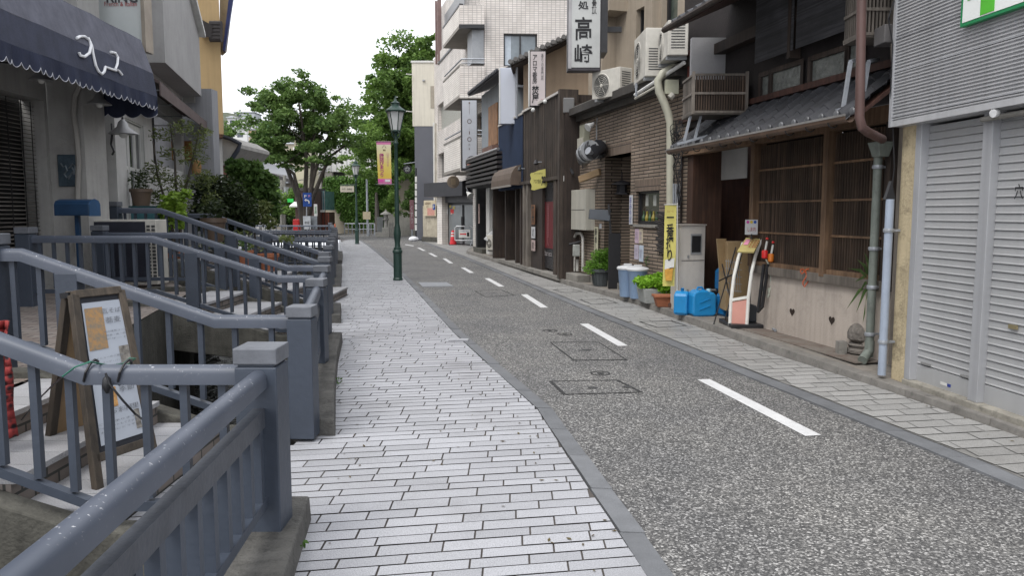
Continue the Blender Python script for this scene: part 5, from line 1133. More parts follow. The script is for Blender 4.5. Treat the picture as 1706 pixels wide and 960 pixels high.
c = q(968, 462, .12); T = thing('concrete_block', 'concrete footing block under the white pipes', 'block', c); MB().fbox(FB, ub(985), ub(945), .05, .24, .01, .3).build('block', M_conc, T, bevel=.015)
# brick shop electric gear upper left
for (px0, py0, px1, py1, o, lb, mt) in [(958, 228, 972, 262, .16, 'lower pale electric box at the top left of the brick wall', M_cab), (963, 206, 975, 240, .13, 'upper olive electric box at the top left of the brick wall', mat('olive_box', (.27, .27, .21), .6, .1)), (992, 234, 1002, 247, .1, 'small light grey junction box near the curved sign', M_cab)]:
    ua, z1 = FB.hit(px1, py0, o); u2, z2 = FB.hit(px0, py1, o); T = thing('electric_box', lb, 'box', FB.p((ua+u2)/2, z2)); MB().fbox(FB, min(ua, u2)*.5+max(ua, u2)*.5-.16, (ua+u2)/2+.14, z2, z1, .004, o).build('casing', mt, T, bevel=.006); MB().tube([FB.p((ua+u2)/2, z2, o/2), FB.p((ua+u2)/2, z2-.25, o/2)], .012, 6).build('cable', M_ink, T)
T = thing('duct_vent', 'black curved duct with grey bands sticking out of the brick wall', 'duct', q(985, 255, .3)); mb = MB()
MB().tube([q(1000, 250, 0), q(996, 248, .3), q(985, 250, .5), q(975, 256, .5), q(972, 266, .45)], [.17, .18, .18, .17, .13], 14).build('duct', mat('duct_black', (.02, .021, .025), .35, .2, 5), T, smooth=True)
MB().tube([q(984, 250, .5), q(981, 251.5, .5)], .195, 14).build('band', M_grey, T); MB().tube([q(976, 255, .5), q(974.5, 257, .5)], .185, 14).build('band', M_grey, T)
T = thing('floodlight', 'small white floodlight on a thin conduit near the brick shop eave', 'lamp', q(985, 210, .3)); MB().lathe([(.03, -.08), (.05, -.02), (.085, .08), (.08, .09)], q(984, 209, .3), 14, ax=(-.7, -.4, -.5)).build('lamp_head', M_white, T, smooth=True); MB().tube([q(995, 196, .05), q(994, 205, .05), q(994, 236, .05)], .014, 6).build('conduit', M_grey, T); MB().tube([q(985, 208, .3), q(990, 203, .15), q(994, 204, .05)], .012, 6).build('arm', M_grey, T)
T = thing('wall_lamp', 'second small spotlight beside the curved duct', 'lamp', q(985, 256, .5)); MB().lathe([(.03, -.06), (.05, .0), (.075, .06)], q(983, 253, .62), 12, ax=(-.6, -.5, .3)).build('lamp_head', M_galv, T, smooth=True); MB().tube([q(985, 254, .6), q(997, 258, .1)], .012, 6).build('arm', M_galv, T)
T = thing('timber_offcut', 'pale timber beam sticking out of the brick wall', 'beam', q(985, 292, .3)); MB().beam(q(1000, 286, .02), q(966, 299, .3), .09, .13).build('beam', woodmat('pale_timber', (.28, .19, .10), (.38, .27, .16), vertical=False), T, bevel=.005)
T = thing('hanging_lantern', 'black Japanese-style iron lantern hanging in the shop entrance', 'lantern', FB.p(ub(1036, -.3), 1.9, -.3)); c = FB.p(*FB.hit(1036, 312, -.3), -.3)
MB().lathe([(.03, .14), (.2, .07), (.21, .055), (.1, .05), (.1, -.10), (.15, -.115), (.15, -.14), (.02, -.15)], c, 6).build('lamp_body', mat('iron', (.03, .03, .035), .5, metal=.3), T); MB().tube([c+Vector((0, 0, .14)), c+Vector((0, 0, .3))], .012, 6).build('hook', M_black, T)
# beige rain pipe in front of the brick shop's near end
T = thing('downpipe', 'beige downpipe swan-necked from the roof past the brick wall', 'pipe', D(1118, 340, 12.1)); y = 12.05
Mbp = mat('beige_pipe', (.42, .41, .33), .5, .1, 4, bump=.05, streak=.4)
MB().tube([D(1136, 111, y), D(1120, 113, y), D(1104, 122, y), D(1096, 134, y), D(1098, 152, y), D(1107, 172, y), D(1113, 188, y), D(1117, 205, y), D(1117, 340, y), D(1118, 470, y)], .062, 14).build('pipe', Mbp, T, smooth=True)
a, b = D(1109, 132, 12), D(1131, 156, 12); T = thing('electric_box', 'square cream box beside the swan-necked downpipe', 'box', b); MB().box(a.x, b.x, 12, 12.12, b.z, a.z).build('casing', mat('pale_box', (.42, .42, .32), .5), T, bevel=.006); MB().tube([D(1122, 157, 12), D(1116, 163, 12.)], .05, 8).build('spout', M_cab, T)
# wires tangle
mb = MB()
for k in range(7):
    x = 1122+k*2.2; mb.tube([D(x+random.uniform(-4, 4), 200+j*11, 12.0-.02*k) for j in range(14)], .007, 5)
for k in range(5): mb.tube([D(1122+6*math.cos(t*.9)+k, 215+9*math.sin(t*.9)+k*7, 11.95) for t in range(8)], .006, 5)
tag(mb.build('wire_tangle', M_black), 'tangle of black wires hanging by the beige downpipe', 'wires')
T = thing('gas_pipes', 'cluster of grey corrugated pipes hanging between brick wall and townhouse', 'pipe', D(1128, 320, 12))
for k in range(4): MB().tube([D(1122+k*3.2, 306, 11.98), D(1122+k*3.2, 345, 11.98)], .013, 8).build('pipe', M_galv, T)
# climbing dry vine strip
T = thing('dark_trellis', 'dark woven trellis strip on the brick wall beside the banner', 'trellis', q(1100, 430, .05)); mb = MB()
for k in range(26):
    y_ = 352+k*2.6; mb.tube([q(1095+3*math.sin(k*1.7), y_, .05), q(1109+3*math.cos(k*1.3), y_+4, .07), q(1102+4*math.sin(k), y_+8, .05)], .014, 5)
mb.build('strands', mat('dry_vine', (.035, .03, .028), .8), T)
# yellow nobori banner
T = thing('banner', 'yellow vertical banner with black characters and a beer glass', 'banner', D(1115, 480, 11.1)); y = 11.1
a, b = D(1107, 342, y), D(1127, 477, y); a2 = D(1129, 342, y)
mb = MB(); n = 16
X = lambda f, e: (D(1108, 342, y).x*(1-f)+D(1104, 477, y).x*f) if e == 0 else (D(1127.5, 342, y).x*(1-f)+D(1124, 477, y).x*f)
for k in range(n):
    f, g_ = k/n, (k+1)/n; mb.quad(Vector((X(f, 0), y+.012*math.sin(f*9), a.z+(b.z-a.z)*f)), Vector((X(f, 1), y+.02*math.sin(f*7+1), a.z+(b.z-a.z)*f)), Vector((X(g_, 1), y+.02*math.sin(g_*7+1), a.z+(b.z-a.z)*g_)), Vector((X(g_, 0), y+.012*math.sin(g_*9), a.z+(b.z-a.z)*g_)))
cl_ = mb.build('cloth', mat('banner_yellow', (.62, .56, .16), .7, .06, 4, bump=0), T, solid=.004)
text('一番搾り', xz(1116, 398, y-.028), 0.11, .64, M_ink, cl_, vertical=True, bold=.02); text('生ビール', xz(1117, 352, y-.028), .09, .03, mat('red_ink', (.30, .03, .03)), cl_)
mb = MB(); p = lambda px, py: D(px, py, y-.026); mb.poly([p(1108, 433), p(1124, 430), p(1123, 446), p(1107, 452)]); mb.build('beer_foam', mat('foam', (.66, .66, .62), bump=0), cl_); MB().poly([p(1107, 449), p(1122, 445), p(1119, 468), p(1109, 468)]).build('beer', mat('beer', (.62, .33, .06), .4, .25, 12, bump=0), cl_)
MB().tube([D(1128.5, 338, y), D(1128, 500, y)], .008, 6).build('pole', M_white, T); MB().tube([D(1106, 341, y), D(1129, 340, y)], .006, 6).build('crossbar', M_white, T)
# big beige cabinet
T = thing('utility_cabinet', 'waist-high beige steel cabinet with two doors and a small dark meter window', 'cabinet', (2.4, 11, .09))
a, b = D(1121, 376, 11.2), D(1176, 376, 10.85); zt_ = a.z; mb = MB()
xa, xb, xm = D(1121, 400, 11.5).x, D(1175, 400, 11.3).x, D(1133, 400, 11.2).x
p_ = [(xm, 11.2), (xb, 11.3), (xb-.02, 11.62), (xa, 11.6)]
MB().hexa([Vector((x, y_, .09)) for x, y_ in p_], [Vector((x, y_, zt_)) for x, y_ in p_]).build('casing', mat('cabinet_beige', (.50, .47, .43), .5, .05, 3, bump=.03, streak=.2, grime=.15), T, bevel=.008)
fn = Face(p_[0], p_[1]); 
MB().fbox(fn, -.01, fn.L+.01, zt_, zt_+.02, -.4, .02).build('lid', mat('cabinet_lid', (.33, .30, .27), .5), T)
MB().fbox(fn, .03, fn.L-.01, (zt_+.09)/2+.12, (zt_+.09)/2+.128, -.001, .004).build('seam', M_ink, T)
MB().fbox(fn, fn.L*.42, fn.L*.85, zt_-.42, zt_-.12, -.001, .008).build('meter_frame', M_grey, T); MB().fbox(fn, fn.L*.46, fn.L*.81, zt_-.39, zt_-.15, .004, .011).build('meter_window', M_ink, T)
for z in (zt_-.45, zt_-.95): MB().fbox(fn, fn.L*.30, fn.L*.36, z-.02, z+.02, 0, .012).build('lock', M_grey, T)
# blue canisters
M_blue = mat('canister_blue', (.015, .22, .50), .35, .10, 3, bump=.03, spec=.5); M_cap2 = mat('canister_cap', (.35, .55, .62), .4)
M_blued = mat('canister_blue_dark', (.01, .13, .32), .35, .1, 3, bump=.03)
def canister(lb, x, y_, z_, rz, h=.36, w=.34, d_=.20, mt=None):
    T = thing('jerry_can', lb, 'jerry can', (x, y_, z_), 'blue plastic jerry cans by the townhouse entrance', rz); mt = mt or M_blue
    pr = [(-w/2+.03, 0), (w/2-.03, 0), (w/2, .04), (w/2, h*.8), (w/2-.05, h*.93), (w/2-.10, h*.9), (w/2-.13, h), (-w/2+.08, h), (-w/2+.02, h*.9), (-w/2, h*.8), (-w/2, .04)]
    MB().prism([(a, -d_/2, b) for a, b in pr], (0, d_, 0)).build('body', mt, T, bevel=.028, local=True)
    mb = MB(); mb.tube([(-w/2+.1, 0, h-.01), (-w/2+.12, 0, h+.035), (w/2-.18, 0, h+.035), (w/2-.15, 0, h-.01)], .016, 8); mb.build('handle', mt, T, smooth=True, local=True)
    MB().lathe([(.03, 0), (.03, .045), (.027, .05)], (w/2-.075, 0, h*.9), 12).build('cap', M_cap2, T, smooth=True, local=True)
    mb = MB(); 
    for k in (-1, 1): mb.beam((-.08, -d_/2-.003, h*.4+k*.05), (.08, -d_/2-.003, h*.55+k*.05), .012, .012)
    mb.build('ribs', mt, T, local=True); return T
g1 = G(1139, 525, .09); canister('leftmost blue jerry can, narrow end to the street', g1.x, g1.y+.08, .085, R(60), .345, .24, .2)
g1 = G(1171, 527, .09); canister('largest blue jerry can standing in front in the middle of the row', g1.x, g1.y+.1, .085, R(12), .37, .36, .22)
g1 = G(1203, 524, .09); canister('dark blue jerry can on the ground behind the menu stand legs', g1.x+.06, g1.y-.1, .085, R(20), .35, .3, .2, M_blued)
g1 = D(1196, 484, 11.2); canister('blue jerry can raised on top behind the others', g1.x+.1, 11.1, g1.z, R(8), .35, .3, .2, M_blued)
T = thing('crate', 'grey milk crate carrying the raised blue jerry can', 'crate', (g1.x, 11.3, .09)); mb = MB()
for sx in (-.17, .17): mb.box(g1.x+sx-.01, g1.x+sx+.01, 11.2, 11.45, .09, g1.z)
for z in np.linspace(.1, g1.z-.03, 6): mb.box(g1.x-.17, g1.x+.17, 11.2, 11.215, z, z+.025)
mb.build('box', mat('crate_dark', (.05, .06, .075)), T)
MB().box(g1.x-.17, g1.x+.17, 11.2, 11.45, g1.z-.02, g1.z-.001).build('top', M_grey, T)
# cardboard sheets and boxes in the entrance
T = thing('cardboard_boxes', 'flattened and boxed cardboard stacked in the townhouse entrance', 'cardboard', FM.p(um_(1225, -.25), .09, -.25)); Mcb = mat('cardboard', (.30, .21, .11), .85, .12, 4, bump=.08)
a = D(1197, 398, 10.6); b = D(1214, 452, 10.6); MB().hexa([Vector((a.x+.03, 10.6, b.z)), Vector((b.x, 10.65, b.z)), Vector((b.x, 10.7, b.z)), Vector((a.x+.03, 10.65, b.z))], [Vector((a.x-.02, 10.6, a.z)), Vector((b.x-.03, 10.65, a.z)), Vector((b.x-.03, 10.7, a.z)), Vector((a.x-.02, 10.65, a.z))]).build('sheet', Mcb, T)
a = D(1212, 403, 10.5); b = D(1248, 455, 10.5); MB().box(a.x, b.x, 10.5, 10.9, .2, a.z).build('box', Mcb, T, bevel=.004); MB().box(a.x+.1, b.x-.1, 10.495, 10.5, a.z-.2, a.z-.12).build('tape', mat('tape', (.2, .14, .07), .5), T)
# menu stand with curved white rails
T = thing('menu_stand', 'white curved-rail menu stand with slanted yellow menu board and pink panel', 'menu stand', G(1240, 545, .09)); M_wr2 = mat('stand_white', (.68, .67, .63), .4, .05, 4, bump=.02, grime=.15)
yy = 9.75
P1 = [D(1216, 538, yy), D(1218, 500, yy), D(1223, 460, yy), D(1230, 430, yy+.1), D(1238, 405, yy+.2)]; P2 = [D(1244, 542, yy-.1), D(1247, 495, yy-.1), D(1252, 455, yy-.1), D(1259, 425, yy), D(1268, 399, yy+.1)]
P1[0].z = .10; P2[0].z = .10
for P_ in (P1, P2): MB().tube(P_, .022, 8).build('rail', M_wr2, T, smooth=True)
for i in (0, 1): MB().beam(P1[i], P2[i], .03, .035).build('crossbar', M_wr2, T)
MB().poly([P1[0].lerp(P2[0], .08)+Vector((0, 0, .03)), P1[0].lerp(P2[0], .92)+Vector((0, 0, .03)), P1[1].lerp(P2[1], .92)-Vector((0, 0, .03)), P1[1].lerp(P2[1], .08)-Vector((0, 0, .03))]).build('pink_panel', mat('salmon', (.55, .27, .22), .5, .06, 4, bump=0), T, solid=.01)
mb = MB(); A_, B_, C_, D_ = D(1228, 420, yy-.05), D(1256, 421, yy-.15), D(1268, 399, yy+.1), D(1243, 397, yy+.22); mb.quad(A_, B_, C_, D_); bo = mb.build('menu_board', mat('menu_yellow', (.48, .40, .16), .5, .15, 8, bump=0), T, solid=.02)
mb = MB(); L2 = lambda a, b: A_.lerp(B_, a).lerp(D_.lerp(C_, a), b)+Vector((0, -.012, .016)); mb.quad(L2(.1, .45), L2(.38, .45), L2(.38, .85), L2(.1, .85)); mb.build('pink_card', mat('pink', (.75, .3, .42), bump=0), bo)
mb = MB()
for a in (.5, .7, .86):
    for b in (.3, .45, .6, .75): mb.quad(L2(a, b), L2(a+.1, b), L2(a+.1, b+.08), L2(a, b+.08))
mb.build('print', mat('menu_red', (.35, .1, .05), bump=0), bo)
MB().box(P1[0].x-.02, P2[0].x+.2, yy-.15, yy+.45, .085, .14).build('base', M_black, T, bevel=.01); MB().prism([(P2[0].x-.05, yy+.05, .14), (P2[0].x+.3, yy+.05, .14), (P2[0].x+.3, yy+.05, .3), (P2[0].x+.05, yy+.05, .4)], (0, .35, 0)).build('weight', mat('black_plastic', (.025, .028, .033), .5), T, bevel=.02)
T = thing('metal_easel', 'black folding wire easel with a small price card on top', 'easel', G(1200, 540, .09)); y0_ = 9.95
for a, b in (((1189, 541), (1226, 412)), ((1206, 545), (1240, 405)), ((1224, 528), (1203, 440)), ((1189, 541), (1206, 545)), ((1198, 468), (1226, 455))):
    p, q_ = D(*a, y0_), D(*b, y0_+.3); p.z = max(p.z, .09); MB().tube([p, q_], .009, 6).build('leg', M_black, T)
MB().tube([D(1252, 398, 9.8), D(1252, 390, 9.8)], .01, 6).build('stem', M_black, T)
a, b = D(1242, 366, 9.8), D(1262, 391, 9.8); cd_ = MB().box(a.x, b.x, 9.8, 9.81, b.z, a.z).build('price_card', M_paper, T); Mpk = [mat('dot_magenta', (.5, .05, .3), bump=0), mat('dot_yellow', (.6, .45, .05), bump=0), mat('dot_blue', (.03, .1, .4), bump=0)]
for k in range(3): MB().poly([D(1246+k*6+2.6*math.cos(t*.785), 370+2.6*math.sin(t*.785), 9.797) for t in range(8)]).build('dot', Mpk[k], cd_)
text('しま内', xz(1252, 382, 9.797), .1, .06, mat('red_ink', (.3, .03, .03)), cd_)
mb = MB()
for k in range(7): mb.tube([D(1210+k*3.5, 432, 10.2), D(1212+k*3.5, 488, 10.2)], .004, 4)
for k in range(5): mb.tube([D(1208, 435+k*12, 10.2), D(1236, 438+k*12, 10.2)], .004, 4)
tag(mb.build('wire_rack', M_grey), 'grey wire rack behind the curved menu stand', 'rack')
# hand pumps with hoses hung on the wall by a black stand
for i, (px, py, col, lb, dx) in enumerate([(1274, 424, (.55, .02, .02), 'red-capped siphon pump with a clear hose, left of the pair', 0), (1284, 430, (.55, .16, .02), 'orange-bodied siphon pump with a clear hose, right of the pair', 6)]):
    y_ = 9.5; T = thing('siphon_pump', lb, 'siphon pump', D(px, py+20, y_)); Mc = mat('pump_%s' % ('red' if i == 0 else 'orange'), col, .4)
    MB().lathe([(.025, -.05), (.036, -.04), (.038, .04), (.03, .05), (.02, .055)], D(px, py, y_), 12).build('body', Mc, T, smooth=True); MB().tube([D(px+1, py-7, y_), D(px+4, py-22, y_)], .014, 8).build('tube', mat('clear_plastic', (.5, .5, .47), .2), T); MB().lathe([(.016, 0), (.018, .012), (.012, .022)], D(px+4, py-25, y_), 10).build('cap', mat('pump_red', (.55, .02, .02), .4), T)
    MB().tube([D(px+2, py+8, y_), D(px+8, py+20, y_), D(px+11, py+50, y_), D(px+5, py+72, y_), D(px-3, py+60, y_), D(px-4, py+50, y_)], .010, 8).build('hose', mat('clear_hose', (.38, .40, .34), .25), T, smooth=True)
T = thing('black_stand', 'pair of black slanted bars leaning on the stucco wall beside the siphon pumps', 'stand', G(1265, 540, .09))
for a, b in (((1263, 520), (1273, 440)), ((1270, 512), (1280, 440)), ((1262, 520), (1271, 510))): MB().beam(D(*a, 9.45), D(*b, 9.5), .03, .03).build('leg', M_black, T)
T = thing('grey_tubes', 'pale grey tube and stick lying at the foot of the stucco wall', 'tube', G(1270, 545, .1)); MB().tube([G(1248, 515, .25), G(1270, 534, .14), G(1292, 551, .11)], .016, 8).build('tube', M_galv, T)
mb = MB(); c = FM.p(*FM.hit(1341, 452, .06), .06); mb.tube([c+Vector((.05*math.cos(t*.6), -.0, .03*math.sin(t*1.2))) for t in range(12)], .007, 5); mb.tube([c+Vector((.02*math.sin(t*.7), 0, -.02*t)) for t in range(10)] + [c+Vector((.05, 0, -.1)), c], .007, 5); tag(mb.build('orange_rope', mat('orange_cord', (.45, .09, .03), .7)), 'orange cord knotted on the sill under the lattice window', 'rope')
# stone ornament and spiky plant
c = G(1432, 590, .09); c.x += .03; T = thing('stone_ornament', 'rough onion-shaped stone ornament on a ringed base by the downpipe', 'ornament', c)
Mst = mat('rough_stone', (.15, .135, .12), .95, .35, 14, bump=.9, bs=35, grime=.6); mb = MB(); mb.lathe([(.12, 0), (.155, .02), (.155, .05), (.13, .07)], c, 24).build('base_ring', Mst, T, smooth=True); MB().lathe([(.13, .07), (.15, .10), (.12, .12)], c, 24).build('upper_ring', Mst, T, smooth=True)
MB().lathe([(.10, .12), (.15, .16), (.155, .22), (.13, .28), (.08, .32), (.03, .345), (.015, .375)], c, 24).build('onion', Mst, T, smooth=True); MB().box(c.x-.25, c.x-.17, c.y-.02, c.y+.08, .085, .22).build('side_stone', M_conc, T)
T = thing('spiky_plant', 'spiky yucca-like plant with long pointed leaves beside the green-grey downpipe', 'plant', FM.p(um_(1452, .2), .3, .2)); c = D(1452, 470, 7.75)
mb = MB()
for (tx, ty) in [(1412, 447), (1428, 432), (1440, 420), (1447, 432), (1424, 470), (1410, 516), (1426, 522), (1437, 540), (1442, 505), (1448, 500), (1455, 425), (1436, 455), (1462, 478), (1430, 490), (1441, 470)]:
    e = D(tx, ty, 7.6+random.uniform(-.15, .15)); m_ = c.lerp(e, .5)+Vector((0, 0, .05)); sd = (e-c).cross(Vector((0, 1, 0))).normalized()*.016
    mb.quad(c-sd*.6, c+sd*.6, m_+sd, m_-sd); mb.add([m_-sd, m_+sd, e], [(0, 1, 2)])
mb.build('leaves', leafmat('yucca_leaf', (.05, .10, .03), (.17, .25, .10)), T); MB().tube([Vector((c.x, c.y, .1)), c], .022, 8).build('stem', M_trunk, T)
# dustbins, planters, pots
def bin_(lb, px, py, col, rz=0):
    c = G(px, py, .09); T = thing('dustbin', lb, 'dustbin', c, 'lidded plastic dustbins'); Mb_ = mat('bin_'+('blue' if col[2] > .4 else 'grey'), col, .45, .06, 4, bump=.03, spec=.4)
    MB().lathe([(.125, 0), (.13, .01), (.165, .46), (.175, .47), (.175, .49)], c, 20).build('body', Mb_, T, smooth=True); MB().lathe([(.185, .475), (.19, .50), (.17, .525), (.08, .545), (.0, .55)], c, 20).build('lid', mat('bin_lid', (.50, .51, .52), .4), T, smooth=True); MB().beam(c+Vector((-.07, 0, .56)), c+Vector((.07, 0, .56)), .03, .03).build('lid_handle', mat('bin_lid', (.5, .51, .52)), T, bevel=.008)
bin_('blue plastic dustbin with white lid, farther of the pair', 1045, 494, (.24, .34, .50)); bin_('grey-blue plastic dustbin with white lid, nearer of the pair', 1062, 497, (.34, .38, .42))
c = G(1002, 476, .09); T = thing('potted_fern', 'bushy feathery green plant in a big ribbed charcoal pot', 'potted plant', c); Mcp = mat('charcoal_pot', (.06, .068, .072), .6, .1, 5, bump=.1)
MB().lathe([(.16, 0), (.2, .26), (.235, .28), (.235, .34), (.2, .34)], c, 20).build('pot', Mcp, T, smooth=True); mb = MB()
for k in range(16): a_ = k*math.pi/8; mb.beam(c+Vector((.168*math.cos(a_), .168*math.sin(a_), .03)), c+Vector((.203*math.cos(a_), .203*math.sin(a_), .25)), .012, .012)
mb.build('ribs', Mcp, T)
leafcloud('foliage', [((c.x+dx, c.y+dy, c.z+.34+dz), (.17, .17, .12), 330) for dx, dy, dz in [(0, 0, .2), (-.16, 0, .1), (.16, -.02, .12), (-.07, -.08, .28), (.1, 0, .3), (-.22, -.05, -.0), (.22, -.05, .02), (0, -.15, .06)]], .055, leafmat('fern_leaf', (.06, .16, .015), (.22, .42, .06)), T, .35); mb = MB()
for k in range(6): mb.tube([c+Vector((0, 0, .3)), c+Vector((.12*math.cos(k), .1*math.sin(k), .6))], .006, 5)
mb.build('stem', M_trunk, T)
c = G(984, 462, .09); T = thing('white_jug', 'small white plastic jug beside the charcoal pot', 'jug', c); MB().lathe([(.05, 0), (.075, .04), (.07, .12), (.03, .17), (.02, .19)], c, 14).build('body', M_white, T, smooth=True)
MB().tube([c+Vector((.06, 0, .13)), c+Vector((.11, 0, .11)), c+Vector((.09, 0, .05))], .01, 6).build('handle', M_white, T, smooth=True)
c = G(1090, 505, .09); T = thing('planter_trough', 'grey concrete-coloured trough full of bright green leaves', 'planter', c); mb = MB(); mb.hexa([c+Vector(v) for v in ((-.16, -.1, 0), (.16, -.12, 0), (.14, .3, 0), (-.2, .3, 0))], [c+Vector(v) for v in ((-.2, -.13, .24), (.19, -.15, .24), (.17, .35, .24), (-.24, .35, .24))]); mb.build('trough', mat('trough_grey', (.30, .31, .30), .8, .1, 5, bump=.2, grime=.4), T, bevel=.012)
leafcloud('foliage', [((c.x+dx, c.y+dy, c.z+.3+dz), (.14, .14, .08), 260) for dx, dy, dz in [(-.15, 0, 0), (0, -.05, .04), (.13, -.08, .02), (-.05, .2, .06), (.12, .15, .1), (-.2, .1, .05), (.15, -.1, -.06)]], .06, leafmat('bright_leaf', (.12, .28, .015), (.34, .60, .06)), T, .8)
c = G(1100, 494, .09); T = thing('grey_green_shrub', 'dark leafy shrub with a wispy top behind the green trough', 'shrub', c); k_ = c.y/FPX
leafcloud('foliage', [((c.x-.03, c.y, .95), (.2, .15, .13), 420), ((c.x+.05, c.y, .78), (.2, .15, .15), 420), ((c.x-.15, c.y, .72), (.14, .1, .14), 220)], .045, leafmat('dark_green', (.02, .07, .015), (.07, .16, .04)), T); leafcloud('wispy_top', [((c.x-.02, c.y, 1.2), (.2, .12, .12), 160), ((c.x-.1, c.y, 1.33), (.1, .1, .09), 50)], .035, leafmat('wispy', (.10, .12, .05), (.26, .28, .14)), T)
mb = MB(); [mb.tube([c, c+Vector((dx, 0, .8)), c+Vector((dx*2, 0, 1.35))], .006, 5) for dx in (-.08, 0, .06)]; mb.build('stem', M_trunk, T)
c = G(1105, 511, .09); T = thing('terracotta_pot', 'empty terracotta trough pot at the foot of the yellow banner', 'plant pot', c); MB().hexa([c+Vector(v) for v in ((-.1, -.07, 0), (.1, -.09, 0), (.1, .1, 0), (-.1, .1, 0))], [c+Vector(v) for v in ((-.14, -.1, .15), (.14, -.12, .15), (.13, .13, .15), (-.14, .13, .15))]).build('trough', M_terra, T, bevel=.008); MB().hexa([c+Vector(v) for v in ((-.16, -.12, .151), (.16, -.14, .151), (.15, .15, .151), (-.16, .15, .151))], [c+Vector(v) for v in ((-.16, -.12, .185), (.16, -.14, .185), (.15, .15, .185), (-.16, .15, .185))]).build('rim', M_terra, T, bevel=.006)
c = G(1122, 514, .1); tag(MB().tube([c+Vector((-.06, 0, .05)), c+Vector((.14, .08, .05))], .04, 12).build('clay_tile', mat('brown_clay', (.10, .05, .035), .8)), 'dark brown round tile lying beside the terracotta pot', 'tile')
c = G(1228, 527, .09); tag(MB().lathe([(.05, 0), (.075, .1), (.082, .1), (.082, .12)], c, 16).build('small_pot', M_terra, smooth=True), 'small terracotta pot by the feet of the menu stand', 'plant pot')
# ================================================================== behind the brick shop: tan building with air conditioners, long sign
M_tan = mat('tan_render', (.33, .28, .22), .9, .08, 1.2, bump=.25, bs=90, streak=.25, grime=.15); M_tan2 = mat('brown_render', (.36, .275, .195), .9, .07, 1., bump=.2, bs=80, streak=.2, grime=.2)
FT = Face((3.55, 12.6), (2.05, 17.6))
T = thing('tan_building', 'tall tan rendered building with slim dark windows set back above the brick shop', 'building', FT.p(2, 3.7))
tu = lambda px, off=0: FT.U(px, off)
a0, a1, b0, b1 = tu(1076), tu(1055), tu(1122), tu(1097)
zt = 8.0; zl = FT.hit(1060, 126, 0)[1]; zl2 = zl
MB().wall(FT, -1.5, tu(1023), 3.6, zt, 0, [(a0, a1, zl, FT.hit(1065, 14, 0)[1]), (b0, b1, zl+.2, 6.9)], .2).build('wall', M_tan, T)
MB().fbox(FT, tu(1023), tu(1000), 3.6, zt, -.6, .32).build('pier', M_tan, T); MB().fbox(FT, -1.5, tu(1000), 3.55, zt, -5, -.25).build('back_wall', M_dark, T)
MB().fbox(FT, tu(1040), tu(1000), FT.hit(1030, 12, .3)[1], zt, -.3, .4).build('upper_band', M_tan, T)
mb = MB(); mb.fbox(FT, tu(1000), tu(1000)+.01, 3.6, zt, -6, .32).build('end_wall', M_tan, T)
Mgr = mat('greenish_glass', (.055, .075, .062), .12, .4, 2, c2=(.11, .13, .11), bump=0, spec=.8)
for u0, u1 in ((a0, a1), (b0, b1)):
    W_ = MB().wall(FT, u0, u1, zl, 7.2, -.1, [(u0+.06, u1-.06, zl+.06, 7.1)], .05).build('window', M_black, T); MB().wall(FT, u0, u1, zl, 7.2, -.16).build('pane', Mgr, W_)
MB().fbox(FT, tu(1093), tu(1080), 3.6, zt, 0, .16).build('pilaster', M_tan, T)
# air conditioners on the brick shop roof
def acat(lb, px, py, y, W, H, Dp, rz):
    c = D(px, py, y); return acunit(lb, W, H, Dp, c, rz)
ang = math.atan2(FB.u.y, FB.u.x) + math.pi
def face_rot(n): return math.atan2(n.y, n.x) + math.pi/2
acat('large white air conditioner with big round fan by the tan windows', 1083, 140, 12.9, .92, .80, .36, face_rot(FT.n)-.25)
acat('white air conditioner partly hidden behind the townhouse roof', 1120, 106, 11.9, .8, .55, .3, face_rot(FT.n)-.3)
acat('small white air conditioner alone near the end of the brick shop roof', 1019, 168, 14.6, .74, .56, .32, face_rot(FT.n)+.35)
T = thing('ac_rack', 'white steel rack carrying the air conditioners above the brick shop eave', 'rack', D(1085, 145, 12.7)); MB().tube([D(1058, 158, 12.9), D(1140, 104, 11.6)], .03, 8).build('rail', M_white, T); MB().tube([D(1058, 164, 12.7), D(1100, 140, 12.2)], .02, 8).build('hose', M_cab, T)
for px, py in ((1060, 138), (1100, 120)): MB().tube([D(px, py+22, 12.6), D(px, py, 12.6)], .018, 6).build('leg', M_galv, T)
# long lit-box sign, black characters
T = thing('restaurant_sign', 'tall white box sign with bold black characters hanging over the street', 'sign', D(975, 118, 14.6)); y = 14.6
a, b = D(953, -60, y), D(999, 114, y)
MB().box(a.x-.07, b.x+.02, y, y+.25, b.z-.04, a.z).build('casing', mat('sign_case', (.05, .045, .05), .4, .2, 3, metal=.3), T, bevel=.01)
MB().box(a.x-.06, a.x, y-.02, y+.02, b.z, a.z).build('side_trim', mat('silver', (.30, .29, .29), .35, metal=.5), T)
f = MB().box(a.x, b.x, y-.012, y-.001, b.z+.02, a.z).build('face', mat('sign_grey_white', (.42, .43, .42), .4, .12, 1.5, bump=0, grime=.1), T)
text('高', xz(972, 47, y-.016), .31, .42, M_ink, f, bold=.018); text('崎', xz(972, 90, y-.016), .33, .36, M_ink, f, bold=.018); text('処', xz(972, 8, y-.016), .19, .15, M_ink, f, bold=.02); text('骨頂', xz(990, 11, y-.016), .09, .25, M_ink, f, vertical=True, bold=.02)
a, b = D(1000, -60, y+.2), D(1010, 90, y+.2); MB().box(a.x, b.x, y+.02, y+.6, b.z, a.z).build('rear_casing', M_black, T); MB().box(b.x, b.x+.3, y+.3, y+.4, a.z-1.2, a.z-1.1).build('arm', M_black, T)
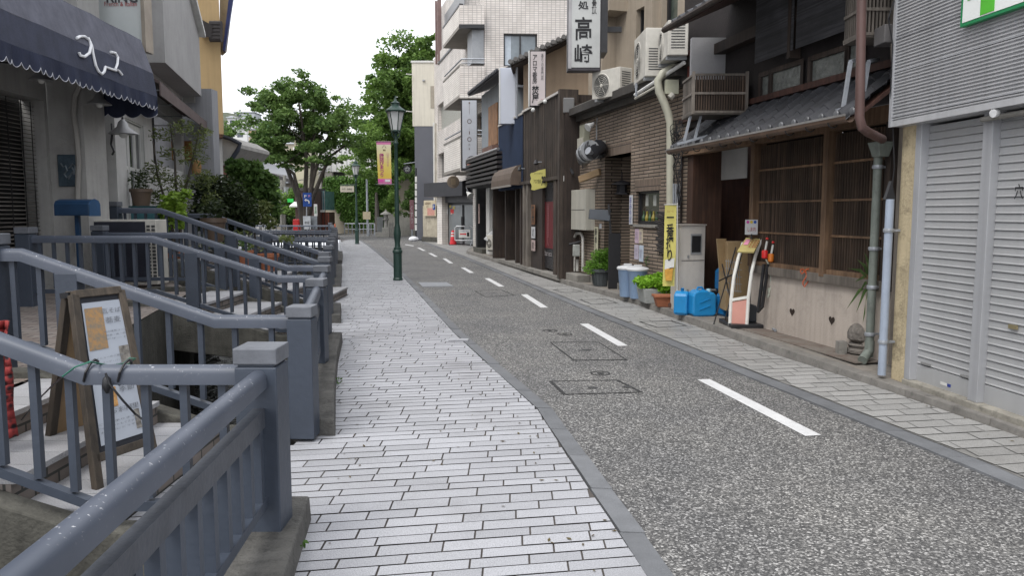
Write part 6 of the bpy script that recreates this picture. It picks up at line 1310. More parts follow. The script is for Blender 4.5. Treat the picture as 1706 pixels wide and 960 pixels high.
# ================================================================== dark timber bar (slatted), navy corrugated neighbour
FWB = Face((1.10, 17.1), (-.34, 23.5)); wu = lambda px, off=0: FWB.U(px, off)
Msl = woodmat('slat_timber', (.018, .013, .010), (.085, .064, .05))
T = thing('timber_bar', 'bar faced in dark vertical timber slats with a red-lettered roller shutter', 'building', FWB.p(1.5, .09))
uN = -.05; uS_ = wu(874); zt0 = FWB.hit(937, 164, 0)[1]; zb0 = FWB.hit(937, 314, 0)[1]
mb = MB(); n = int((uS_-uN)/.075)
for k in range(n):
    u = uN+(uS_-uN)*k/n; mb.fbox(FWB, u+.018, u+.058, 2.3+.02*random.random(), 4.15, .0, .035+.01*random.random())
mb.build('slats', Msl, T); MB().fbox(FWB, uN, uS_, 2.25, 4.12, -4, -.002).build('upper_wall', M_wd, T)
MB().fbox(FWB, uN-.03, uS_, 4.15, 4.2, -.2, .08).build('capping', mat('cap_white', (.5, .48, .45), .6), T)
MB().fbox(FWB, uN-.16, uN-.02, .09, 4.2, -.3, .12).build('corner_post', Msl, T); MB().fbox(FWB, uN-.25, uN-.16, .09, 3.9, -.6, .02).build('edge_board', M_wd, T)
for px, w in ((936, .09), (929, .12), (882, .09), (876, .07)): MB().fbox(FWB, wu(px)-w, wu(px)+w, .09, 2.3, -.15, .07).build('post', M_wg if px != 929 else Msl, T)
us0, us1 = wu(927), wu(902)
mb = MB()
for k in range(44):
    z = .2+k*.048; mb.quad(FWB.p(us0, z, -.1), FWB.p(us1, z, -.1), FWB.p(us1, z+.036, -.09), FWB.p(us0, z+.036, -.09)); mb.quad(FWB.p(us0, z+.036, -.09), FWB.p(us1, z+.036, -.09), FWB.p(us1, z+.048, -.11), FWB.p(us0, z+.048, -.11))
sh = mb.build('roller_shutter', mat('black_shutter', (.03, .028, .03), .45, .2, 4, bump=.05), T)
za, zb_ = FWB.hit(915, 414, -.08)[1], FWB.hit(915, 336, -.08)[1]; MB().fbox(FWB, us0+.02, us1-.02, za, zb_, -.088, -.084).build('red_panel', mat('deep_red', (.12, .008, .012), .5, .15, 5, bump=0), sh)
Mlt = mat('pale_lettering', (.36, .33, .33), bump=0); Mrd = mat('rose_lettering', (.33, .12, .13), bump=0)
text('居酒屋個人', fr(FWB, wu(913, -.08), (za+zb_)/2, -.08), .2, (zb_-za)*.9, Mrd, sh, vertical=True); text('bar eco', fr(FWB, wu(914, -.08), za-.12, -.08), .62, .13, Mlt, sh)
MB().fbox(FWB, us1, wu(884), .1, 2.3, -.2, -.02).build('board_wall', M_wd, T)
MB().fbox(FWB, wu(940), wu(870), 2.28, 2.36, -.1, .1).build('lintel', Msl, T); MB().fbox(FWB, -.2, wu(872), .05, .14, -.3, .12).build('step', M_conc, T)
plate('wooden_sign', 'upright brown wooden sign with two dark characters left of the bar shutter', FWB, 888, 341, 374, .34, .05, woodmat('sign_wood', (.12, .05, .02), (.24, .12, .06)), 'あ六', M_ink, bold=.04)
plate('notice', 'upper cream handwritten notice beside the bar shutter', FWB, 888, 378, 397, .36, .04, M_paper, 'お酒\n料理', M_ink, vert=False, cat='notice', tf=.7, fw=.5); plate('notice', 'lower pinkish notice beside the bar shutter', FWB, 888, 400, 418, .36, .04, mat('paper_pink2', (.42, .33, .31), .7, bump=0), '営業\n時間', M_ink, vert=False, cat='notice', tf=.6, fw=.5)
# yellow wavy-edged plate
u, z1 = FWB.hit(884, 285, .12); u2, z2 = FWB.hit(911, 316, .12); ym = D(897, 300, 18.3)
T = thing('yellow_sign', 'yellow plate sign with wavy edges and black characters on the slatted wall', 'sign', ym); yy = 18.3
Pq = [(883, 291), (885, 288), (890, 287), (897, 284), (905, 282), (910, 281), (912, 285), (911, 290), (913, 296), (911, 302), (912, 308), (910, 312), (900, 314), (890, 317), (885, 316), (886, 309), (883, 303), (885, 297)]
pl = MB().prism([D(a, b, yy) for a, b in Pq], (0, .03, 0)).build('plate', mat('plate_yellow', (.50, .46, .13), .5, .07, 4, bump=0), T)
text('アロマ香房', xz(895, 302, yy-.004), .17, .1, M_ink, pl); text('焚屋', xz(905.5, 301, yy-.004), .11, .22, M_ink, pl, vertical=True, bold=.03); text('香りの専門店', xz(897, 289, yy-.004), .2, .03, M_ink, pl)
mb = MB(); mb.tube([q(946, 285, .2), D(930, 293, 17.6), D(914, 297, 18.2)], .025, 6); mb.tube([q(948, 250, .2), q(948, 275, .2), q(955, 290, .2)], .03, 6); tag(mb.build('cable', M_black), 'thick black cable running from the brick wall to the yellow plate', 'cable')
T = thing('flood_box', 'grey square flood lamp on top of the timber bar corner', 'lamp', D(948, 175, 16.9)); c = D(948, 176, 16.9); MB().box(c.x-.13, c.x+.11, 16.8, 17.0, c.z-.16, c.z+.16).build('lamp_head', mat('flood_grey', (.17, .17, .17), .4, .1), T, bevel=.02); MB().tube([c+Vector((.1, .1, .1)), c+Vector((.2, .2, -.1)), c+Vector((.15, .2, -.3))], .02, 6).build('bracket', M_black, T)
mb = MB(); [mb.tube([D(x0, 190, 17), D(x0+2, 250, 17), D(x0-1, 330, 17), D(x0, 440, 17)], r_, 6) for x0, r_ in ((944, .03), (948, .02), (941, .018))]; tag(mb.build('wall_cables', M_ink), 'bundle of dark cables running down between timber bar and brick shop', 'cables')
for px, py, lb in ((943, 297, 'small white meter on the timber bar corner, upper of two'), (946, 311, 'small grey meter on the timber bar corner, lower of two')):
    c = D(px, py, 16.9); tag(MB().lathe([(.05, -.07), (.06, -.06), (.06, .05), (.03, .08)], c, 12).build('meter', M_white if py < 300 else M_galv, smooth=True), lb, 'meter')
for px, py in ((893, 270), (866, 281)): 
    c = D(px, py, 18.6 if px > 880 else 20.3); T = thing('sign_spotlight', 'thin arm spotlight on the slatted wall ' + ('over the yellow plate' if px > 880 else 'beside the navy cladding'), 'lamp', c); MB().lathe([(.03, -.05), (.06, .05)], c, 10, ax=(0, -.3, -1)).build('lamp_head', M_black, T); MB().tube([c, c+Vector((.45, .1, .02))], .012, 5).build('arm', M_galv, T)
# navy corrugated part with barrel awning
T = thing('navy_house', 'house clad in navy corrugated metal above a brown barrel awning', 'building', FWB.p(4.5, .09)); Mnv = mat('navy_metal', (.028, .042, .078), .4, .12, 2, metal=.2, bump=.03)
ua, ub_ = uS_+.02, FWB.L+.1; mb = MB(); n = int((ub_-ua)/.08)
for k in range(n*4):
    t0, t1 = k/4, (k+1)/4; o_ = lambda t: .03+.018*math.cos(2*math.pi*t); za_ = 4.12; a_, b_ = ua+(ub_-ua)*t0/n, ua+(ub_-ua)*t1/n
    mb.quad(FWB.p(a_, 2.2, o_(t0)), FWB.p(b_, 2.2, o_(t1)), FWB.p(b_, za_, o_(t1)), FWB.p(a_, za_, o_(t0)))
mb.build('corrugated_cladding', Mnv, T); MB().fbox(FWB, ua, ub_, 2.2, 4.15, -3.5, 0).build('upper_wall', Mnv, T); MB().fbox(FWB, ua, ub_, 4.12, 4.17, -.1, .07).build('capping', mat('cap_white', (.5, .48, .45)), T)
MB().fbox(FWB, ua, ub_, .05, 2.25, -3, -.55).build('recess_wall', woodmat('oxblood_board', (.05, .014, .010), (.10, .035, .026)), T)
for px in (873, 868, 860, 843, 822): MB().fbox(FWB, wu(px)-.06, wu(px)+.06, .09, 2.3, -.5, .02).build('post', M_wd if px != 873 else M_wg, T)
MB().fbox(FWB, ua, ub_, .05, .14, -.5, .1).build('step', M_conc, T); u_ = wu(850, -.5); MB().fbox(FWB, u_-.3, u_+.3, .1, 2.0, -.54, -.5).build('door', mat('red_door', (.07, .012, .01), .5, .2, 4), T)
plate('notice', 'grey notice board inside the entrance under the barrel awning', FWB, 856, 345, 368, .6, -.3, M_grey, '営業中\n定食', M_ink, vert=False, cat='notice')
TA = thing('barrel_awning', 'brown rounded barrel awning over the dark red entrance', 'awning', FWB.p(4.5, 2.2, .4)); mb = MB(); u0, u1 = wu(871, 0), wu(819, .33)
arc = [(.34, 2.28), (.335, 2.45), (.30, 2.60), (.23, 2.72), (.15, 2.79), (.05, 2.82)]
for (o0, z0), (o1, z1) in zip(arc[:-1], arc[1:]): mb.quad(FWB.p(u0, z0, o0), FWB.p(u1, z0, o0), FWB.p(u1, z1, o1), FWB.p(u0, z1, o1))
for u in (u0, u1): mb.poly([FWB.p(u, z, o) for o, z in arc] + [FWB.p(u, 2.28, .05)])
mb.build('canopy', mat('brown_awning', (.115, .085, .065), .7, .15, 5, bump=.1, streak=.2), TA, solid=.01); MB().fbox(FWB, u0, u1, 2.24, 2.29, .32, .35).build('frame', mat('frame_grey', (.25, .23, .21), .5), TA)
MB().fbox(FWB, wu(882), wu(866, .4), 2.28, 2.72, .04, .5).build
# ================================================================== tan gable house with long aroma-shop sign
T = thing('gable_house', 'brown rendered house with a tiled gable roof behind the timber bar', 'building', (2.2, 21, 3))
y = 21.; P_ = lambda px, py: D(px, py, y)
MB().prism([P_(872, 200), P_(1060, 200), P_(1060, 20), P_(948, 68), P_(872, 106)], (.2, 5, 0)).build('gable_wall', M_tan2, T)
mb = MB(); A1, A2 = D(852, 112, y-.5), D(952, 64, y-.5); B1, B2 = A1+Vector((.3, 6, 0)), A2+Vector((.3, 6, 0)); th = Vector((0, 0, .09)); mb.hexa([A1, A2, B2, B1], [A1+th, A2+th, B2+th, B1+th]).build('verge_board', M_wd, T)
A1, A2 = D(850, 108, y-.6), D(1010, 34, y-.6); B1, B2 = A1+Vector((.3, 6, 0)), A2+Vector((.3, 6, 0)); MB().hexa([A1, A2, B2, B1], [v+Vector((0, 0, .1)) for v in (A1, A2, B2, B1)]).build('roof', mat('weathered_tile', (.13, .125, .12), .7, .2, 5), T)
mb = MB()
for k in range(18): c = A1.lerp(A2, k/18)+Vector((0, -.02, .07)); mb.lathe([(.06, 0), (.06, .1)], c, 8, ax=(0, -1, 0))
mb.build('verge_tiles', mat('weathered_tile', (.13, .125, .12)), T); MB().tube([D(861, 112, y-.2), D(861, 197, y-.2)], .03, 8).build('drainpipe', M_galv, T)
T = thing('aroma_sign', 'tall narrow white sign with brush-style characters and a black frame', 'sign', D(895, 178, 18.9)); y = 18.9; a, b = D(882.5, 84, y), D(909.5, 177, y)
MB().box(a.x, b.x, y, y+.14, b.z, a.z).build('casing', M_ink, T, bevel=.006); MB().box(a.x-.03, a.x-.001, y, y+.14, b.z, a.z).build('edge_trim', M_white, T)
f = MB().box(a.x+.02, b.x-.02, y-.008, y-.001, b.z+.02, a.z-.02).build('face', mat('sign_pinkwhite', (.50, .45, .45), .5, .04, 3, bump=0), T)
text('アロマ香房', xz(891, 115, y-.012), .115, .68, M_ink, f, vertical=True, bold=.012); text('焚屋', xz(892, 157, y-.012), .17, .42, M_ink, f, vertical=True, bold=.02); text('香りの専門店', xz(903.5, 111, y-.012), .06, .62, mat('grey_ink', (.06, .06, .065)), f, vertical=True); text('印', xz(903.5, 168, y-.012), .07, .1, mat('stamp', (.45, .2, .18), bump=0), f)
for px, py in ((908, 169), (888, 183)): MB().sphere(D(px, py, 17.9), .05).build('bulb', M_white, T, smooth=True)
T = thing('blank_sign', 'blank pale blue-white box sign with no lettering', 'sign', D(845, 205, 21.5)); y = 21.5; a, b = D(832.5, 112.5, y), D(859, 206, y); MB().box(a.x, b.x, y, y+.25, b.z, a.z).build('box', mat('blank_white', (.50, .53, .60), .4, .03, 2, bump=0), T, bevel=.01); MB().box(a.x-.02, a.x+.015, y-.01, y+.26, b.z, a.z).build('edge_trim', M_white, T); MB().box(a.x, b.x+.5, y+.1, y+.16, a.z-.5, a.z-.44).build('arm', M_galv, T)
# blue-grey house (upper), louvre canopy and white pier
T = thing('bluegrey_house', 'narrow blue-grey house with a brown wooden shutter and tiled roof corner', 'building', (-.6, 27, .09)); y = 25.5
FH = Face((-.10, 24.2), (-1.45, 29.7)); hu = lambda px, off=0: FH.U(px, off)
Mbl = mat('bluegrey_render', (.265, .295, .325), .85, .08, 1.3, bump=.2, streak=.3)
u0, u1 = hu(832, 0), hu(803, 0); zt1 = FH.hit(832, 128, 0)[1]; zt2 = FH.hit(804, 158, 0)[1]
MB().fbox(FH, -.5, u1, 2.6, min(zt1, zt2), -4, 0).build('upper_wall', Mbl, T)
a = FH.hit(829, 170, .02); b = FH.hit(815, 245, .02); MB().fbox(FH, a[0], b[0], b[1], a[1], 0, .05).build('shutter', woodmat('orange_wood', (.22, .11, .05), (.34, .19, .10)), T); MB().fbox(FH, a[0]-.2, b[0]+.1, b[1]-.22, b[1]-.05, 0, .25).build('ledge', mat('brown_ledge', (.16, .09, .07), .7), T)
mb = MB(); zz = min(zt1, zt2); mb.hexa([FH.p(-.6, zz-.02, .45), FH.p(u1+.2, zz-.02, .45), FH.p(u1+.2, zz+.5, -1), FH.p(-.6, zz+.5, -1)], [FH.p(-.6, zz+.06, .45), FH.p(u1+.2, zz+.06, .45), FH.p(u1+.2, zz+.6, -1), FH.p(-.6, zz+.6, -1)])
for k in range(22): mb.lathe([(.06, 0), (.06, .08)], FH.p(-.5+k*(u1+.6)/22, zz+.05, .45), 8, ax=FH.n)
mb.build('tiled_roof', M_tilek, T)
# louvred canopy: black horizontal fins
uL0, uL1 = hu(829, .6), hu(777, .6); zA = FH.hit(829, 262, .6)[1]; zB = FH.hit(829, 302, .6)[1]; mb = MB()
lo, hi = FH.hit(779, 333, .6)[1], FH.hit(779, 298, .6)[1]
for k in range(7): 
    z = 2.45+k*.14; mb.fbox(FH, uL0, uL1, z, z+.075, .45, .62)
mb.build('louvres', mat('louvre_brown', (.035, .03, .032), .5), T); MB().fbox(FH, uL0, uL1, 2.4, 3.4, 0, .44).build('canopy_box', M_ink, T); MB().tube([FH.p(uL0, 3.43, .58), FH.p(uL1, 3.43, .58)], .05, 8).build('canopy_top', mat('silver', (.30, .29, .29)), T)
MB().fbox(FH, hu(818), hu(812.5), .09, 2.45, -.5, .06).build('white_pier', M_white, T); MB().fbox(FH, hu(827), hu(818), .09, 2.4, -1, -.05).build('dark_board', M_ink, T)
MB().fbox(FH, hu(812), hu(799), .09, 2.45, -.8, -.35).build('entrance_wall', M_ink, T); MB().fbox(FH, hu(799), hu(796.5), .09, 2.45, -.6, .1).build('black_pier', M_black, T)
plate('vertical_sign', 'thin white and salmon hanging sign on the black doorway edge', FH, 797.5, 340, 372, .2, .2, mat('salmon_white', (.5, .36, .32), .5, .3, 8, bump=0), '居酒屋', M_ink)
c = D(781, 323, 28.5); T = thing('spotlight', 'white conical spotlight under the louvred canopy corner', 'lamp', c); MB().lathe([(.04, -.12), (.07, 0), (.14, .12)], c, 12, ax=(.5, -.5, -.6)).build('lamp_head', M_white, T, smooth=True); MB().tube([c, c+Vector((-.1, 0, .25))], .02, 6).build('arm', M_galv, T)
c = G(815, 420, .09); T = thing('slanted_menu_stand', 'slanted white menu stand by the dark doorway under the louvres', 'menu stand', c); p_ = [D(806, 398, 26), D(812, 402, 26), D(825, 384, 26.4), D(824, 380, 26.5)]; MB().poly(p_).build('board', M_paper, T, solid=.02); MB().tube([D(815, 396, 26.2), D(815, 412, 26.2)], .02, 6).build('leg', M_black, T)
T = acat('small old air conditioner on the kerb by the dark doorway', 822, 419, 26.0, .5, .55, .25, -.9)
T = thing('doorstep', 'mossy stone doorstep in front of the louvred entrance', 'step', G(802, 417)); MB().fbox(FH, hu(812), hu(797), .05, .25, -.4, .2).build('step', M_concd, T, bevel=.01)
# ================================================================== tiled apartment block
M_tiles = brickmat('apartment_tile', (.60, .555, .515), (.68, .635, .595), (.34, .32, .30), .17, .085, .010, offset=0, grime=.12, bump=.1)
M_tilep = brickmat('apartment_tile_pale', (.68, .65, .60), (.75, .72, .67), (.42, .38, .36), .17, .085, .009, offset=0, grime=.08, bump=.1)
T = thing('apartment_block', 'pink-beige tiled apartment block with stacked balconies and a ground floor door', 'building', (0, 35, 0)); y = 31.0
FA = Face((-1.07, 31), (-1.07-.26*12.7, 43.7)); FN = Face((-1.07, 31), (9, 31.6))
wn0 = [FN.hit(839, 110, 0), FN.hit(895, 56, 0)]
MB().wall(FN, 0, 10, 3.3, 9.95, 0, [(wn0[0][0], wn0[1][0], wn0[0][1], wn0[1][1])], .15).build('end_wall', M_tiles, T)
MB().fbox(FN, 0, 10, 3.3, 9.9, -6, -.3).build('core', M_dark, T) if 0 else None
W_ = MB().wall(FN, wn0[0][0], wn0[1][0], wn0[0][1], wn0[1][1], -.08, [(wn0[0][0]+.05, (wn0[0][0]+wn0[1][0])/2-.03, wn0[0][1]+.06, wn0[1][1]-.06), ((wn0[0][0]+wn0[1][0])/2+.03, wn0[1][0]-.06, wn0[0][1]+.06, wn0[1][1]-.06)], .05).build('window', M_black, T)
MB().wall(FN, wn0[0][0], wn0[1][0], wn0[0][1], wn0[1][1], -.14).build('pane', mat('pale_glass', (.16, .19, .21), .15, .3, .9, bump=0, spec=.7), W_)
MB().wall(FN, wn0[0][0]+.06, wn0[0][0]+.3, wn0[0][1], wn0[1][1], -.13).build('curtain', mat('curtain', (.42, .47, .52), .8, .1, 9, bump=0), W_)
MB().fbox(FN, -.05, 10, 9.95, 10.12, -.3, .05).build('parapet_trim', M_black, T)
MB().wall(FN, 0.9, 10, 10.1, 13, -1.2).build('upper_wall', M_tiles, T); mb = MB()
for k in range(22): mb.fbox(FN, 1.7+k*.14, 1.73+k*.14, 10.1, 12, -1.1, -1.07)
mb.build('rooftop_screen', mat('screen_bars', (.3, .28, .28), .5), T)
hol = []
for (pa, pb, ya, yb) in ((768, 731, 145, 97), (806, 790, 160, 98), (768, 730, 283, 200), (806, 792, 229, 180)): hol.append((FA.U(pa), FA.U(pb), FA.hit(pa, ya)[1], FA.hit(pa, yb)[1]))
mb = MB(); mb.wall(FA, 0, FA.L, 3.0, 10, 0, [(FA.U(768), FA.U(731), 5.9, 7.3), (FA.U(807), FA.U(790), 6.0, 8.5), (FA.U(768), FA.U(731), 3.4, 4.7), (FA.U(807), FA.U(790), 3.3, 5.6)], .3); mb.build('street_wall', M_tiles, T)
MB().fbox(FA, 0.02, FA.L, 2.9, 9.9, -5, -.35).build('inner_wall', mat('dim_room', (.07, .07, .068), .7, .3, 1), T)
MB().fbox(FA, FA.U(767), FA.U(731), 5.9, 7.3, -.25, -.2).build('curtain_window', mat('curtain_grey', (.30, .30, .27), .7, .2, 14, bump=0), T); MB().fbox(FA, FA.U(767), FA.U(731), 3.4, 4.7, -.25, -.2).build('dark_window', M_glass, T)
def balc(z0, z1, rail=False):
    o = 1.0; L_ = 3.9
    B_ = MB().hexa([FA.p(0, z0, 0), FA.p(0, z0, o), FA.p(L_, z0, o), FA.p(L_, z0, 0)], [FA.p(0, z0+.12, 0), FA.p(0, z0+.12, o), FA.p(L_, z0+.12, o), FA.p(L_, z0+.12, 0)]).build('balcony_floor', mat('soffit_grey', (.27, .25, .225), .9, .1, 2), T)
    MB().fbox(FA, -.01, L_, z0+.125, z1, o-.12, o).build('balcony_parapet', M_tilep, T)
    c0 = FA.p(0, 0, 0); c1 = FA.p(0, 0, o); MB().box(c1.x-.0, c0.x, c0.y-.35, c0.y-.2, z0+.1, z1).build('balcony_end', M_tiles, T)
    MB().fbox(FA, -.06, L_+.02, z1, z1+.07, o-.14, o+.02).build('balcony_coping', M_black if not rail else M_conc, T)
    MB().box(c1.x-.02, c0.x, c0.y-.37, c0.y-.2, z0-.04, z0+.1).build('balcony_edge', M_black if not rail else M_tilep, T)
    if rail: MB().tube([FA.p(L_, z1+.27, o-.06), FA.p(0, z1+.27, o-.06), Vector((c1.x+.06, c0.y-.28, z1+.27)), Vector((c0.x, c0.y-.28, z1+.27))], .03, 6).tube([Vector((c1.x+.06, c0.y-.28, z1+.12)), Vector((c0.x, c0.y-.28, z1+.12))], .02, 6).build('balcony_rail', M_galv, T)
balc(8.72, 9.55); balc(6.05, 7.25, True); balc(3.2, 4.5, True)
MB().fbox(FA, FA.U(808), FA.U(800), 7.4, 8.7, .0, .5).build('storage_door', M_grey, T)
# top-floor room beyond
uu0, uu1 = FA.U(770), FA.U(733); MB().fbox(FA, uu0+1.0, FA.L, 10.0, 12.6, -3, -.3).build('top_room', M_tiles, T); MB().fbox(FA, uu0, uu1, 9.4, 9.5, 0, .05).build('band', M_black, T)
MB().fbox(FA, FA.U(766), FA.U(735), 10.4, 11.9, -.3, -.27).build('top_window', mat('louvre_window', (.2, .2, .2), .4, .2, 20), T)
for px in (735, 731): MB().fbox(FA, FA.U(px)-.05, FA.U(px)+.05, 9.5, 12.8, -.1, .1).build('brown_post', mat('brownish', (.18, .12, .11), .6), T)
# cream strip wall and pipes at the far corner
yF = 43.2; a, b = D(722, 205, yF), D(737, 345, yF); MB().box(a.x, b.x, yF-.3, yF, b.z, D(0, 205, yF).z).build('cream_corner', M_white, T)
for px in (725, 728, 732): MB().tube([D(px, 205, yF-.4), D(px, 345, yF-.4)], .05, 6).build('drainpipe', mat('cream_pipe', (.45, .42, .36), .6), T)
# ground floor: slab, piers, door
ydr = 36.5; P2 = lambda px, py, yy=ydr: D(px, py, yy)
FD = Face((P2(735, 400, 38).x, 38.), (P2(797, 412, 35.2).x, 35.2)); dd = lambda px: FD.U(px)
MB().fbox(FD, dd(717), dd(781), FD.hit(760, 327)[1], FD.hit(760, 303)[1], -3, .35).build('canopy', mat('canopy_black', (.025, .025, .03), .4), T)
MB().fbox(FD, dd(731), dd(739), -.02, 3.0, -.4, .1).build('pier', M_tilep, T); MB().fbox(FD, dd(791), dd(798), -.02, 3.0, -.4, .1).build('pier', M_tilep, T); MB().fbox(FD, dd(724), dd(731), -.02, 3.0, -.6, -.2).build('side_panel', M_wr, T)
MB().fbox(FD, dd(739), dd(791), 2.02, 3.0, -.4, -.1).build('transom_panel', mat('dark_grey_panel', (.08, .08, .085), .5), T)
MB().fbox(FD, dd(739), dd(791), -.02, 2.05, -.5, -.25).build('door_frame', M_black, T)
for k, (pa, pb) in enumerate(((742, 764), (768, 789))):
    Dr = MB().fbox(FD, dd(pa), dd(pb), .06, 1.9, -.25, -.2).build('door', mat('door_glass', (.16, .175, .18), .2, .15, 1.2, bump=0, spec=.7), T)
    MB().fbox(FD, dd(765)+(-.06 if k == 0 else .06), dd(765)+(-.02 if k == 0 else .1), .7, 1.35, -.19, -.14).build('handle', M_black, Dr)
    if k == 0:
        for (sx, sy, w, h_, col) in ((744, 344, .12, .12, (.5, .52, .5)), (750, 344, .14, .12, (.4, .33, .1)), (756, 346, .2, .14, (.45, .36, .1)), (744.5, 352, .2, .28, (.5, .5, .5)), (753, 352, .3, .2, (.5, .03, .03)), (752, 356, .14, .08, (.5, .3, .25))):
            u, z = FD.hit(sx, sy, -.19); MB().fbox(FD, u-w/2, u+w/2, z-h_/2, z+h_/2, -.199, -.19-.001*sx/900).build('sticker', mat('sticker_%d_%d' % (sx, sy), col, .5, .25, 30, bump=0), Dr)
c = D(755, 303, 35); tT = thing('round_mirror_sign', 'round tan disc sign hanging on the apartment canopy corner', 'sign', c); MB().lathe([(.0, -.05), (.27, -.04), (.28, 0), (.25, .03)], c, 24, ax=(0, -1, 0)).build('disc', mat('tan_disc', (.20, .16, .12), .35, .3, 3, bump=0, metal=.3), tT, smooth=True); MB().box(c.x-.09, c.x+.12, c.y-.06, c.y-.05, c.z-.14, c.z+.14).build('panel', mat('disc_panel', (.28, .22, .15), .4), tT); MB().tube([c+Vector((.1, 0, .2)), c+Vector((.1, 0, .6))], .02, 6).build('bracket', M_black, tT)
# vertical banner-like box sign with the round face
T = thing('box_sign', 'long pale grey box sign with thin lettering and a pink disc at its foot', 'sign', D(782, 281, 29.5)); y = 29.5; a, b = D(770, 167, y), D(794.5, 280, y)
MB().box(a.x-.06, b.x+.02, y, y+.28, b.z-.1, a.z+.02).build('casing', M_black, T); f = MB().box(a.x, b.x, y-.012, y-.002, b.z, a.z).build('face', mat('sign_bluewhite', (.44, .46, .50), .4, .06, 5, bump=0), T)
for s_, py, w, h_ in (('O', 202, .17, .18), ('…i', 213, .04, .12), ('l', 221, .03, .12), ('O', 232, .16, .18), ('n', 241, .05, .06), ('s', 248, .05, .07), ('T', 180, .05, .45)): text(s_, xz(782, py, y-.016), w, h_, mat('bronze_ink', (.12, .08, .07), bump=0), f)
cc = D(787, 271, y-.016); MB().poly([cc+Vector((.23*math.cos(k*.2618), 0, .23*math.sin(k*.2618))) for k in range(24) if cc.x+.23*math.cos(k*.2618) < b.x-.005 or True]).build('disc', mat('disc_pink', (.50, .25, .20), .5, bump=0), f); MB().tube([cc+Vector((.24*math.cos(k*.2618), -.004, .24*math.sin(k*.2618))) for k in range(5, 20)], .018, 5).build('disc_outline', M_ink, f)
text('・・', (cc+Vector((0, -.008, .03)), Vector((1, 0, 0)), Vector((0, 0, 1))), .2, .03, M_ink, f)
for py in (170, 276): MB().tube([D(790, py, y+.14), D(806, py, y+.6)], .025, 6).build('arm', M_black, T)
# cone, barrier, construction notice
c = G(755, 408, 0); T = thing('traffic_cone', 'red and white safety cone by the barrier', 'traffic cone', c); Mred = mat('cone_red', (.60, .03, .04), .45, bump=0)
MB().box(c.x-.2, c.x+.2, c.y-.2, c.y+.2, 0, .03).build('base', M_black, T); MB().lathe([(.17, .03), (.13, .3), (.12, .3)], c, 14).build('lower_cone', Mred, T, smooth=True)
mb = MB()
MB().lathe([(.13, .3), (.10, .45), (.095, .52), (.08, .66), (.03, .7)], c, 14).build('upper_cone', Mred, T, smooth=True); MB().lathe([(.113, .40), (.106, .47)], c, 14).build('white_band', M_white, T, smooth=True); MB().lathe([(.102, .54), (.093, .60)], c, 14).build('white_band', M_white, T, smooth=True)
yb_ = 35.5; T = thing('barrier', 'silver tubular barrier frame with a notice board in front of the doors', 'barrier', G(775, 410)); mb = MB()
z_ = lambda py: D(0, py, yb_).z; x_ = lambda px: D(px, 400, yb_).x
for (xa, xb) in ((758, 789), (790, 800)): MB().tube([Vector((x_(xa), yb_, z_(400))), Vector((x_(xa), yb_, z_(380))), Vector((x_(xa)+.08, yb_, z_(377))), Vector((x_(xb)-.1, yb_, z_(377))), Vector((x_(xb), yb_, z_(381))), Vector((x_(xb), yb_, .05))], .03, 8).tube([Vector((x_(xa), yb_, z_(400.5))), Vector((x_(xb), yb_, z_(400.5)))], .025, 8).build('frame', mat('silver_bright', (.55, .56, .58), .3, metal=.5), T, smooth=True)
mb = MB(); [mb.tube([Vector((x_(p), yb_, z_(400))), Vector((x_(p), yb_, z_(378)))], .014, 6) for p in (766, 774, 782)]; mb.build('uprights', M_galv, T); MB().tube([Vector((x_(784), yb_-.3, 0.02)), Vector((x_(788), yb_, z_(398)))], .02, 6).build('foot', M_galv, T)
nb = MB().box(x_(764.5), x_(783.5), yb_-.05, yb_-.03, z_(396), z_(382.5)).build('notice_board', M_white, T); MB().box(x_(766.5), x_(775), yb_-.054, yb_-.051, z_(391), z_(389)).prism([(x_(775), yb_-.054, z_(392.2)), (x_(777.5), yb_-.054, z_(390)), (x_(775), yb_-.054, z_(387.8))], (0, .003, 0)).build('arrow', Mred, nb); MB().box(x_(778), x_(782), yb_-.054, yb_-.051, z_(394), z_(387)).build('figure', M_ink, nb); text('この先ご案内', (Vector((x_(774), yb_-.055, z_(385))), Vector((1, 0, 0)), Vector((0, 0, 1))), .4, .05, M_inkb, nb)
# cream and slate building, concrete wall
T = thing('cream_building', 'plain cream building over a slate-grey lower storey beside the dark trees', 'building', (-5, 43, 0)); y = 43.5; a, b = D(686, 104, y), D(731, 210, y); M_crm = mat('cream_render', (.60, .57, .49), .85, .06, 1, bump=.1, streak=.25)
zt_ = a.z; zm = b.z; xa, xb = a.x, D(735, 0, y).x
MB().box(xa, xb, y, y+6, zm, zt_).build('upper_storey', M_crm, T); MB().box(xa-.05, xb, y-.05, y+6, zt_, zt_+.1).build('coping', M_white, T)
MB().box(xa+.1, xb, y+.02, y+6, 0, zm).build('lower_storey', mat('slate_render', (.115, .12, .14), .7, .06, 1, bump=.1), T); a = D(717, 143, y); b = D(725, 180, y); MB().box(a.x, b.x, y-.02, y+.1, b.z, a.z).build('window', mat('beige_shade', (.30, .27, .22), .6), T)
a = D(706, 134, y); MB().box(a.x-.07, a.x+.07, y-.1, y, a.z-.04, a.z+.04).build('vent', M_grey, T)
FCW = Face((D(705, 402, 41.5).x, 41.5), (D(737, 402, 40.3).x, 40.3)); T = thing('concrete_wall', 'stained pale concrete wall below the parking notice', 'wall', FCW.p(.5, 0)); MB().fbox(FCW, 0, FCW.L, -.05, 1.92, -.25, 0).build('wall', mat('stained_wall', (.40, .36, .28), .9, .2, 1.5, bump=.2, grime=.6, streak=.5), T); MB().fbox(FCW, -.02, FCW.L, -.05, .25, 0, .08).build('footing', M_concd, T)
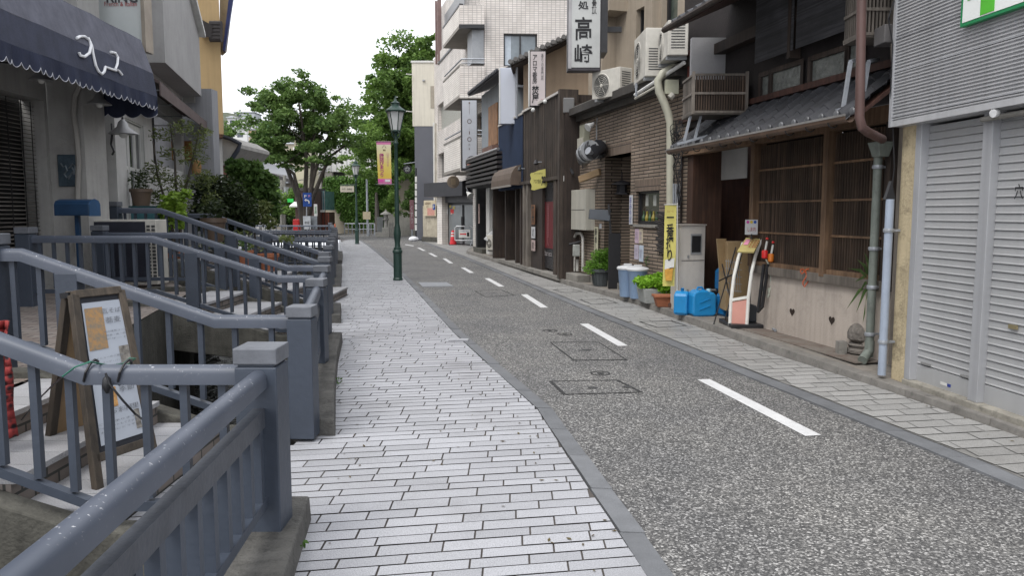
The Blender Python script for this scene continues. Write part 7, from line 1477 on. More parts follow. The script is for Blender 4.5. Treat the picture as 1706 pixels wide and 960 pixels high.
a, b = FCW.hit(706, 334, .1), FCW.hit(726, 360, .1); T = thing('parking_sign', 'cream parking notice board with a blue P square on the concrete wall', 'sign', FCW.p((a[0]+b[0])/2, b[1], .1)); p = MB().fbox(FCW, a[0], b[0], b[1], a[1], .06, .1).build('board', mat('notice_cream', (.50, .43, .30), .6, .1, 6, bump=0), T)
text('お客様専用\nあり', fr(FCW, a[0]+.33, a[1]-.24, .104), .5, .3, mat('brown_ink', (.12, .07, .04), bump=0), p); a2 = (b[0]-.26, a[1]-.5); MB().fbox(FCW, a2[0], a2[0]+.22, a2[1], a2[1]+.3, .1, .104).build('blue_square', mat('sign_blue', (.01, .05, .22), bump=0), p); text('P', fr(FCW, a2[0]+.11, a2[1]+.15, .107), .1, .18, M_white, p); MB().fbox(FCW, a[0]+.3, b[0]-.1, b[1]+.03, b[1]+.42, .1, .103).build('pink_picture', mat('pink_pic', (.5, .25, .2), .5, .3, 20, bump=0), p)
# ================================================================== street lamps
M_lg = mat('lamp_green', (.022, .050, .040), .4, .2, 4, bump=.08, grime=.15)
M_lt = mat('lantern_glass', (.55, .56, .55), .2, .06, 3, bump=0, trans=.0)
def street_lamp(lb, c):
    T = thing('street_lamp', lb, 'street lamp', c, 'green lantern street lamps'); Z = lambda h: (0, 0, h)
    MB().lathe([(.115, 0), (.115, .04), (.10, .06), (.10, .62), (.115, .64), (.115, .68), (.095, .70)], (0, 0, 0), 8, sq=True).build('base', M_lg, T, local=True, bevel=.006)
    MB().lathe([(.095, .70), (.07, .74), (.06, .85), (.078, .98), (.085, 1.08), (.06, 1.24), (.05, 1.30)], (0, 0, 0), 16).build('bulge', M_lg, T, smooth=True, local=True)
    MB().lathe([(.07, .70), (.09, .71), (.09, .75), (.06, .76)], (0, 0, 0), 16).lathe([(.05, 1.0), (.1, 1.03)][:1] + [(.05, 1.06)], (0, 0, 0), 12).build('collar', M_lg, T, smooth=True, local=True)
    MB().lathe([(.052, 1.28), (.046, 2.4), (.038, 3.06), (.055, 3.08), (.055, 3.12), (.038, 3.14), (.036, 3.3), (.06, 3.33), (.03, 3.36)], (0, 0, 0), 14).build('pole', M_lg, T, smooth=True, local=True)
    mb = MB()
    for k in range(4):
        a = math.pi/4+k*math.pi/2; d_ = Vector((math.cos(a), math.sin(a), 0)); mb.tube([d_*.03+Vector(Z(3.2)), d_*.10+Vector(Z(3.26)), d_*.12+Vector(Z(3.34)), d_*.085+Vector(Z(3.38))], .010, 5)
    mb.build('scroll', M_lg, T, local=True)
    L_ = MB().lathe([(.085, 3.39), (.10, 3.40), (.19, 3.80), (.19, 3.81)], (0, 0, 0), 6).build('lantern_frame', M_lt, T, local=True)
    mb = MB()
    for k in range(6):
        a = k*math.pi/3; d_ = Vector((math.cos(a), math.sin(a), 0)); mb.tube([d_*.105+Vector(Z(3.39)), d_*.198+Vector(Z(3.81))], .010, 5)
    mb.build('lantern_bars', M_lg, L_, local=True); MB().lathe([(.09, 3.35), (.115, 3.37), (.115, 3.395), (.08, 3.40)], (0, 0, 0), 6).build('lantern_foot', M_lg, T, local=True)
    MB().lathe([(.225, 3.80), (.235, 3.825), (.22, 3.845), (.14, 3.90), (.10, 3.94), (.10, 3.985), (.115, 4.0), (.07, 4.02), (.035, 4.05), (.03, 4.09), (.012, 4.13), (.004, 4.17)], (0, 0, 0), 12).build('lantern_cap', M_lg, T, smooth=True, local=True)
    return T
c = G(663, 467); l1 = street_lamp('nearer green lantern street lamp on the walk with a pink banner', c)
c2 = G(595, 406.5); dup(l1, c2, .3, 'farther green lantern street lamp at the end of the walk')
y = c.y; T = thing('lamp_banner', 'pink and yellow festival banner hung on the nearer street lamp', 'banner', D(640, 308, y)); n = 12; mb = MB()
X0, X1 = lambda py: D(627+(py-235)*.045, py, y).x, lambda py: D(651+(py-235)*.02, py, y).x
for k in range(n):
    p0, p1 = 235+73*k/n, 235+73*(k+1)/n; mb.quad(Vector((X0(p0), y, D(0, p0, y).z)), Vector((X1(p0), y, D(0, p0, y).z)), Vector((X1(p1), y, D(0, p1, y).z)), Vector((X0(p1), y, D(0, p1, y).z)))
m, t, P, N, L = nodes('banner_print'); g = N.new('ShaderNodeNewGeometry'); sp = N.new('ShaderNodeSeparateXYZ'); L.new(g.outputs['Position'], sp.inputs[0]); mr = N.new('ShaderNodeMapRange'); mr.inputs[1].default_value = D(0, 308, y).z; mr.inputs[2].default_value = D(0, 235, y).z; L.new(sp.outputs[2], mr.inputs[0])
r = ramp(N, [(.0, (.55, .16, .33)), (.14, (.55, .16, .33)), (.145, (.60, .42, .06)), (.45, (.62, .50, .12)), (.92, (.62, .58, .42)), (.925, (.55, .16, .33))]); L.new(mr.outputs[0], r.inputs[0]); L.new(r.outputs[0], P.inputs['Base Color']); P.inputs['Roughness'].default_value = .7
cl_ = mb.build('cloth', m, T, solid=.006); Mmg = mat('magenta_ink', (.35, .03, .18), bump=0)
text('縁結びまつり', xz(636, 275, y-.006), .105, .53, Mmg, cl_, vertical=True, bold=.02); text('はぜつがま', xz(646, 266, y-.006), .055, .3, mat('soft_magenta', (.5, .2, .3), bump=0), cl_, vertical=True); text('八', xz(640, 244, y-.006), .1, .07, mat('brown_ink', (.12, .07, .04)), cl_); text('神', xz(640, 250, y-.006), .06, .05, mat('brown_ink', (.12, .07, .04)), cl_)
MB().box(X0(299), X0(299)+.12, y-.008, y-.004, D(0, 303, y).z, D(0, 299, y).z).build('print_block', mat('pink_block', (.55, .08, .3), bump=0), cl_); MB().box(X0(299)+.16, X1(299)-.03, y-.008, y-.004, D(0, 303, y).z, D(0, 299, y).z).build('print_block', M_white, cl_)
for py in (236, 307): MB().tube([D(626, py, y), D(660, py, y)], .010, 6).build('arm', M_lg, T)
y = c2.y; a, b = D(567, 310, y), D(590, 320, y); T = thing('lamp_signboard', 'small horizontal direction board hung on the farther street lamp', 'sign', b); p = MB().box(a.x, b.x, y-.02, y+.02, b.z, a.z).build('board', mat('dir_board', (.42, .39, .32), .6, bump=0), T); text('ひがし茶屋街', xz(578, 315, y-.024), .5, .1, M_ink, p); MB().tube([D(567, 308, y), D(595, 308, y)], .02, 6).build('arm', M_lg, T)
# ================================================================== trees
L_zel = leafmat('zelkova_leaf', (.03, .075, .018), (.17, .27, .07)); L_back = leafmat('camphor_leaf', (.035, .08, .018), (.20, .32, .07)); L_light = leafmat('light_leaf', (.06, .13, .025), (.23, .36, .08))
def clusters(spec, y, dens, yspread=1.6, sub=9):
    out = []
    for px, py, rx, ry in spec:
        k = y/FPX; c_ = D(px, py, y)
        for _ in range(sub):
            a = random.gauss(0, .5), random.gauss(0, .5), random.gauss(0, .5)
            rr = random.uniform(.28, .5); out.append(((c_.x+a[0]*rx*k, c_.y+a[2]*yspread, c_.z+a[1]*ry*k), (rx*k*rr*1.25, rx*k*rr*1.2, ry*k*rr*1.0), int(dens*rx*ry/400/sub*9)))
    return out
def limbs(T, base, ends, r0, mt=None, r1=.03):
    mb = MB()
    for e in ends:
        pts = [Vector(base)] + [Vector(p) for p in e]; n = len(pts)-1; mb.tube(pts, [r0*(1-i/n)+r1*(i/n) for i in range(n+1)], 8)
    return mb.build('trunk', mt or M_trunk, T, smooth=True)
y = 44.
T = thing('zelkova_tree', 'spreading zelkova tree with forked dark trunks over the canal end', 'tree', D(512, 384, y))
leafcloud('crown', clusters([(460, 160, 34, 20), (500, 150, 36, 20), (435, 178, 22, 16), (480, 190, 40, 26), (525, 180, 30, 24), (555, 205, 28, 20), (455, 215, 36, 22), (500, 225, 38, 22), (575, 190, 18, 12), (450, 250, 30, 16), (485, 255, 34, 16), (540, 245, 30, 18), (570, 225, 20, 14), (545, 268, 20, 8), (520, 140, 22, 10), (478, 170, 30, 20), (445, 235, 26, 16), (530, 205, 36, 26), (470, 270, 26, 12)], y, 105, 2.6) + [((p.x, p.y+random.uniform(-2, 2), p.z), (.5, .5, .4), 45) for p in [D(503+95*math.cos(a)*random.uniform(.75, 1.05), 208+72*math.sin(a)*random.uniform(.7, 1.02), y) for a in [k*.21 for k in range(30)]]], .21, L_zel, T, .55)
b = D(508, 392, y); E = lambda *p: [D(a, b_, y+dy) for a, b_, dy in p]
limbs(T, b, [E((497, 330, 0), (478, 280, 0), (462, 230, .5), (452, 190, 1)), E((508, 330, 0), (511, 270, 0), (505, 220, -.5), (498, 170, -1)), E((513, 335, 0), (525, 285, 0), (540, 240, .5), (560, 205, .5)), E((517, 340, 0), (522, 260, 0), (524, 200, 1), (520, 160, 1)), E((500, 335, 0), (490, 290, 0), (455, 262, 0)), E((521, 330, 0), (548, 262, 0), (578, 240, 0))], .17, r1=.05)
mb = MB()
for k in range(14):
    a = D(random.uniform(470, 550), random.uniform(215, 270), y+random.uniform(-1, 1)); mb.tube([a, a+Vector((random.uniform(-1.2, 1.2), random.uniform(-.6, .6), random.uniform(.5, 1.5)))], [.05, .02], 5)
mb.build('branches', M_trunk, T)
y = 56.
T = thing('camphor_tree', 'tall dense mid green tree mass behind the nearer street lamp', 'tree', D(668, 384, y))
leafcloud('crown', clusters([(690, 95, 26, 28), (665, 130, 34, 30), (700, 150, 34, 34), (648, 175, 30, 24), (680, 200, 42, 30), (640, 215, 34, 24), (700, 240, 34, 36), (655, 255, 40, 24), (690, 285, 36, 26), (705, 110, 18, 24), (640, 145, 18, 12), (715, 170, 24, 60), (670, 240, 50, 30), (715, 80, 14, 14), (680, 160, 40, 26)], y, 210, 3.5, 13) + [((p.x, p.y, p.z), (.9, .9, .7), 90) for p in [D(668+50*math.cos(a)*random.uniform(.8, 1.1), 175+115*math.sin(a)*random.uniform(.8, 1.03), y) for a in [k*.21 for k in range(30)]]], .27, L_back, T, .6)
limbs(T, D(668, 388, y), [E((668, 300, 12), (672, 220, 12), (690, 120, 12)), E((664, 310, 12), (650, 230, 12), (645, 180, 12)), E((672, 300, 12), (700, 230, 12))], .35)
y = 52.
T = thing('maple_tree', 'paler loose tree with drooping branches between the two street lamps', 'tree', D(625, 384, y))
leafcloud('crown', clusters([(615, 215, 26, 18), (600, 240, 28, 16), (628, 250, 34, 18), (590, 262, 24, 12), (615, 280, 34, 14), (640, 285, 26, 14), (596, 198, 16, 10), (605, 285, 20, 10)], y, 120, 2.5), .18, L_light, T, .5)
limbs(T, D(628, 388, y), [E((627, 330, 8), (620, 270, 8), (600, 235, 8)), E((629, 320, 8), (636, 270, 8), (640, 230, 8)), E((627, 300, 8), (650, 275, 8))], .16)
y = 50.
for i, (spec, tx, lb) in enumerate([([(690, 330, 20, 26), (680, 300, 18, 16), (700, 305, 16, 18), (686, 350, 12, 12)], 693, 'dark rounded evergreen with a thin bent trunk by the concrete wall'), ([(655, 330, 16, 26), (650, 345, 12, 14), (660, 310, 14, 14)], 655, 'small bright green tree just behind the nearer lamp post')]):
    T = thing('small_tree', lb, 'tree', D(tx, 388, y)); leafcloud('crown', clusters(spec, y, 260, .9), .12, [L_zel, L_light][i], T, .6); limbs(T, D(tx+4, 390, y), [E((tx+3, 370, 6), (tx-4, 350, 6), (tx-6, 325, 6)), E((tx, 360, 6), (tx+6, 330, 6))], .08)
y = 60.
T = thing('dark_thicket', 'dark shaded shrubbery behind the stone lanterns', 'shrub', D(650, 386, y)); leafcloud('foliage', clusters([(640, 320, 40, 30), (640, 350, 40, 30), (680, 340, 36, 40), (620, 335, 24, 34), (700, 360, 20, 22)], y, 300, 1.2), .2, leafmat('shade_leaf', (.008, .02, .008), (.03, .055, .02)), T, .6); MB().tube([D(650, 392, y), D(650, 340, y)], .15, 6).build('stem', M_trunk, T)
# trees at far left, beyond the broadleaf tree
y = 60.
for spec, tx, lb, lm in [([(380, 225, 12, 20), (388, 250, 16, 14), (378, 262, 12, 10)], 380, 'dark tree against the hillside beside the yellow house', L_zel), ([(470, 330, 26, 14), (490, 320, 22, 16), (455, 318, 14, 12), (500, 345, 20, 14)], 480, 'bright garden tree behind the utility poles', L_light), ([(480, 348, 20, 8), (494, 352, 12, 6)], 484, 'low clipped green pine by the red post', L_light)]:
    T = thing('garden_tree', lb, 'tree', D(tx, 390, y)); leafcloud('crown', clusters(spec, y, 200, 1.5), .2, lm, T, .6); limbs(T, D(tx, 392, y), [E((tx, 350, 16), (tx+3, 310 if tx != 380 else 240, 16)), E((tx, 350, 16), (tx-6, 320 if tx != 380 else 250, 16))], .12)
# ================================================================== ivy wall, white hall, far street
y = 58.
T = thing('ivy_wall', 'beige wall almost covered by a thick green curtain of ivy', 'wall', D(570, 384, y)); a, b = D(541, 300, y), D(640, 392, y); MB().box(a.x, b.x+4, y, y+.4, -.06, a.z).build('wall', mat('beige_wall', (.36, .32, .25), .9, .1, 1, bump=.1, streak=.2), T)
sp_ = []
for px in range(545, 650, 7):
    bot = float(np.interp(px, [545, 560, 575, 585, 650], [330, 345, 368, 382, 384])); py = 300
    while py < bot: sp_.append((D(px, py, y-.15), (.34, .2, .34), 75)); py += 7
leafcloud('ivy', [((p.x, p.y, p.z), r_, n_) for p, r_, n_ in sp_], .16, leafmat('ivy_leaf', (.04, .10, .02), (.18, .33, .07)), T, .8, .6)
y = 72.; T = thing('white_hall', 'white flat-roofed hall with a dark recessed ground floor behind the trees', 'building', D(540, 384, y)); Mwh = mat('hall_white', (.62, .62, .61), .7, .04, .6, bump=0)
a, b = D(488, 245, y), D(592, 286, y); MB().box(a.x, b.x+6, y, y+12, b.z, a.z).build('upper_storey', Mwh, T); MB().box(a.x+.5, b.x+6, y+.8, y+11, 0, b.z).build('lower_wall', mat('hall_dark', (.06, .06, .06), .6), T)
mb = MB(); 
for px in range(500, 600, 9): x = D(px, 0, y).x; mb.box(x, x+.04, y-.03, y, b.z, a.z)
mb.build('panel_joints', M_grey, T)
for px in (494, 521, 540, 575): x = D(px, 0, y).x; MB().box(x-.35, x+.35, y+.1, y+.7, 0, b.z).build('column', mat('hall_column', (.38, .36, .33), .8), T)
y = 66.; T = thing('beige_house', 'pale yellow-beige house wall behind the zelkova trunks', 'building', D(500, 384, y)); a, b = D(490, 232, y), D(507, 320, y); MB().box(a.x, b.x, y, y+5, 0, a.z).build('wall', mat('pale_yellow', (.50, .46, .34), .8, .05, 1, bump=0), T); MB().box(a.x-.3, b.x+.3, y-.3, y+5, a.z, a.z+.25).build('roof', M_grey, T); x = D(498, 0, y).x; MB().box(x-.3, x+.3, y-.02, y+.05, 2, 3.2).build('window', M_glass, T)
y = 54.; T = thing('teal_shopfront', 'teal glazed shopfront with white awning strip beside the ivy', 'building', D(533, 384, y)); a, b = D(527, 318, y), D(541, 350, y); MB().box(a.x, b.x, y, y+3, b.z, a.z).build('glazing', mat('teal_glass', (.10, .20, .22), .2, .3, 4, bump=0), T)
mb = MB(); [mb.box(a.x+k*(b.x-a.x)/4-.02, a.x+k*(b.x-a.x)/4+.02, y-.03, y, b.z, a.z) for k in range(5)]; mb.build('mullions', M_grey, T); MB().box(a.x, b.x, y-.5, y, b.z-.15, b.z).build('canopy', M_white, T); MB().box(a.x, b.x, y, y+3, 0, b.z-.15).build('lower_wall', mat('shop_dark', (.07, .04, .035), .6), T)
mb = MB(); [mb.box(D(px, 0, y).x-.05, D(px, 0, y).x+.05, y-.1, y, 0, b.z-.2) for px in (530, 535, 539)]; mb.build('posts', mat('red_brown', (.2, .06, .04)), T)
y = 52.; T = thing('noodle_shop', 'dark little shop with a pale awning beneath the zelkova', 'building', D(495, 384, y)); a, b = D(491, 318, y), D(524, 344, y); MB().box(a.x, b.x, y, y+3, 0, a.z).build('wall', mat('shop_dark', (.07, .04, .035)), T); MB().hexa([D(482, 345, y-.8), D(505, 345, y-.8), D(505, 338, y), D(490, 338, y)], [v+Vector((0, 0, .08)) for v in (D(482, 345, y-.8), D(505, 345, y-.8), D(505, 338, y), D(490, 338, y))]).build('awning', M_white, T); MB().box(a.x, b.x, y-.1, y+3.2, a.z, a.z+.2).build('roof', mat('dark_tile', (.05, .045, .045)), T)
def board(name, lb, cat, px0, py0, px1, py1, y, mt, txt=None, tmt=None, post=None, vert=False, tf=(.7, .6)):
    a, b = D(px0, py0, y), D(px1, py1, y); T = thing(name, lb, cat, Vector(((a.x+b.x)/2, y, 0 if post else b.z))); p = MB().box(a.x, b.x, y-.03, y, b.z, a.z).build('board', mt, T)
    if txt: text(txt, (Vector(((a.x+b.x)/2, y-.035, (a.z+b.z)/2)), Vector((1, 0, 0)), Vector((0, 0, 1))), (b.x-a.x)*tf[0], (a.z-b.z)*tf[1], tmt or M_ink, p, vertical=vert)
    if post: MB().tube([Vector(((a.x+b.x)/2, y+.04, -.05)), Vector(((a.x+b.x)/2, y+.04, a.z))], .04, 6).build('post', M_galv, T)
    return T, p
Msb = mat('sign_blue', (.01, .05, .22), .5, bump=0)
T, p = board('parking_sign', 'blue sign with a white turn arrow and a P hanging on the zelkova trunk', 'sign', 504.5, 321, 519.5, 344, 43.2, Msb); y = 43.2
text('P', xz(509, 327, y-.035), .12, .16, M_white, p); text('戸', xz(515, 327, y-.035), .12, .14, mat('pink', (.75, .3, .42)), p)
MB().tube([D(509, 333, y-.04), D(513, 334, y-.04), D(515, 336, y-.04), D(515, 339, y-.04)], .035, 5).prism([D(507, 333.5, y-.05), D(510, 330.5, y-.05), D(510, 336, y-.05)], (0, .02, 0)).build('arrow', M_white, p); MB().tube([D(511, 345, y), D(511, 360, y)], .03, 6).build('stem', M_galv, T)
board('vertical_sign', 'white vertical sign with green lettering right of the blue arrow sign', 'sign', 523, 340, 529, 360, 50, M_white, '茶屋', mat('green_ink', (.02, .2, .05), bump=0), vert=True)
board('vertical_sign', 'upper thin white sign on the pole beside the zelkova', 'sign', 519.5, 322, 524, 337, 50, M_white, 'そば', mat('red_ink', (.3, .03, .03)), vert=True)
board('green_sign', 'bright green square sign by the utility poles', 'sign', 479, 331, 489, 337, 58, mat('bright_green', (.03, .5, .08), .5, bump=0))
board('notice_post', 'small white and blue notice over the railing in front of the dark bush', 'sign', 412, 317, 418, 324, 24, mat('notice_white', (.5, .52, .55), .5, bump=0), 'P', M_inkb, post=True)
board('info_panel', 'upright grey-white information panel at the canal end', 'sign', 505, 360, 518, 382, 43, mat('panel_grey', (.36, .38, .40), .5), '案内図', M_ink, post=True, tf=(.6, .2)); board('grey_cabinet', 'dull grey cabinet beside the information panel', 'cabinet', 518, 360, 529, 382, 43.2, mat('cab_grey', (.15, .165, .18), .5), post=True)
c = D(450, 337, 60); T = thing('no_entry_sign', 'round red no entry sign on a pole left of the utility poles', 'sign', Vector((c.x, c.y, 0))); MB().lathe([(.28, 0), (.28, .03)], c, 20, ax=(0, -1, 0)).build('disc', mat('sign_red', (.5, .02, .02), .4, bump=0), T); MB().box(c.x-.2, c.x+.2, c.y-.045, c.y-.035, c.z-.06, c.z+.06).build('bar', M_white, T); MB().tube([Vector((c.x, c.y+.05, 0)), c+Vector((0, .05, .3))], .035, 6).build('post', M_galv, T)
for px, r_, lb, top in ((470, .17, 'thicker utility pole in the far street left of the zelkova', 300), (474, .12, 'thinner utility pole right behind the thicker one', 292), (434, .1, 'bare lamp pole in front of the stepped hillside road', 262)):
    y = 62; T = thing('utility_pole', lb, 'pole', G(px, 384) * 0 + Vector((D(px, 384, y).x, y, 0))); MB().tube([Vector((D(px, 384, y).x, y, 0)), D(px, top, y)], r_, 8).build('pole', M_conc, T); MB().beam(D(px-5, top+12, y), D(px+6, top+12, y), .1, .1).build('crossarm', M_galv, T); MB().lathe([(.2, -.4), (.2, .3)], D(px+3, top+26, y-.3), 8).build('transformer', M_grey, T)
c = D(493, 366, 46); T = thing('red_postbox', 'small red post box at the foot of the far shops', 'post box', Vector((c.x, c.y, 0))); MB().box(c.x-.2, c.x+.2, 46, 46.3, .4, 1.15).build('box', mat('sign_red', (.5, .02, .02)), T, bevel=.05); MB().tube([Vector((c.x, 46.15, 0)), Vector((c.x, 46.15, .5))], .06, 8).build('post', M_black, T)
for px, lb in ((553, 'left of two short orange marker posts by the ivy wall'), (558, 'right of two short orange marker posts by the ivy wall')): c = D(px, 372, 52); tag(MB().lathe([(.06, 0), (.05, .75), (.03, .8)], Vector((c.x, 52, 0)), 8).build('marker_post', mat('orange_post', (.45, .12, .06), .6), smooth=True), lb, 'marker post')
# low railing and posts before the ivy wall
T = thing('low_railing', 'low grey railing along the pavement below the ivy wall', 'railing', D(590, 386, 55)); y = 55.5
x0, x1 = D(566, 0, y).x, D(618, 0, y).x; MB().tube([Vector((x0, y, .75)), Vector((x1, y, .75))], .035, 6).build('rail', M_galv, T); MB().tube([Vector((x0, y, .35)), Vector((x1, y, .35))], .025, 6).build('rail', M_galv, T)
for k in range(9): x = x0+(x1-x0)*k/8; MB().tube([Vector((x, y, 0)), Vector((x, y, .75))], .04, 6).build('post', M_galv, T)
for px, h_, r_, lb in ((605.5, 3.7, .07, 'pale steel pole with notices in front of the ivy wall'), (607.5, .75, .06, 'left short bollard beside the pale steel pole'), (617.5, .75, .06, 'right short bollard, alone before the dark shrubbery')):
    x = D(px, 0, 51).x; T = thing('steel_pole' if h_ > 1 else 'bollard', lb, 'pole' if h_ > 1 else 'bollard', (x, 51, 0)); MB().lathe([(r_, 0), (r_*.9, h_), (r_*.4, h_+.04)], (x, 51, 0), 8).build('post', M_galv, T, smooth=True)
    if h_ > 1: MB().box(x-.28, x+.22, 50.9, 50.94, 1.1, 1.6).build('notice', mat('notice_cream', (.50, .43, .30)), T)
Mgst = mat('garden_stone', (.33, .32, .29), .9, .2, 5, bump=.3, grime=.5)
def slab(name, lb, px, w, h_, y=50.):
    x = D(px, 0, y).x; T = thing(name, lb, 'stone', (x, y, 0)); MB().box(x-w/2-.1, x+w/2+.1, y-.15, y+.25, -.03, .28).build('base', Mgst, T, bevel=.02); MB().box(x-w/2, x+w/2, y-.05, y+.15, .28, h_).build('slab', Mgst if 'pale' in lb else mat('grey_slab', (.16, .17, .17), .7), T, bevel=.02)
slab('stone_monument', 'dark grey upright stone slab beside the bollards', 627, .4, 1.25); slab('stone_monument', 'pale square stone pillar left of the stone lantern', 646, .25, .9)
x = D(637, 0, 49).x; T = thing('stone_lantern', 'pale stone lantern on a pedestal behind the walk end', 'stone lantern', (x, 49, 0)); MB().box(x-.22, x+.22, 48.8, 49.2, -.03, .6).build('pedestal', Mgst, T, bevel=.02); MB().lathe([(.12, .6), (.1, 1.0), (.2, 1.1), (.2, 1.15)], (x, 49, 0), 8).build('column', Mgst, T); MB().lathe([(.14, 1.15), (.14, 1.4), (.36, 1.42), (.30, 1.5), (.08, 1.62), (.03, 1.75)], (x, 49, 0), 6).build('lantern_top', Mgst, T)
y = 52; T = thing('grey_garden_wall', 'grey garden wall behind the nearer lamp post', 'wall', D(670, 384, y)); a, b = D(646, 347, y), D(706, 390, y); MB().box(a.x, b.x, y, y+.3, -.05, a.z-.35).build('wall', mat('garden_wall', (.31, .30, .27), .9, .12, 1.2, bump=.15, grime=.4, streak=.3), T); MB().box(a.x-.05, b.x+.05, y-.05, y+.35, a.z-.35, a.z-.22).build('coping', Mgst, T)
# tall banner, ladder-like sign and round crest at cream building
board('tall_flag', 'dark red tall flag with pale characters beside the slate wall', 'flag', 682.5, 333, 690, 382, 45, mat('flag_maroon', (.16, .08, .09), .8, .2, 5, bump=0), 'くすり', mat('pale_lettering', (.36, .33, .33)), post=True, vert=True)
y = 43; T = thing('ladder_sign', 'white segmented vertical sign strip on the corner of the slate wall', 'sign', D(693, 384, y)); mb = MB()
for k in range(8): py = 294+k*11.5; a, b = D(691.5, py, y), D(694.8, py+9.5, y); MB().box(a.x, b.x, y-.08, y, b.z, a.z).build('panel', M_white, T)
MB().tube([D(693, 280, y), D(693, 396, y)], .05, 6).build('post', M_black, T)
c = D(679, 282, 44); T = thing('round_crest_sign', 'round black wrought crest sign on an arm from the slate wall', 'sign', c); Mbw = mat('crest_white', (.4, .42, .42), bump=0)
MB().lathe([(.22, 0), (.25, .0), (.25, .04), (.22, .04)], c, 20, ax=(0, -1, 0)).build('disc', M_ink, T); 
for k in range(5): a_ = k*math.tau/5+.3; MB().tube([c+Vector((.1*math.cos(a_)+.05*math.cos(t*.8), -.05, .1*math.sin(a_)+.05*math.sin(t*.8))) for t in range(8)], .012, 5).build('motif', Mbw, T)
MB().tube([D(673, 273, 44), D(693, 270, 43.6)], .025, 6).build('arm', M_galv, T)
c = D(704, 392, 41); T = tag(MB().sphere(Vector((D(684, 0, 42).x, 42, .1)), (.28, .2, .16), 10, 6).build('white_bag', mat('white_bag', (.62, .63, .66)), smooth=True), 'white rubbish bag at the kerb by the slate wall', 'bag')
for py, nm in ((123, 'upper'), (185, 'lower')): c = D(677, py, 43); tag(MB().tube([c, D(687, py+1, 43.4)], .03, 6).build('wall_stay', M_white), 'thin white stay on the edge of the cream building, %s of two' % nm, 'stay')
# ================================================================== hillside with houses, far left
xs_, ys_ = np.linspace(-200, 30, 30), np.linspace(95, 330, 20); mb = MB(); nx_ = len(xs_)
def hz(x, y_): 
    t = min(1, max(0, (y_-100)/160)); return -.5 + 34*t*t*(3-2*t)*min(1, max(0, (-x-38)/50)) + 1.2*math.sin(x*.21)*math.cos(y_*.13)*t
for y_ in ys_:
    for x in xs_: mb.v.append(Vector((x, y_, hz(x, y_))))
for j in range(len(ys_)-1):
    for i in range(nx_-1): mb.f.append((j*nx_+i, j*nx_+i+1, (j+1)*nx_+i+1, (j+1)*nx_+i))
struct(mb.build('hillside', mat('hill_green', (.05, .085, .03), .95, .4, .12, c2=(.16, .16, .13), bump=0)))
Mh = [mat('far_white', (.60, .60, .60), .8, .05, .5, bump=0), mat('far_cream', (.52, .46, .35), .8, .05, .5, bump=0), mat('far_tan', (.50, .36, .22), .8, .05, .5, bump=0), mat('far_grey', (.36, .38, .40), .8, .05, .5, bump=0)]
Mrf = [mat('far_roof_grey', (.16, .17, .19), .7, bump=0), mat('far_roof_pale', (.45, .47, .5), .6, bump=0)]
def farhouse(lb, px0, py0, px1, py1, y, w_, rf, gab=True, dpt=7):
    a, b = D(px0, py0, y), D(px1, py1, y); T = thing('hillside_house', lb, 'house', ((a.x+b.x)/2, y, b.z)); MB().box(a.x, b.x, y, y+dpt, b.z-3, a.z).build('wall', w_, T)
    h_ = (b.x-a.x)*.18 if gab else .3; xm_ = (a.x+b.x)/2
    if gab: MB().prism([(a.x-.5, y-.5, a.z), (b.x+.5, y-.5, a.z), (xm_, y-.5, a.z+h_)], (0, dpt+1, 0)).build('roof', rf, T)
    else: MB().box(a.x-.2, b.x+.2, y-.2, y+dpt, a.z, a.z+h_).build('roof', rf, T)
    H_ = a.z-b.z; n = max(1, int((b.x-a.x)/3.2))
    for k in range(n):
        x = a.x+(b.x-a.x)*(k+.5)/n; MB().box(x-.7, x+.7, y-.06, y, b.z+H_*.35, b.z+H_*.7).build('window', mat('far_window', (.08, .09, .11), .2, bump=0), T)
for i, h_ in enumerate([('white block stretched along the hilltop', 390, 188, 424, 198, 250, 3, 0, False), ('pale house at the top left of the hillside', 378, 196, 396, 210, 230, 0, 1, True), ('white house under the hilltop block', 400, 198, 428, 214, 225, 0, 1, True), ('grey house right of the hilltop block', 426, 206, 448, 220, 215, 3, 0, True), ('bright white house in the middle of the hillside', 388, 214, 412, 236, 190, 0, 1, True), ('cream house with tan side below the bright white one', 414, 217, 436, 236, 175, 2, 0, False), ('pinkish flat house above the stepped road', 415, 228, 446, 248, 150, 1, 1, False), ('white house half hidden by the dark tree', 380, 238, 410, 256, 150, 0, 0, True), ('tall white house behind the zelkova left branches', 436, 214, 470, 250, 165, 0, 1, True), ('grey low house under the stepped road', 436, 262, 474, 282, 120, 3, 0, True), ('pale house between zelkova trunks', 470, 240, 492, 280, 110, 1, 1, True)]):
    lb, x0, y0, x1, y1, yy, w_, rf, gab = h_; farhouse(lb, x0, y0, x1, y1, yy, Mh[w_], Mrf[rf], gab)
T = thing('retaining_wall', 'long grey retaining wall and stair rail crossing the hillside', 'wall', D(440, 270, 105)); MB().prism([D(395, 262, 105), D(420, 250, 105), D(500, 282, 105), D(500, 320, 105), D(395, 320, 105)], (0, 3, 0)).build('wall', mat('far_wall', (.36, .37, .39), .8, .06, .4, bump=0), T)
mb = MB(); P0, P1 = D(408, 250, 104.5), D(470, 262, 104.5)
for k in range(18): a = P0.lerp(P1, k/17); mb.tube([a-Vector((0, 0, 1.2)), a], .05, 4)
mb.tube([P0, P1], .06, 4).tube([P0-Vector((0, 0, .6)), P1-Vector((0, 0, .6))], .04, 4); mb.build('railing', M_white, T)
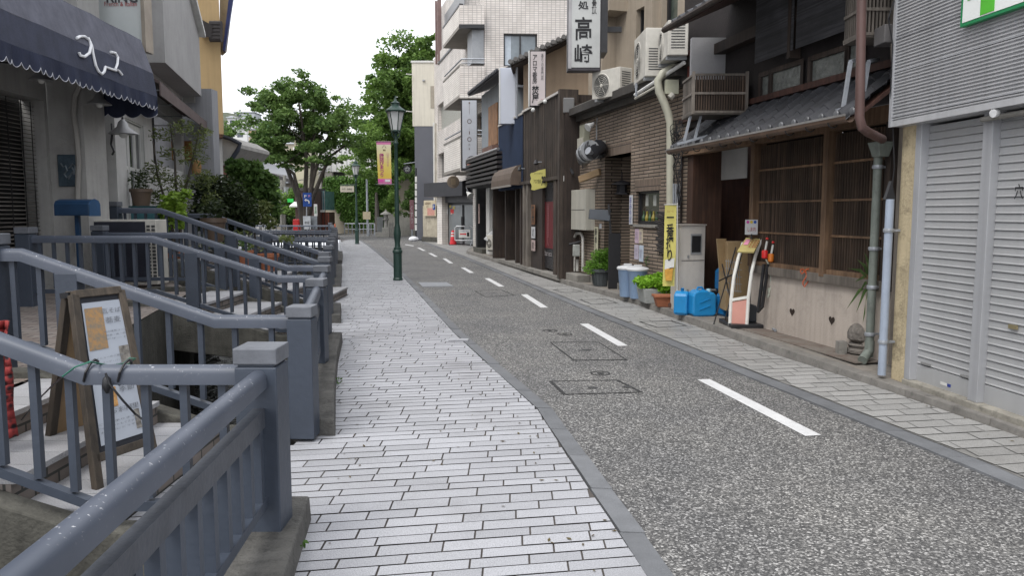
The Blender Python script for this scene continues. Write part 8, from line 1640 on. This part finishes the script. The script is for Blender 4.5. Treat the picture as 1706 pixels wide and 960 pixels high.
T = thing('tiled_roof_house', 'low house with a dark sloping tiled roof at the end of the left terrace', 'house', D(460, 384, 75)); y = 75; MB().prism([D(430, 300, y), D(452, 288, y), D(495, 303, y), D(495, 306, y), D(430, 304, y)], (0, 6, 0)).build('roof', mat('dark_tile', (.05, .045, .045)), T); MB().box(D(433, 0, y).x, D(493, 0, y).x, y+.6, y+5, -.1, D(0, 304, y).z).build('wall', mat('far_wall_b', (.22, .2, .17), .8), T)
# thicket of hillside greenery and hedges closing the left end
for spec, y, lb, nn in [([(398, 300, 30, 26), (430, 315, 40, 22), (455, 345, 50, 26), (500, 362, 36, 16)], 64, 'belt of dark green shrubs closing the end of the canal', L_mid), ([(386, 208, 12, 6), (430, 240, 14, 6), (452, 226, 14, 6), (400, 262, 16, 8)], 160, 'scattered green bushes among the hillside houses', L_zel)]:
    T = thing('hillside_bushes', lb, 'bushes', D(spec[0][0], 384, y)); T2_ = leafcloud('foliage', clusters(spec, y, 260 if y < 100 else 120, 3), .26 if y < 100 else .5, nn, T, .7)
# overhead wires
mb = MB()
for a, b in ((D(470, 305, 62), D(560, 250, 72)), (D(470, 312, 62), D(375, 240, 40)), (D(474, 300, 62), D(560, 262, 72))):
    mb.tube([a.lerp(b, k/10)-Vector((0, 0, .8*math.sin(math.pi*k/10))) for k in range(11)], .018, 4)
tag(mb.build('overhead_wires', M_black), 'thin overhead wires strung from the far utility poles', 'wires')
# fallen leaves and grit along the edges
mb = MB()
for k in range(260):
    d_ = random.uniform(2.2, 16)**1.0; side = random.random()
    x = interp(KI, d_)-abs(random.gauss(0, .5)) if side < .45 else (interp(RB, d_)-abs(random.gauss(0, .12))-.01 if side < .75 else XL(d_)+abs(random.gauss(0, .15))+.02)
    z = .006; a = random.uniform(0, 6.28); l = random.uniform(.008, .022); u_ = Vector((math.cos(a), math.sin(a), random.uniform(-.2, .2)))*l; v_ = Vector((-math.sin(a), math.cos(a), random.uniform(-.2, .2)))*l*.45; c = Vector((x, d_, z))
    mb.quad(c-u_, c-v_, c+u_, c+v_)
struct(mb.build('fallen_leaves', leafmat('dry_leaf', (.07, .045, .02), (.16, .13, .05))), 'stuff')
